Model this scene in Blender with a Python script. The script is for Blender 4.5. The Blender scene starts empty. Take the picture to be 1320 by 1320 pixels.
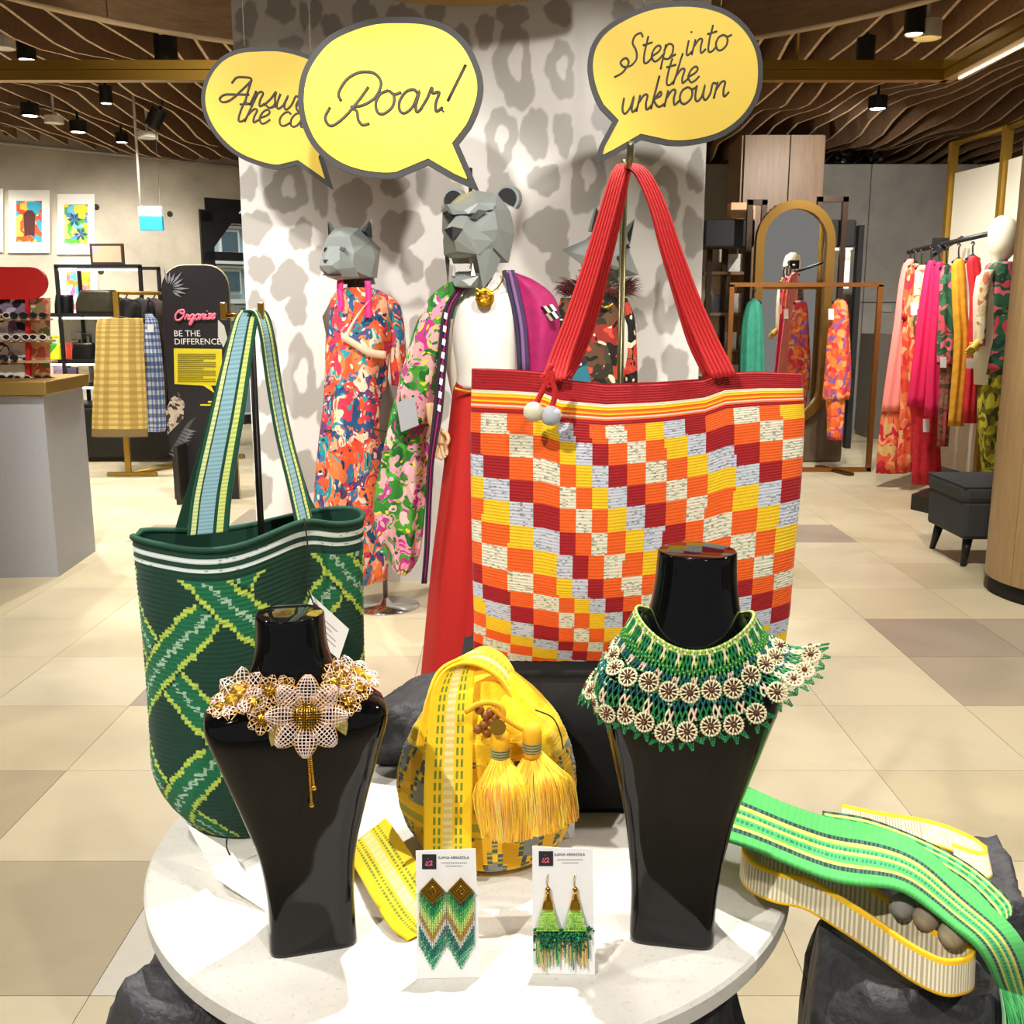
import bpy, bmesh, math, random
import numpy as np
from mathutils import Vector, Matrix, noise
from mathutils.bvhtree import BVHTree

# ---------------------------------------------------------------- camera, world, lights, exposure
SC = bpy.context.scene
COL = SC.collection
PITCH = math.radians(11.1)
CAMZ = 1.4
FPX = 1320.0
cam_d = bpy.data.cameras.new('camera')
cam_d.sensor_width = 36.0
cam_d.lens = 36.0
cam_d.clip_start = 0.05
cam = bpy.data.objects.new('camera', cam_d)
COL.objects.link(cam)
cam.location = (0, 0, CAMZ)
cam.rotation_euler = (math.pi / 2 - PITCH, 0, 0)
SC.camera = cam

world = bpy.data.worlds.new('world')
SC.world = world
world.use_nodes = True
world.node_tree.nodes['Background'].inputs[0].default_value = (0.95, 0.93, 0.9, 1)
world.node_tree.nodes['Background'].inputs[1].default_value = 0.2

NSPOT = [0]
def spot(loc, target, power, size=60, radius=0.04, color=(1, .95, .87), blend=.4, name=None):
    """a ceiling spotlight of the shop that hangs outside the picture"""
    NSPOT[0] += 1
    nm = name or 'ceiling_spotlight_%d_offscreen' % NSPOT[0]
    l = bpy.data.lights.new(nm, 'SPOT')
    l.energy = power; l.spot_size = math.radians(size); l.spot_blend = blend
    l.shadow_soft_size = radius; l.color = color
    o = bpy.data.objects.new(nm, l)
    COL.objects.link(o)
    o.location = loc
    o.rotation_euler = (Vector(target) - Vector(loc)).to_track_quat('-Z', 'Y').to_euler()
    return o

# ceiling spots above the frame over the display table: the hard shadows in the photograph are theirs
spot((-1.0, -0.35, 2.95), (-.05, 1.1, .95), 190, 40, .025, blend=.7)
spot((.8, -.6, 2.95), (.1, 1.15, 1.0), 100, 44, .03, blend=.7)
spot((.12, 1.75, 2.97), (-.02, 1.0, .78), 230, 46, .018, blend=.6)
# ceiling spots above the frame on the figures, the Roar bubble and the printed partition
spot((-.5, 1.6, 2.98), (-.45, 4.0, 1.2), 220, 56, .05)
spot((.7, 1.8, 2.98), (.3, 5.0, 1.1), 230, 58, .05)
spot((-.45, 1.6, 2.95), (-.46, 4.08, 2.2), 70, 26, .04, color=(1, .97, .86), blend=.6)
spot((-1.6, 2.8, 2.98), (-.9, 5.2, 1.0), 190, 62, .06)
# ceiling downlights above the frame and beyond its left edge
for x, y, p in ((-2.0, 4.2, 168), (1.9, 4.0, 213), (2.0, 1.6, 168), (-1.8, 1.6, 146), (-4.3, 8.3, 190)):
    spot((x, y, 2.93), (x + .02, y + .05, 0), p, 125, .08, blend=.8)
spot((-5.0, 9.5, 2.9), (-5.3, 11.2, 1.5), 190, 64, .04, blend=.6)
# the lamp whose scallop shows on the timber fascia
spot((-1.9, 4.4, 2.9), (-1.95, 6.6, 3.25), 40, 44, .04, color=(1, .9, .72), blend=.8)

SC.view_settings.view_transform = 'Standard'
SC.view_settings.look = 'None'
SC.view_settings.gamma = 1.0
SC.view_settings.use_curve_mapping = False
SC.view_settings.exposure = 0.28

# ---------------------------------------------------------------- photograph geometry -> places
CP, SP = math.cos(PITCH), math.sin(PITCH)
CAMO = Vector((0, 0, CAMZ))
def ray(px, py):
    a = (px - 660) / FPX; b = (660 - py) / FPX
    return Vector((a, CP + b * SP, -SP + b * CP))
def P(px, py, Y):                       # point seen at (px,py) standing at distance Y
    d = ray(px, py)
    return CAMO + d * (Y / d.y)
def G(px, py, z=0.0):                   # point seen at (px,py) lying at height z
    d = ray(px, py)
    return CAMO + d * ((z - CAMZ) / d.z)
def PL(px, py, p0, n):                  # point seen at (px,py) on a plane
    d = ray(px, py)
    return CAMO + d * ((Vector(p0) - CAMO).dot(n) / d.dot(n))

# ---------------------------------------------------------------- small helpers
R = math.radians
def lin(h):
    if isinstance(h, str):
        h = h.lstrip('#')
        c = [int(h[i:i + 2], 16) / 255 for i in (0, 2, 4)]
        return tuple(x / 12.92 if x <= .04045 else ((x + .055) / 1.055) ** 2.4 for x in c)
    return tuple(h[:3])
def lerp(a, b, t): return a + (b - a) * t
def smooth(t): t = max(0, min(1, t)); return t * t * (3 - 2 * t)
def interp(xs, ys, x):
    if x <= xs[0]: return ys[0]
    for i in range(1, len(xs)):
        if x <= xs[i]:
            t = (x - xs[i - 1]) / (xs[i] - xs[i - 1])
            return lerp(ys[i - 1], ys[i], t)
    return ys[-1]
def cr(pts, n=8, closed=False):
    """Catmull-Rom through the points"""
    pts = [Vector(p) for p in pts]
    N = len(pts); out = []
    for i in range(N if closed else N - 1):
        if closed:
            p0, p1, p2, p3 = pts[i - 1], pts[i], pts[(i + 1) % N], pts[(i + 2) % N]
        else:
            p1, p2 = pts[i], pts[i + 1]
            p0 = pts[i - 1] if i else p1 * 2 - p2
            p3 = pts[i + 2] if i + 2 < N else p2 * 2 - p1
        for k in range(n):
            t = k / n
            out.append(.5 * ((2 * p1) + (p2 - p0) * t + (2 * p0 - 5 * p1 + 4 * p2 - p3) * t * t + (3 * p1 - p0 - 3 * p2 + p3) * t ** 3))
    if not closed: out.append(pts[-1].copy())
    return out
def nz(*a, s=1.0):
    return noise.noise(Vector(a) * s)

class MB:
    """collects geometry for ONE mesh"""
    def __init__(s):
        s.v = []; s.f = []; s.c = []; s.sm = []
    def add(s, vs, fs, col=(1, 1, 1), sm=False):
        b = len(s.v)
        s.v.extend([tuple(p) for p in vs])
        for f in fs:
            s.f.append([i + b for i in f]); s.sm.append(sm)
        if isinstance(col, list): s.c.extend(col)
        else: s.c.extend([col] * len(fs))
        return s
    def box(s, c, size, rz=0, rx=0, ry=0, col=(1, 1, 1), bev=0):
        x, y, z = size[0] / 2, size[1] / 2, size[2] / 2
        M = Matrix.Translation(Vector(c)) @ Matrix.Rotation(rz, 4, 'Z') @ Matrix.Rotation(rx, 4, 'X') @ Matrix.Rotation(ry, 4, 'Y')
        if bev <= 0:
            vs = [M @ Vector((sx * x, sy * y, sz * z)) for sz in (-1, 1) for sx, sy in ((-1, -1), (1, -1), (1, 1), (-1, 1))]
            fs = [(3, 2, 1, 0), (4, 5, 6, 7), (0, 1, 5, 4), (1, 2, 6, 5), (2, 3, 7, 6), (3, 0, 4, 7)]
            return s.add(vs, fs, col)
        bm = bmesh.new()
        bmesh.ops.create_cube(bm, size=1)
        for v in bm.verts: v.co = Vector((v.co.x * size[0], v.co.y * size[1], v.co.z * size[2]))
        bmesh.ops.bevel(bm, geom=bm.edges[:], offset=bev, segments=2, affect='EDGES', profile=.5)
        return s.bm(bm, M, col)
    def bm(s, bm, M=None, col=(1, 1, 1), sm=False):
        bm.verts.index_update()
        vs = [(M @ v.co) if M else v.co for v in bm.verts]
        s.add(vs, [[v.index for v in f.verts] for f in bm.faces], col, sm)
        bm.free()
        return s
    def tube(s, pts, r, n=6, closed=False, col=(1, 1, 1), cap=True, flat=1.0, up=None):
        pts = [Vector(p) for p in pts]
        N = len(pts); rings = []; prev = None
        for i in range(N):
            if closed: t = pts[(i + 1) % N] - pts[i - 1]
            else: t = pts[min(i + 1, N - 1)] - pts[max(i - 1, 0)]
            if t.length < 1e-9: t = Vector((0, 0, 1))
            t.normalize()
            ref = up if up is not None else (prev if prev is not None else (Vector((0, 0, 1)) if abs(t.z) < .9 else Vector((1, 0, 0))))
            a = ref - t * ref.dot(t)
            if a.length < 1e-6: a = t.orthogonal()
            a.normalize(); b = t.cross(a); prev = a
            rr = r(i / max(1, N - 1)) if callable(r) else r
            rings.append([pts[i] + a * (rr * flat * math.cos(2 * math.pi * k / n)) + b * (rr * math.sin(2 * math.pi * k / n)) for k in range(n)])
        return s.loft(rings, cap=cap and not closed, col=col, loop=closed)
    def loft(s, rings, cap=True, col=(1, 1, 1), loop=False, sm=True, capcol=None):
        n = len(rings[0]); N = len(rings)
        vs = [p for r in rings for p in r]; fs = []; cs = []
        for i in range(N if loop else N - 1):
            for k in range(n):
                a = i * n + k; b = i * n + (k + 1) % n; j = ((i + 1) % N) * n
                fs.append((a, b, j + (k + 1) % n, j + k))
                if callable(col): cs.append(col(i / (N - 1), k / n))
        s.add(vs, fs, cs if callable(col) else col, sm)
        if cap and not loop:
            b = len(s.v) - len(vs)
            cc = capcol or (col(0, 0) if callable(col) else col)
            s.f.append([b + k for k in range(n)][::-1]); s.sm.append(False); s.c.append(cc)
            s.f.append([b + (N - 1) * n + k for k in range(n)]); s.sm.append(False); s.c.append(cc)
        return s
    def cyl(s, p0, p1, r0, r1=None, n=16, col=(1, 1, 1)):
        r1 = r0 if r1 is None else r1
        return s.tube([p0, p1], lambda t: lerp(r0, r1, t), n, col=col)
    def lathe(s, prof, n=24, c=(0, 0, 0), M=None, col=(1, 1, 1), cap=True, sx=1, sy=1, sm=True):
        rings = []
        for r, z in prof:
            ring = [Vector((math.cos(2 * math.pi * k / n) * r * sx, math.sin(2 * math.pi * k / n) * r * sy, z)) for k in range(n)]
            rings.append([(M @ p if M else p) + Vector(c) for p in ring])
        return s.loft(rings, cap=cap, col=col, sm=sm)
    def sheet(s, nu, nv, fn, col=(1, 1, 1), sm=True, wrap=False):
        """grid of nu x nv quads; fn(u,v) -> point; col(u,v) -> colour at quad centre"""
        cu = nu if wrap else nu + 1
        vs = [fn(i / nu, j / nv) for j in range(nv + 1) for i in range(cu)]
        fs = []; cs = []
        for j in range(nv):
            for i in range(nu):
                i2 = (i + 1) % cu
                fs.append((j * cu + i, j * cu + i2, (j + 1) * cu + i2, (j + 1) * cu + i))
                if callable(col): cs.append(col((i + .5) / nu, (j + .5) / nv))
        return s.add(vs, fs, cs if callable(col) else col, sm)
    def hull(s, pts, col=(1, 1, 1)):
        bm = bmesh.new()
        for p in pts: bm.verts.new(p)
        r = bmesh.ops.convex_hull(bm, input=bm.verts[:])
        gone = [v for v in bm.verts if not v.link_faces]
        bmesh.ops.delete(bm, geom=gone, context='VERTS')
        return s.bm(bm, None, col)
    def octa(s, c, r, col=(1, 1, 1), sz=1.0):
        x, y, z = c
        vs = [(x + r, y, z), (x - r, y, z), (x, y + r, z), (x, y - r, z), (x, y, z + r * sz), (x, y, z - r * sz)]
        return s.add(vs, [(0, 2, 4), (2, 1, 4), (1, 3, 4), (3, 0, 4), (2, 0, 5), (1, 2, 5), (3, 1, 5), (0, 3, 5)], col, True)
    def ball(s, c, r, nu=12, nv=8, col=(1, 1, 1), M=None, rib=0):
        prof = [(max(1e-4, r * math.sin(math.pi * j / nv)) * (1 + (rib if j % 2 else 0)), -r * math.cos(math.pi * j / nv)) for j in range(nv + 1)]
        return s.lathe(prof, nu, c, M, col, cap=False)
    def prism(s, pts, off, col=(1, 1, 1), side=None):
        """extrude a planar outline by vector off"""
        pts = [Vector(p) for p in pts]; off = Vector(off); n = len(pts)
        s.add(pts + [p + off for p in pts],
              [list(range(n))[::-1], list(range(n, 2 * n))] + [(k, (k + 1) % n, n + (k + 1) % n, n + k) for k in range(n)],
              [col, col] + [side or col] * n)
        return s
    def ribbon(s, pts, wid, th=.002, col=(1, 1, 1), nw=1, wcol=None):
        """strap: centre line + width vectors; wcol(t, w) colours it"""
        pts = [Vector(p) for p in pts]; N = len(pts)
        rings = []
        for i, p in enumerate(pts):
            w = Vector(wid[i]) if isinstance(wid, list) else Vector(wid)
            t = (pts[min(i + 1, N - 1)] - pts[max(i - 1, 0)]).normalized()
            nn = t.cross(w)
            nn = nn.normalized() * (th / 2) if nn.length > 1e-9 else Vector((0, 0, th / 2))
            top = [p + w * (k / nw - .5) + nn for k in range(nw + 1)]
            bot = [p + w * (k / nw - .5) - nn for k in range(nw, -1, -1)]
            rings.append(top + bot)
        m = 2 * (nw + 1)
        def cf(t, k):
            q = int(round(k * m))
            w = (q + .5) / nw if q < nw else ((m - 1 - q - .5) / nw if q > nw else 1.0)
            if q == m - 1: w = 0.0
            return wcol(t, max(0, min(1, w)))
        return s.loft(rings, cap=True, col=cf if wcol else col)
    def mesh(s, name, inv=None, smooth=None):
        me = bpy.data.meshes.new(name)
        vs = [tuple(inv @ Vector(p)) for p in s.v] if inv else s.v
        me.from_pydata(vs, [], s.f)
        nl = len(me.loops)
        lc = np.ones((nl, 4), dtype=np.float32)
        cnt = np.array([len(f) for f in s.f])
        lc[:, :3] = np.repeat(np.array([tuple(c[:3]) for c in s.c], dtype=np.float32), cnt, axis=0)
        at = me.attributes.new('Col', 'FLOAT_COLOR', 'CORNER')
        at.data.foreach_set('color', lc.ravel())
        sm = np.array(s.sm if smooth is None else [smooth] * len(s.f), dtype=bool)
        me.polygons.foreach_set('use_smooth', sm)
        me.update()
        return me

def rootM(o):
    return Matrix.Translation(o.location) @ o.rotation_euler.to_matrix().to_4x4()
def obj(name, mb, mat, parent=None, world=False, smooth=None, kind=None, label=None, wn=True):
    """world=True: geometry is given in world space, parent's transform is taken out"""
    inv = None
    if world and parent is not None:
        M = rootM(parent)
        q = parent.parent
        while q: M = rootM(q) @ M; q = q.parent
        inv = M.inverted()
    me = mb.mesh(name, inv, smooth) if isinstance(mb, MB) else mb
    if me.materials: pass
    elif isinstance(mat, (list, tuple)):
        for m in mat: me.materials.append(m)
    else: me.materials.append(mat)
    o = bpy.data.objects.new(name, me)
    COL.objects.link(o)
    o.parent = parent
    if kind: o['kind'] = kind
    if label: o['label'] = label
    return o
def tag(o, label, cat, group=None):
    o['label'] = label; o['category'] = cat
    if group: o['group'] = group
    return o
def thing(name, label, cat, loc=(0, 0, 0), rz=0, group=None):
    o = bpy.data.objects.new(name, None)
    o.empty_display_size = .05
    COL.objects.link(o)
    o.location = loc; o.rotation_euler = (0, 0, rz)
    return tag(o, label, cat, group)
def centred(name, mb, mat, label, cat, group=None, smooth=None):
    """one-mesh thing given in world space; origin moved to its base"""
    a = np.array(mb.v); lo, hi = a.min(0), a.max(0)
    c = Vector(((lo[0] + hi[0]) / 2, (lo[1] + hi[1]) / 2, lo[2]))
    o = obj(name, mb.mesh(name, Matrix.Translation(-c), smooth), mat)
    o.location = c
    return tag(o, label, cat, group)
def copy_tree(o, parent=None):
    c = o.copy(); COL.objects.link(c)
    if parent is not None: c.parent = parent
    for ch in list(o.children): copy_tree(ch, c)
    return c

# ---------------------------------------------------------------- materials
MATS = {}
def _new(name):
    m = bpy.data.materials.new(name); m.use_nodes = True
    nt = m.node_tree
    return m, nt, nt.nodes['Principled BSDF']
def _n(nt, t, **kw):
    n = nt.nodes.new(t)
    for k, v in kw.items():
        if k in n.inputs: n.inputs[k].default_value = v
        else: setattr(n, k, v)
    return n
def _coords(nt, scale=(1, 1, 1)):
    tc = _n(nt, 'ShaderNodeTexCoord'); mp = _n(nt, 'ShaderNodeMapping')
    mp.inputs['Scale'].default_value = scale
    nt.links.new(tc.outputs['Object'], mp.inputs['Vector'])
    return mp.outputs['Vector']
def ramp(nt, stops, interp='LINEAR'):
    r = _n(nt, 'ShaderNodeValToRGB'); e = r.color_ramp.elements
    r.color_ramp.interpolation = interp
    while len(e) > 1: e.remove(e[-1])
    e[0].position = stops[0][0]; e[0].color = (*stops[0][1], 1)
    for p, c in stops[1:]:
        k = e.new(p); k.color = (*c, 1)
    return r
def bumpit(nt, b, scale, strength, dist=.002, stretch=(1, 1, 1), detail=4):
    v = _coords(nt, stretch)
    t = _n(nt, 'ShaderNodeTexNoise', Scale=scale, Detail=detail)
    nt.links.new(v, t.inputs['Vector'])
    bp = _n(nt, 'ShaderNodeBump', Strength=strength, Distance=dist)
    nt.links.new(t.outputs['Fac'], bp.inputs['Height'])
    nt.links.new(bp.outputs['Normal'], b.inputs['Normal'])
def M(name, col, rough=.5, metal=0, var=0, vscale=8, bump=0, bscale=60, bdist=.002, coat=0, spec=.5, emit=0, stretch=(1, 1, 1), sheen=0, trans=0, alpha=1):
    if name in MATS: return MATS[name]
    m, nt, b = _new(name); c = lin(col)
    b.inputs['Base Color'].default_value = (*c, 1)
    b.inputs['Roughness'].default_value = rough
    b.inputs['Metallic'].default_value = metal
    b.inputs['Specular IOR Level'].default_value = spec
    if coat: b.inputs['Coat Weight'].default_value = coat; b.inputs['Coat Roughness'].default_value = .03
    if sheen: b.inputs['Sheen Weight'].default_value = sheen
    if trans: b.inputs['Transmission Weight'].default_value = trans
    if alpha < 1: b.inputs['Alpha'].default_value = alpha
    if emit:
        b.inputs['Emission Color'].default_value = (*c, 1); b.inputs['Emission Strength'].default_value = emit
    if var:
        v = _coords(nt, stretch)
        t = _n(nt, 'ShaderNodeTexNoise', Scale=vscale, Detail=6, Roughness=.6)
        nt.links.new(v, t.inputs['Vector'])
        r = ramp(nt, [(.25, tuple(x * (1 - var) for x in c)), (.75, tuple(min(1, x * (1 + var)) for x in c))])
        nt.links.new(t.outputs['Fac'], r.inputs['Fac']); nt.links.new(r.outputs['Color'], b.inputs['Base Color'])
    if bump: bumpit(nt, b, bscale, bump, bdist, stretch)
    MATS[name] = m
    return m
def MV(name, rough=.8, bump=0, bscale=300, metal=0, spec=.4, var=0, sheen=0, coat=0):
    """colour comes from the woven / printed colour layout stored on the mesh"""
    if name in MATS: return MATS[name]
    m, nt, b = _new(name)
    a = _n(nt, 'ShaderNodeVertexColor', layer_name='Col')
    out = a.outputs['Color']
    if var:
        v = _coords(nt); t = _n(nt, 'ShaderNodeTexNoise', Scale=bscale, Detail=3)
        nt.links.new(v, t.inputs['Vector'])
        r = ramp(nt, [(.3, (1 - var,) * 3), (.7, (1 + var,) * 3)])
        nt.links.new(t.outputs['Fac'], r.inputs['Fac'])
        mx = _n(nt, 'ShaderNodeMixRGB', blend_type='MULTIPLY'); mx.inputs[0].default_value = 1
        nt.links.new(out, mx.inputs[1]); nt.links.new(r.outputs['Color'], mx.inputs[2]); out = mx.outputs[0]
    nt.links.new(out, b.inputs['Base Color'])
    b.inputs['Roughness'].default_value = rough; b.inputs['Metallic'].default_value = metal
    b.inputs['Specular IOR Level'].default_value = spec
    if sheen: b.inputs['Sheen Weight'].default_value = sheen
    if coat: b.inputs['Coat Weight'].default_value = coat
    if bump: bumpit(nt, b, bscale, bump)
    MATS[name] = m
    return m
def MPRINT(name, cols, scale=14, warp=.25, wscale=6, stretch=(1, 1, 1), rough=.75, bands=None, fine=None):
    """printed cloth: warped cells coloured from a palette; fine adds small motifs of a second palette"""
    if name in MATS: return MATS[name]
    m, nt, b = _new(name)
    v = _coords(nt, stretch)
    t = _n(nt, 'ShaderNodeTexNoise', Scale=wscale, Detail=2)
    nt.links.new(v, t.inputs['Vector'])
    mx = _n(nt, 'ShaderNodeVectorMath', operation='SCALE'); mx.inputs['Scale'].default_value = warp
    nt.links.new(t.outputs['Color'], mx.inputs[0])
    ad = _n(nt, 'ShaderNodeVectorMath', operation='ADD')
    nt.links.new(v, ad.inputs[0]); nt.links.new(mx.outputs[0], ad.inputs[1])
    vo = _n(nt, 'ShaderNodeTexVoronoi', Scale=scale)
    nt.links.new(ad.outputs[0], vo.inputs['Vector'])
    sp = _n(nt, 'ShaderNodeSeparateColor')
    nt.links.new(vo.outputs['Color'], sp.inputs[0])
    k = len(cols)
    r = ramp(nt, [(i / k, lin(c)) for i, c in enumerate(cols)], 'CONSTANT')
    nt.links.new(sp.outputs[0], r.inputs['Fac'])
    out = r.outputs['Color']
    if fine:
        vo2 = _n(nt, 'ShaderNodeTexVoronoi', Scale=scale * 2.1)
        nt.links.new(ad.outputs[0], vo2.inputs['Vector'])
        sp2 = _n(nt, 'ShaderNodeSeparateColor'); nt.links.new(vo2.outputs['Color'], sp2.inputs[0])
        r2 = ramp(nt, [(i / len(fine), lin(c)) for i, c in enumerate(fine)], 'CONSTANT')
        nt.links.new(sp2.outputs[0], r2.inputs['Fac'])
        th = ramp(nt, [(0, (1, 1, 1)), (.36, (0, 0, 0))], 'CONSTANT')
        nt.links.new(vo2.outputs['Distance'], th.inputs['Fac'])
        m2 = _n(nt, 'ShaderNodeMixRGB')
        nt.links.new(th.outputs['Color'], m2.inputs[0]); nt.links.new(out, m2.inputs[1]); nt.links.new(r2.outputs['Color'], m2.inputs[2])
        out = m2.outputs[0]
    nt.links.new(out, b.inputs['Base Color'])
    b.inputs['Roughness'].default_value = rough; b.inputs['Specular IOR Level'].default_value = .3
    MATS[name] = m
    return m
def MWOOD(name, c1, c2, scale=3, stretch=(12, 1, 12), rough=.5):
    if name in MATS: return MATS[name]
    m, nt, b = _new(name)
    v = _coords(nt, stretch)
    t = _n(nt, 'ShaderNodeTexNoise', Scale=scale, Detail=7, Roughness=.65)
    nt.links.new(v, t.inputs['Vector'])
    r = ramp(nt, [(.3, lin(c1)), (.7, lin(c2))])
    nt.links.new(t.outputs['Fac'], r.inputs['Fac']); nt.links.new(r.outputs['Color'], b.inputs['Base Color'])
    b.inputs['Roughness'].default_value = rough
    MATS[name] = m
    return m

black_lacquer = M('black_lacquer', (.003, .003, .0035), .05, spec=.38)
black_metal = M('black_metal', (.012, .012, .013), .4, spec=.4)
matt_black = M('matt_black', (.012, .011, .012), .75)
brass = M('brass', '#a5822f', .4, .65)
dark_brass = M('dark_brass', '#6d4a26', .4, 1)
gold = M('gold', '#d9a63c', .2, 1)
chrome = M('chrome', '#c8c8c4', .15, 1)
white_card = M('white_card', '#e9e8e6', .6)
ink = M('ink', '#2b2623', .6)
grey_ink = M('grey_ink', '#9a9894', .7)
vcloth = MV('woven_colours', .85, bump=.25, bscale=900, sheen=.1)
vprint = MV('printed_colours', .6)
vbead = MV('bead_colours', .25, spec=.6)
concrete = M('concrete', '#b3aa98', .85, var=.32, vscale=1.6, bump=.3, bscale=18, bdist=.004)
concrete_panel = M('concrete_panel', '#a9a49c', .8, var=.16, vscale=3.5, bump=.2, bscale=40)
wood_fin = MWOOD('fin_wood', '#5b4433', '#7d5f48', 4, (10, 1, 10), .6)
wood_pale = MWOOD('pale_wood', '#a98c66', '#c7a983', 4, (12, 12, 1), .5)
wood_warm = MWOOD('warm_wood', '#73563a', '#8f6e4b', 3, (10, 10, 1), .45)
fin_edge = M('fin_edge', '#cdb493', .6)

# ---------------------------------------------------------------- script lettering (single-line strokes)
GL = {
 'a': (1.12, [[(.85, .8), (.6, 1), (.25, .9), (.05, .5), (.15, .1), (.42, 0), (.72, .3), (.88, .95), (.84, .3), (.95, .02), (1.15, .2)]]),
 'o': (1.05, [[(.5, 1), (.15, .85), (.02, .45), (.2, .05), (.5, 0), (.82, .3), (.8, .75), (.5, 1), (.8, .82), (1.1, .9)]]),
 'r': (.9, [[(-.05, .1), (.18, .6), (.3, 1.08), (.38, .82), (.68, .85), (.62, .4), (.72, .02), (.98, .2)]]),
 'n': (.98, [[(.15, 1), (0, 0)], [(.08, .5), (.4, .95), (.65, .9), (.6, .4), (.7, .02), (1.0, .25)]]),
 's': (.8, [[(-.05, .1), (.3, .6), (.5, 1.1), (.56, .7), (.68, .3), (.45, 0), (.12, .12)], [(.45, 0), (.85, .2)]]),
 'w': (1.3, [[(.05, 1), (.02, .3), (.2, 0), (.48, .3), (.6, .95), (.55, .3), (.75, 0), (1.02, .35), (1.12, .95), (1.35, .9)]]),
 'e': (.8, [[(.0, .35), (.5, .6), (.65, .85), (.45, 1.02), (.15, .8), (.05, .35), (.3, 0), (.6, .1), (.85, .35)]]),
 't': (.7, [[(.35, 1.75), (.2, .8), (.22, .1), (.45, 0), (.75, .25)], [(0, 1.2), (.7, 1.3)]]),
 'h': (.98, [[(.35, 2), (.0, 0)], [(.1, .5), (.42, .95), (.68, .9), (.6, .4), (.68, .02), (1.0, .25)]]),
 'c': (.82, [[(.75, .85), (.5, 1), (.2, .85), (.03, .45), (.2, .05), (.5, 0), (.85, .25)]]),
 'l': (.5, [[(0, .2), (.35, 1.2), (.45, 1.95), (.25, 1.9), (.1, 1), (.12, .2), (.3, 0), (.55, .2)]]),
 'p': (.95, [[(.2, 1), (0, -.6)], [(.1, .6), (.38, 1), (.72, .85), (.75, .4), (.5, .03), (.15, .1)], [(.5, .03), (1.0, .25)]]),
 'i': (.45, [[(.12, 1), (.05, .3), (.15, .02), (.45, .25)], [(.22, 1.5), (.26, 1.58)]]),
 'k': (.9, [[(.35, 2), (.0, 0)], [(.08, .45), (.5, 1), (.58, .75), (.15, .55), (.5, .08), (.9, .2)]]),
 'u': (1.02, [[(.08, 1), (.05, .3), (.25, 0), (.55, .3), (.75, 1), (.68, .3), (.78, .02), (1.05, .25)]]),
 'g': (1.05, [[(.85, .8), (.6, 1), (.25, .9), (.05, .5), (.15, .1), (.42, 0), (.72, .3), (.9, .95), (.8, -.2), (.55, -.9), (.25, -.9), (.4, -.4), (1.1, .25)]]),
 'z': (.85, [[(.05, .95), (.7, .95), (.1, .05), (.5, .05), (.9, .25)]]),
 'R': (2.2, [[(.14, .35), (0, -.12), (.34, -.47), (.87, -.12), (1.4, .59), (1.75, 1.18)],
             [(.61, .59), (.42, .94), (.69, 1.53), (1.28, 1.82), (1.93, 1.73), (2.3, 1.29), (2.14, .71), (1.64, .39), (1.1, .32), (1.4, .15), (1.55, -.24), (1.8, -.47), (2.1, -.41)]]),
 '!': (.7, [[(.75, 2.0), (.25, .45)], [(.1, .0), (.14, .06)]]),
 'A': (2.0, [[(.35, 1.3), (.55, 1.7), (1.1, 1.8), (1.6, 1.7), (1.2, 1.0), (.65, .25), (.15, .0), (-.15, .2), (.1, .5), (.8, .6), (1.75, .7)], [(1.6, 1.7), (1.6, 1.0), (1.65, .2), (1.95, .1)]]),
 'S': (1.55, [[(1.5, 1.75), (1.3, 2.05), (.9, 1.9), (.8, 1.45), (1.1, .95), (1.2, .4), (.85, 0), (.3, .0), (.05, .35), (.4, .55), (.65, .2), (.3, -.35), (-.3, -.6)]]),
 'O': (2.1, [[(1.2, 2.0), (.5, 1.8), (.05, 1.0), (.25, .15), (.9, 0), (1.6, .6), (1.7, 1.5), (1.2, 2.05), (.75, 1.7), (1.1, 1.3), (1.9, 1.35)]]),
 ' ': (.7, []),
}
def script_width(txt): return sum(GL[c][0] for c in txt)
def script(mb, txt, o, xd, yd, size, r, slant=.28, col=(1, 1, 1), nrm=None):
    """flat pen strokes of the lettering laid on the plane (xd, yd) at o"""
    o = Vector(o); xd = Vector(xd); yd = Vector(yd); x = 0
    nrm = xd.cross(yd)
    for ch in txt:
        adv, strokes = GL[ch]
        for st in strokes:
            p = cr([(a, b, 0) for a, b in st], 4)
            mb.tube([o + xd * ((x + q.x + q.y * slant) * size) + yd * (q.y * size) for q in p], r, 6, col=col, flat=.25, up=nrm)
        x += adv
    return x * size
def print_text(name, txt, mat, parent, o, xd, yd, size, align='LEFT', spacing=1.0, th=.0004):
    """plain sans lettering as a thin mesh on a face"""
    cu = bpy.data.curves.new(name, 'FONT'); cu.body = txt; cu.size = size; cu.align_x = align
    cu.space_line = spacing; cu.extrude = th; cu.resolution_u = 2
    ob = bpy.data.objects.new(name, cu); COL.objects.link(ob)
    dg = bpy.context.evaluated_depsgraph_get()
    me = bpy.data.meshes.new_from_object(ob.evaluated_get(dg))
    bpy.data.objects.remove(ob)
    xd = Vector(xd).normalized(); yd = Vector(yd).normalized(); zd = xd.cross(yd)
    Mx = Matrix((xd, yd, zd)).transposed().to_4x4(); Mx.translation = Vector(o)
    if parent is not None:
        Mp = rootM(parent); q = parent.parent
        while q: Mp = rootM(q) @ Mp; q = q.parent
        Mx = Mp.inverted() @ Mx
    me.transform(Mx); me.materials.clear(); me.materials.append(mat)
    o2 = bpy.data.objects.new(name, me); COL.objects.link(o2); o2.parent = parent
    return o2

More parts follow.
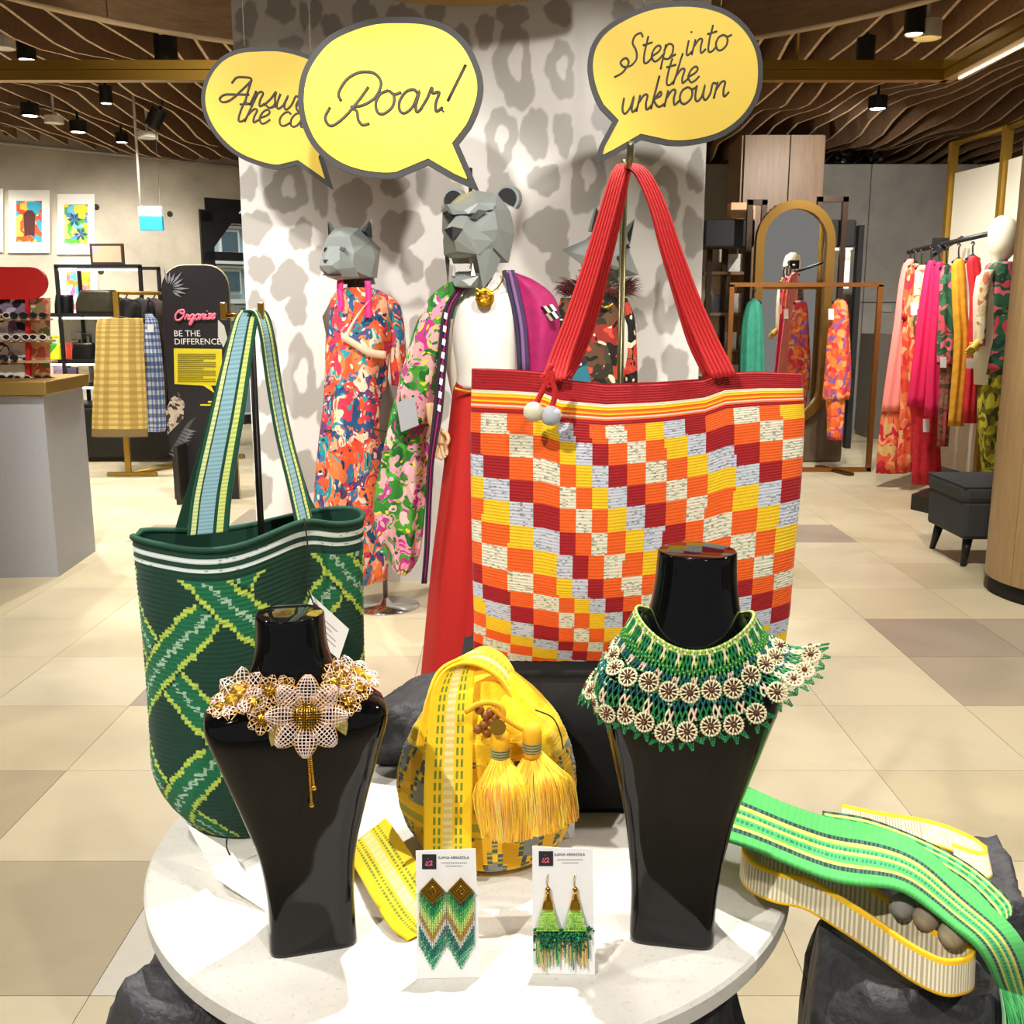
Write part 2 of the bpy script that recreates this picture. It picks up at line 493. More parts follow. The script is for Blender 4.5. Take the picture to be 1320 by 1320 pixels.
# ---------------------------------------------------------------- floor
def struct(name, mb, mat, parent=None, **kw):
    o = obj(name, mb, mat, parent, **kw)
    if parent is None: o['kind'] = 'structure'
    return o
floor = struct('floor', MB().box((0, 6, -.05), (16, 17, .086)), M('grout', '#a2977f', .8))
def tile_material():
    m, nt, b = _new('stone_tile')
    oi = _n(nt, 'ShaderNodeObjectInfo')
    tc = _n(nt, 'ShaderNodeNewGeometry')
    t = _n(nt, 'ShaderNodeTexNoise', Scale=2.2, Detail=8, Roughness=.6, Distortion=.6)
    nt.links.new(tc.outputs['Position'], t.inputs['Vector'])
    r = ramp(nt, [(.3, (.86, .86, .86)), (.55, (1, 1, 1)), (.75, (1.05, 1.04, 1.02))])
    nt.links.new(t.outputs['Fac'], r.inputs['Fac'])
    mx = _n(nt, 'ShaderNodeMixRGB', blend_type='MULTIPLY'); mx.inputs[0].default_value = 1
    nt.links.new(oi.outputs['Color'], mx.inputs[1]); nt.links.new(r.outputs['Color'], mx.inputs[2])
    nt.links.new(mx.outputs[0], b.inputs['Base Color'])
    rr = ramp(nt, [(.3, (.32,) * 3), (.7, (.5,) * 3)])
    nt.links.new(t.outputs['Fac'], rr.inputs['Fac']); nt.links.new(rr.outputs['Color'], b.inputs['Roughness'])
    return m
tile_mat = tile_material()
TX, TY, X0, Y0 = .5, .53, -.376, 2.42
tile_me = MB().box((0, 0, -.0035), (TX - .0018, TY - .0018, .007), bev=0).mesh('tile')
tile_me.materials.append(tile_mat)
random.seed(4)
rest = MB()
ntile = 0
TONES = ['#d8cba9', '#d4c7a6', '#dbcfb0', '#d0c29f', '#d6caab']
for j in range(-8, 22):
    for i in range(-16, 16):
        x = X0 + (i + .5) * TX; y = Y0 + (j + .5) * TY
        if abs(x) > 7.8 or y > 14.2: continue
        tone = random.choice(TONES)
        if random.random() < .07: tone = random.choice(['#b3a690', '#ac9f8d'])
        if (i, j) in ((4, 3), (4, 7), (-2, 2)): tone = '#a89b89'
        if (i, j) in ((-3, 0), (-2, -1)): tone = '#b5a787'
        if (i, j) == (-1, -1): tone = '#d8d3c6'
        if 1.7 < y < 10.6 and abs(x) < .5 * y + .35 and ntile < 295:
            o = bpy.data.objects.new('tile', tile_me); COL.objects.link(o)
            o.parent = floor; o.location = (x, y, .007); o.color = (*lin(tone), 1); ntile += 1
        else:
            rest.box((x, y, .0035), (TX - .0018, TY - .0018, .007))
ot = obj('tile_field', rest, tile_mat, floor, kind='stuff'); ot.color = (*lin('#d6c9a8'), 1)

# ---------------------------------------------------------------- ceiling: slab, plywood fins, round timber fascia
ceiling = struct('ceiling', MB().prism([(-8, -2.5, 3.8), (8, -2.5, 3.8), (8, 14.5, 3.8), (-1.44, 14.5, 3.8), (-8, 8.82, 3.8)], (0, 0, .1)), M('ceiling_dark', '#4a382a', .9))
finmat = MV('fin_colours', .6, var=.2, bscale=30)
RC, RR = (-.2, 4.2), 2.92
c_side, c_edge = lin('#8c6c50'), lin('#d3b794')
xf = -6.5; k = 0
while xf < 6.6:
    dx = xf - RC[0]
    ys = RC[1] + math.sqrt(RR * RR - dx * dx) + .05 if abs(dx) < RR - .05 else 3.4
    ye = min(13.6, 12.8 + (xf + 3.44) * 1.8 / 2.06 - .02)
    if ye < ys + .3:
        xf += .19; k += 1; continue
    n = 26; vs = []; fs = []; cs = []
    for q in range(n + 1):
        y = lerp(ys, ye, q / n)
        zb = 3.13 + .05 * math.sin(y * 1.6 + k * .35) + .03 * math.sin(y * 3.1 - k * .9)
        sw = .028 * math.sin(y * 2.3 + k * .5) + .02 * math.sin(y * 4.1 + k)
        for sx in (-.011, .011):
            vs += [(xf + sx + sw, y, zb), (xf + sx, y, 3.55)]
    for q in range(n):
        a = q * 4; b = a + 4
        fs += [(a, a + 1, b + 1, b), (a + 2, b + 2, b + 3, a + 3), (a, b, b + 2, a + 2), (a + 1, a + 3, b + 3, b + 1)]
        cs += [c_side, c_side, c_edge, c_side]
    fs += [(0, 2, 3, 1), (n * 4, n * 4 + 1, n * 4 + 3, n * 4 + 2)]; cs += [c_side, c_side]
    obj('ceiling_fin', MB().add(vs, fs, cs, sm=False), finmat, ceiling)
    xf += .19; k += 1
for a in range(14):
    a0 = 2 * math.pi * a / 14 + .006 / RR + .13; a1 = 2 * math.pi * (a + 1) / 14 + .13
    m = MB(); vs = []; fs = []
    for q in range(9):
        t = lerp(a0, a1, q / 8)
        for r in (RR - .03, RR):
            for z in (3.02, 3.8):
                vs.append((RC[0] + r * math.cos(t), RC[1] + r * math.sin(t), z))
    for q in range(8):
        i0, i1 = q * 4, q * 4 + 4
        fs += [(i0, i0 + 1, i1 + 1, i1), (i0 + 2, i1 + 2, i1 + 3, i0 + 3), (i0, i1, i1 + 2, i0 + 2), (i0 + 1, i0 + 3, i1 + 3, i1 + 1)]
    m.add(vs, fs, sm=False)
    obj('fascia_panel', m, MWOOD('fascia_wood', '#7a5f45', '#96785a', 3, (2, 2, 14), .5), ceiling)
lip = [(RC[0] + (RR - .015) * math.cos(2 * math.pi * q / 72), RC[1] + (RR - .015) * math.sin(2 * math.pi * q / 72), 3.015) for q in range(72)]
obj('fascia_edge', MB().tube(lip, .02, 4, closed=True), fin_edge, ceiling)
# round timber canopy hung in front of the partition
cn = thing('ceiling_canopy', 'round brown timber canopy hung over the leopard print partition', 'canopy', (-.22, 4.42, 2.76))
obj('canopy_disc', MB().lathe([(.02, 0), (.59, 0), (.6, .012), (.6, .2), (.02, .2)], 56), M('canopy_wood', '#a07a3c', .35, .4), cn, smooth=False)
obj('hanging_rod', MB().cyl((0, 0, .2), (0, 0, 1.05), .015, n=8), brass, cn)

# ---------------------------------------------------------------- walls
WA, WB = Vector((-5.5, 11.0, 0)), Vector((-3.44, 12.8, 0))
WU = (WB - WA).normalized(); WN = Vector((WU.y, -WU.x, 0))         # facing the shop
def onwall(px, py, off=0.0):
    return PL(px, py, WA + WN * off, WN)
def wall_slab(p, q, z0, z1, th=.2):
    m = MB(); o = -WN * th
    m.prism([p + Vector((0, 0, z0)), q + Vector((0, 0, z0)), q + Vector((0, 0, z1)), p + Vector((0, 0, z1))], o)
    return m
w0 = WA - WU * 3.4
wl = onwall(271, 400); wl.z = 0
wr = wl + WU * 1.5
wend = wl + WU * 3.4
wall = struct('wall_back', wall_slab(w0, wl, 0, 3.8), concrete)
obj('wall_pier', wall_slab(wr, wend, 0, 3.8), concrete, wall)
obj('wall_lintel', wall_slab(wl, wr, 2.72, 3.8), concrete, wall)
cpts = [onwall(-60, 178, .04), onwall(0, 184, .04), onwall(150, 199, .04), onwall(308, 215, .04)]
centred('conduit_pipe', MB().tube(cpts, .016, 8), M('pale_conduit', '#b9b4aa', .5), 'thin pale conduit pipe along the top of the concrete wall', 'pipe')
# formwork tie holes
for px, py in ((219, 276), (8, 170), (118, 183), (215, 198), (124, 267), (32, 320), (93, 322), (130, 350)):
    p = onwall(px, py, .0); m = MB()
    m.cyl(p - WN * .01, p + WN * .002, .035, n=12)
    obj('tie_hole', m, M('hole_dark', '#2b2721', .9), wall)
# window in the concrete wall, street outside
win = bpy.data.objects.new('window_1', None); COL.objects.link(win); win['kind'] = 'structure'
fr = MB()
def bar(m, p, q, w, d=.08):
    m.box((p + q) / 2, ((q - p).length + w if abs((q - p).z) < .01 else w, d, (q - p).length + w if abs((q - p).z) > .01 else w), rz=math.atan2(WU.y, WU.x))
zt = 2.5
z3 = lambda p, z: Vector((p.x, p.y, z))
bar(fr, z3(wl, .0), z3(wl, zt), .16); bar(fr, z3(wr, 0), z3(wr, zt), .16)
bar(fr, z3(wl, zt), z3(wr, zt), .12); bar(fr, z3(wl, .06), z3(wr, .06), .12)
bar(fr, z3(wl, 2.05), z3(wr, 2.05), .1)
fr.prism([z3(wl, 2.05) + WN * .03, z3(wl, 2.72) + WN * .03, z3(wl, 2.72) + WU * .55 + WN * .03], -WN * .06)
obj('window_frame', fr, black_metal, win)
gl = MB().prism([z3(wl, .1), z3(wr, .1), z3(wr, zt), z3(wl, zt)], -WN * .008)
obj('window_pane', gl, M('clear_glass', '#ffffff', .02, trans=1, spec=.3), win)
# pale blue shop-house across the street
fo = wl - WN * 3.2 + WU * .6
fac = thing('street_facade', 'pale blue painted building facade seen through the black framed window', 'building', fo, math.atan2(WU.y, WU.x))
fm = M('facade_blue', '#9fb4b8', .8); fw = M('facade_white', '#dcdcd4', .8)
obj('facade_wall', MB().box((0, .2, 2), (6, .2, 5)), fm, fac)
for z in (1.55, 2.15, 2.75, .7):
    obj('cornice', MB().box((0, .06, z), (6, .14, .07)).box((0, .08, z - .08), (6, .08, .04)), fw, fac)
for x in np.arange(-2.6, 2.7, .65):
    for z in (1.85, 2.45, 1.1):
        w = obj('facade_window', MB().box((x, .08, z), (.34, .05, .38)), fw, fac)
        obj('pane', MB().box((x, .05, z), (.26, .03, .3)), M('facade_glass', '#4d6268', .2), w)
for x in (-1.3, 0, 1.3):
    obj('pediment', MB().prism([(x - .4, .06, 1.28), (x + .4, .06, 1.28), (x, .06, 1.52)], (0, .08, 0)), fw, fac)
# daylight of the open sky above the street outside the window
sk = bpy.data.lights.new('street_sky_offscreen', 'AREA'); sk.shape = 'RECTANGLE'; sk.size = 4; sk.size_y = 2; sk.energy = 420; sk.color = (.88, .95, 1)
so = bpy.data.objects.new('street_sky_offscreen', sk); COL.objects.link(so)
so.location = fo + WN * 1.5 + Vector((0, 0, 6.4))
so.rotation_euler = (Vector((fo.x, fo.y, 1.4)) - so.location).to_track_quat('-Z', 'Y').to_euler()

# right back wall of concrete panels, dark void above with ducts
wrt = struct('wall_right', MB().box((3.9, 12.42, 1.5), (5.4, .3, 3.0)), M('panel_backing', '#8f8a82', .9))
seam = P(1111, 400, 12.25).x
xs = [1.3, P(990, 400, 12.25).x, seam, seam + 1.22, seam + 2.44, 6.5]
for a, b in zip(xs[:-1], xs[1:]):
    for z0, z1 in ((0, 1.5), (1.5, 3.05)):
        obj('wall_panel', MB().box(((a + b) / 2, 12.25, (z0 + z1) / 2), (b - a - .012, .05, z1 - z0 - .012)), concrete_panel, wrt)
struct('wall_far', MB().box((2.8, 14.3, 1.9), (8.2, .2, 3.8)), M('void_black', '#1c1b19', .95))  # one near-black colour over the whole far wall
struct('wall_side', MB().box((6.6, 8, 1.9), (.2, 12, 3.8)), concrete_panel)
struct('wall_left', MB().box((-7.9, 5, 1.9), (.2, 11, 3.8)), concrete)
foil = M('duct_foil', '#8d8d8b', .25, 1, bump=.6, bscale=30, bdist=.01)
for i, path in enumerate(([(1072, 160), (1078, 180), (1088, 197), (1086, 212)], [(1142, 160), (1132, 172), (1124, 190), (1136, 206)], [(1268, 170), (1278, 182), (1274, 200), (1242, 202)])):
    pts = cr([P(x, y, 12.75) for x, y in path], 9)
    n = len(pts)
    m = MB().tube(pts, lambda t: .13 + .015 * math.sin(t * 120), 14)
    centred('air_duct', m, foil, ['crumpled silver foil air duct bending down behind the timber column', 'silver foil air duct curling sideways above the concrete panels', 'silver foil air duct arching above the cream display panel'][i], 'duct', smooth=True)
# timber clad column behind the mirror
a, b = P(955, 300, 10.6), P(1056, 300, 10.6)
cl = struct('wall_column', MB().box(((a.x + b.x) / 2, 10.95, 1.55), (b.x - a.x - .03, .62, 3.1)), M('column_backing', '#6b5038', .8))
s1 = P(1013, 300, 10.6).x
for x0, x1 in ((a.x, s1), (s1, b.x)):
    obj('timber_panel', MB().box(((x0 + x1) / 2, 10.62, 1.9), (x1 - x0 - .012, .05, 2.4)), wood_warm, cl)
for x in (a.x, b.x):
    obj('timber_panel', MB().box((x, 10.95, 1.9), (.04, .64, 2.4)), wood_warm, cl)
# round timber pillar at the right
pc = Vector((P(1284, 700, 4.95).x + .42, 4.95, 0))
pil = struct('wall_pillar', MB().lathe([(.38, .06), (.38, 3.8)], 40, pc), M('column_backing', '#6b5038', .8))
for q in range(8):
    a0 = 2 * math.pi * (q + .43) / 8; m = MB()
    vs = []; fs = []
    for t in range(7):
        ang = a0 + (2 * math.pi / 8 - .008) * t / 6
        for r in (.385, .42):
            for z in (.09, 3.8): vs.append((pc.x + r * math.cos(ang), pc.y + r * math.sin(ang), z))
    for t in range(6):
        i0, i1 = t * 4, t * 4 + 4
        fs += [(i0, i0 + 1, i1 + 1, i1), (i0 + 2, i1 + 2, i1 + 3, i0 + 3), (i0, i1, i1 + 2, i0 + 2)]
    fs += [(0, 2, 3, 1), (24, 25, 27, 26)]
    obj('timber_stave', m.add(vs, fs), MWOOD('pillar_wood', '#a88a5c', '#bd9e70', 3, (10, 10, 1), .4), pil)
obj('pillar_base', MB().lathe([(.4, 0), (.4, .09)], 40, pc), matt_black, pil)

# brass lighting beam that turns a corner over the aisle
tr = thing('lighting_beam', 'long brass channel beam under the ceiling fins turning a corner over the aisle', 'beam', (0, 6.5, 2.75))
b0 = P(-150, 98, 6.5); b1 = P(1222, 92, 6.5); zb = b1.z
def chan(p, q, m):
    d = (q - p); L = d.length; rz = math.atan2(d.y, d.x); c = (p + q) / 2
    m.box(c + Vector((0, 0, .028)), (L, .1, .05), rz); m.box(c + Vector((0, 0, -.028)), (L, .075, .056), rz)
    return m
obj('beam', chan(Vector((-4.6, 6.5, zb)), Vector((b1.x, 6.5, zb)), MB()), brass, tr, world=True)
obj('beam', chan(Vector((b1.x, 6.55, zb)), Vector((b1.x, 2.2, zb)), MB()), brass, tr, world=True)
obj('light_strip', MB().box((b1.x + .03, 4.4, zb - .06), (.012, 4.0, .008)), M('warm_strip', '#fff0c8', .4, emit=4), tr, world=True)
for x in (-3.4, -1.6, .3, 1.7):
    obj('beam_hanger', MB().cyl((x, 6.5, zb + .05), (x, 6.5, 3.5), .008, n=6), brass, tr, world=True)

# leopard print partition
PX0, PX1, PY, PH = -1.325, .94, 5.2, 3.3
part = struct('wall_partition', MB().box(((PX0 + PX1) / 2, PY + .13, PH / 2), (PX1 - PX0, .24, PH)), M('partition_white', '#d9d6d0', .5))
SPOTS = [(318,25,15,22,0),(362,10,20,19,0),(392,20,6,20,0),(407,16,9,18,0),(428,36,13,20,0),(376,57,15,12,0),(320,238,13,21,0),(370,245,26,33,1),(413,245,11,33,0),(455,262,26,30,0),
 (328,293,20,24,0),(388,303,15,21,0),(336,346,16,20,0),(372,362,24,25,0),(383,398,15,21,0),(408,336,10,20,0),(517,297,26,30,0),(530,345,16,21,0),(567,362,20,28,0),(507,235,18,20,0),
 (560,243,22,32,0),(625,40,13,22,0),(663,85,26,56,1),(723,90,20,36,1),(645,180,22,40,1),(690,172,17,37,0),(726,172,14,27,0),(720,15,18,18,0),(803,14,14,16,0),(757,228,24,47,1),
 (707,297,27,33,0),(702,232,20,22,0),(647,245,20,24,0),(850,260,28,40,1),(897,222,13,26,0),(893,300,15,30,0),(720,343,17,22,0),(860,385,20,45,1),(823,413,11,14,0),(835,195,20,17,0),
 (387,490,24,50,1),(344,512,15,26,0),(351,569,12,28,0),(328,575,10,22,0),(340,632,13,22,0),(391,607,20,26,0),(347,443,12,27,0),(330,400,12,24,0),(871,473,18,28,0),(835,480,12,20,0),
 (470,20,16,26,0),(520,40,22,40,1),(560,20,14,22,0),(590,60,18,30,0),(660,20,20,16,0),(450,120,22,38,1),(500,150,16,30,0),(550,130,20,36,0),(330,110,18,30,1),(345,170,16,24,0),(310,70,12,20,0),
 (390,120,20,34,0),(400,180,16,26,0),(780,80,20,36,1),(780,150,15,28,0),(840,80,22,40,1),(880,40,16,26,0),(890,120,16,34,0),(690,420,18,30,0),(760,400,20,36,1),(730,470,16,26,0),(800,330,14,22,0),
 (600,420,20,36,0),(545,430,16,28,0),(480,420,18,34,0),(440,440,14,26,0),(420,520,16,30,0),(460,560,20,40,1),(510,520,16,28,0),(560,520,18,32,0),(620,520,20,38,0),(680,540,18,30,0),(740,560,20,38,0),(800,540,16,28,0),
 (850,560,20,38,1),(890,620,15,28,0),(380,690,18,30,0),(430,660,16,28,0),(480,650,20,30,0),(540,620,18,34,0),(600,640,18,30,0),(670,650,20,36,0),(740,660,18,30,0),(810,650,20,34,0),(868,690,18,28,0),(330,700,12,20,0),(585,250,12,20,0)]
def leopard():
    nx, nzv = 300, 430
    gx = np.linspace(PX0, PX1, nx + 1); gz = np.linspace(0.0, PH, nzv + 1)
    Xg, Zg = np.meshgrid(gx, gz)
    rel = Zg - CAMZ                                   # where the wall stands in the photograph
    dep = PY * CP - rel * SP; up = PY * SP + rel * CP
    U = 660 + FPX * Xg / dep; V = 660 - FPX * up / dep
    rng = np.random.RandomState(3)
    fld = np.full(Xg.shape, 9.0)
    for (x, y, rx, ry, hole) in SPOTS:
        dx = (U - x); dy = (V - y)
        ang = np.arctan2(dy / ry, dx / rx)
        ph = rng.rand(4) * 6.28
        wob = 1 + .1 * np.sin(2 * ang + ph[0]) + .09 * np.sin(3 * ang + ph[1]) + .06 * np.sin(5 * ang + ph[2]) + .04 * np.sin(9 * ang + ph[3])
        d = np.sqrt((dx / rx) ** 2 + (dy / ry) ** 2) / wob
        d2 = (d - 1) * min(rx, ry)
        if hole:
            h = np.sqrt(((dx - rx * .08) / (rx * .36)) ** 2 + ((dy + ry * .1) / (ry * .42)) ** 2) / (1 + .15 * np.sin(3 * ang + ph[2]) + .1 * np.sin(4 * ang + ph[1]))
            d2 = np.maximum(d2, -(h - 1) * min(rx, ry) * .4)
        fld = np.minimum(fld, d2)
    t = np.clip(.5 - fld / 1.6, 0, 1)[..., None]
    base = np.array(lin('#dcd9d6')); spotc = np.array(lin('#aba7a2'))
    colr = base * (1 - t) + spotc * t
    me = bpy.data.meshes.new('printed_panel')
    idx = np.arange((nx + 1) * (nzv + 1)).reshape(nzv + 1, nx + 1)
    quads = np.stack([idx[:-1, :-1], idx[:-1, 1:], idx[1:, 1:], idx[1:, :-1]], -1).reshape(-1, 4)
    co = np.stack([Xg, np.full(Xg.shape, PY), Zg], -1).reshape(-1, 3)
    me.from_pydata(co.tolist(), [], quads.tolist())
    at = me.attributes.new('Col', 'FLOAT_COLOR', 'POINT')
    full = np.ones((co.shape[0], 4), dtype=np.float32); full[:, :3] = colr.reshape(-1, 3)
    at.data.foreach_set('color', full.ravel())
    me.materials.append(MV('leopard_print', .33, spec=.22))
    o = bpy.data.objects.new('printed_panel', me); COL.objects.link(o); o.parent = part
leopard()

# ---------------------------------------------------------------- silhouettes with body: closed lofts between two traced edges
def between(rows, Y, dep, n=36, fold=0, nf=5, sub=4, seed=0, power=1.0, ripple=None):
    """rows: (py, left px, right px[, Y]) from top to bottom at distance Y; dep(v) half depth -> rings"""
    L = []; Rr = []
    for r in rows:
        yy = r[3] if len(r) > 3 else Y
        L.append(P(r[1], r[0], yy)); Rr.append(P(r[2], r[0], yy))
    L = cr(L, sub); Rr = cr(Rr, sub); rings = []
    N = len(L)
    for i in range(N):
        v = i / (N - 1); c = (L[i] + Rr[i]) / 2; h = (Rr[i] - L[i]) / 2
        d = dep(v) if callable(dep) else dep
        ring = []
        for k in range(n):
            a = 2 * math.pi * k / n
            ca, sa = math.cos(a), math.sin(a)
            f = 1 + fold * smooth(v * 1.6) * math.sin(nf * a + seed + 1.2 * math.sin(v * 3 + seed)) + fold * .5 * nz(ca * 2 + seed, sa * 2, v * 3)
            ring.append(c + h * (math.copysign(abs(ca) ** power, ca)) + Vector((0, -1, 0)) * (d * math.copysign(abs(sa) ** power, sa) * f))
        rings.append(ring)
    return rings
def cloth_mb(rows, Y, dep, **kw):
    return MB().loft(between(rows, Y, dep, **kw), cap=True)

# ---------------------------------------------------------------- speech bubbles
def inset(pts, d):
    n = len(pts); out = []
    for i in range(n):
        a, b, c = pts[i - 1], pts[i], pts[(i + 1) % n]
        e1 = (b - a).normalized(); e2 = (c - b).normalized()
        n1 = Vector((-e1.z, 0, e1.x)); n2 = Vector((-e2.z, 0, e2.x))
        q = (n1 + n2); k = q.length_squared
        q = q * (2 / k) if k > .3 else q.normalized() * 1.6
        out.append(b + q * d)
    return out
def bubble(label, crop, pts, corners, Y, dY, face, border, lines, wires=(), rod=None):
    ox, s = crop
    raw = [(ox[0] + x / s, ox[1] + y / s) for x, y in pts]
    W = [P(x, y, Y) for x, y in raw]
    n = len(W); fine = []
    for i in range(n):                                   # rounded everywhere but at the tail's corners
        if i in corners or (i + 1) % n in corners:
            fine.append(W[i]); fine.append(W[i] * .5 + W[(i + 1) % n] * .5)
        else:
            q = cr([W[i - 1], W[i], W[(i + 1) % n], W[(i + 2) % n]], 4)
            fine += q[4:8]
    area = sum(fine[i].x * fine[(i + 1) % len(fine)].z - fine[(i + 1) % len(fine)].x * fine[i].z for i in range(len(fine)))
    if area < 0: fine = fine[::-1]
    inner = inset(fine, .9 * border)
    c = sum(fine, Vector()) / len(fine)
    o = thing('speech_bubble', label, 'sign', c, 0)
    obj('board', MB().prism(fine, (0, .014, 0)), M('bubble_border', '#121111', .6), o, world=True)
    obj('bubble_face', MB().prism([p + Vector((0, -.004, 0)) for p in inner], (0, .004, 0)), face, o, world=True)
    m = MB()
    for txt, x, y, xh, slope in lines:
        p = P(ox[0] + x / s, ox[1] + y / s, Y) + Vector((0, -.006, 0))
        q = P(ox[0] + (x + 100) / s, ox[1] + (y + 100 * slope) / s, Y) + Vector((0, -.006, 0))
        sz = (q - p).length / 100 * xh / math.sqrt(1 + slope * slope)
        xd = (q - p).normalized(); yd = Vector((-xd.z, 0, xd.x))
        script(m, txt, p, xd, yd, sz, sz * .078, slant=.25)
    obj('lettering', m, ink, o, world=True)
    for px, py in wires:
        p = P(px, py, Y) + Vector((0, .007, 0))
        obj('hanging_wire', MB().cyl(p, Vector((p.x, p.y, 3.79)), .0015, n=5), chrome, o, world=True)
    if rod:
        p = P(rod[0], rod[1], Y) + Vector((0, .03, 0))
        obj('support_rod', MB().cyl(Vector((p.x, p.y, .02)), p, .008, n=8).cyl(Vector((p.x, p.y, 0.007)), Vector((p.x, p.y, .02)), .12, n=20), chrome, o, world=True)
    return o
bright = M('bubble_yellow', '#f3dd12', .5); mustard = M('bubble_mustard', '#c6a92e', .6)
bubble('bright yellow speech bubble sign reading Roar! above the roaring panther mask', ((220, 0), 3),
       [(880, 65), (990, 72), (1080, 105), (1150, 170), (1195, 260), (1210, 340), (1195, 420), (1160, 500), (1115, 558), (1195, 742), (1090, 695), (995, 640), (880, 688), (760, 685), (650, 650), (560, 580), (510, 490), (492, 390), (505, 290), (545, 210), (610, 140), (700, 95), (790, 70)],
       (8, 9, 11), 4.08, 0, bright, .026, [('Roar!', 600, 447, 84, -.03)], rod=(606, 215))
bubble('mustard yellow speech bubble sign reading Answer the call above the cat mask', ((220, 0), 3),
       [(340, 182), (430, 183), (530, 210), (620, 260), (670, 340), (670, 440), (630, 520), (590, 610), (628, 735), (490, 638), (420, 655), (340, 640), (250, 600), (175, 530), (130, 450), (118, 370), (140, 290), (190, 225), (260, 190)],
       (7, 8, 9), 4.6, 0, mustard, .021, [('Answer', 195, 395, 56, .12), ('the call', 250, 468, 52, .1)], wires=((315, 70), (400, 75)))
bubble('mustard yellow speech bubble sign reading Step into the unknown above the wolf mask', ((560, 0), 3),
       [(960, 5), (1060, 15), (1150, 50), (1220, 115), (1262, 200), (1270, 300), (1250, 390), (1195, 470), (1110, 530), (1000, 560), (900, 562), (800, 540), (700, 598), (618, 638), (640, 560), (688, 470), (640, 420), (605, 340), (592, 250), (610, 170), (660, 105), (750, 50), (850, 15)],
       (11, 13, 15), 3.9, 0, mustard, .021, [('Step', 715, 262, 54, -.17), ('into', 970, 218, 54, -.17), ('the', 885, 332, 54, -.12), ('unknown', 722, 443, 58, -.17)], wires=((830, 12), (930, 12)))

# ---------------------------------------------------------------- folded-card animal masks
mask_grey = M('mask_grey', '#7f8583', .42, spec=.5)
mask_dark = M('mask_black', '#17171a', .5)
def sym(pts):
    out = []
    for x, z, f in pts:
        out.append((x, -f, z))
        if abs(x) > 1e-6: out.append((-x, -f, z))
    return out
def one(pts, s): return [(x * s, -f, z) for x, z, f in pts]
def mask(label, px, py, Y, rz, blocks, darks, ears, ear_dark, scale=1.0, roll=0, teeth=None):
    c = P(px, py, Y)
    o = thing('animal_mask', label, 'mask', c, rz)
    o.rotation_euler = (0, roll, rz)
    def build(sets):
        m = MB()
        for s in sets: m.hull([Vector(p) * scale for p in s])
        return m
    obj('mask_shell', build([sym(b) for b in blocks]), mask_grey, o, smooth=False)
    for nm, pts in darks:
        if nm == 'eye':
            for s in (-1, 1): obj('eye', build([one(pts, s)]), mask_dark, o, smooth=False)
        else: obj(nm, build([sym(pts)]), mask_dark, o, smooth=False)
    for s in (-1, 1):
        e = obj('ear', build([one(q, s) for q in ears]), mask_grey, o, smooth=False)
        obj('ear_lining', build([one(q, s) for q in ear_dark]), mask_dark, e, smooth=False)
    if teeth:
        for s in (-1, 1): obj('fang', build([one(teeth, s)]), white_card, o, smooth=False)
    return o
def arc_ear(cx, cz, f, r, t, a0=-50, a1=170):
    return [(cx + r * math.cos(R(a)), cz + r * math.sin(R(a)), f + d) for a in range(a0, a1 + 1, 22) for d in (0, -t)]
mask('grey folded card panther mask with open jaw and round ears', 615, 302, 3.8, R(-22),
     [[(0, .15, .02), (.075, .138, -.01), (.115, .08, -.03), (0, .122, .075), (.05, .09, .118), (.1, .078, .075), (0, .062, .128), (.108, .01, .066), (.06, 0, .112), (.125, .0, -.05), (.11, -.1, -.03), (0, .12, -.13), (.08, .06, -.14), (.08, -.08, -.11), (.085, -.05, .055)],
      [(.022, .052, .132), (.034, .002, .198), (0, -.03, .2), (.056, -.028, .166), (.066, -.078, .14), (0, -.068, .172), (.092, -.03, .07), (.085, -.085, .05), (0, .06, .125)],
      [(.012, .07, .14), (.06, .095, .122), (.105, .098, .07), (.1, .075, .09), (.03, .058, .138)],
      [(.055, -.15, .11), (.03, -.185, .13), (.07, -.13, .02), (.055, -.19, .04), (0, -.19, .125), (0, -.165, .135)],],
     [('eye', [(.026, .043, .132), (.088, .068, .104), (.06, .073, .122), (.055, .04, .128), (.05, .05, .09)]),
      ('nose', [(.036, .004, .2), (0, -.036, .208), (0, .012, .206), (.03, -.01, .16)]),
      ],
     [arc_ear(.105, .122, -.03, .046, .03)], [arc_ear(.105, .122, -.022, .036, .012)], teeth=[(.03, -.15, .125), (.045, -.15, .115), (.036, -.105, .122), (.04, -.15, .105)])
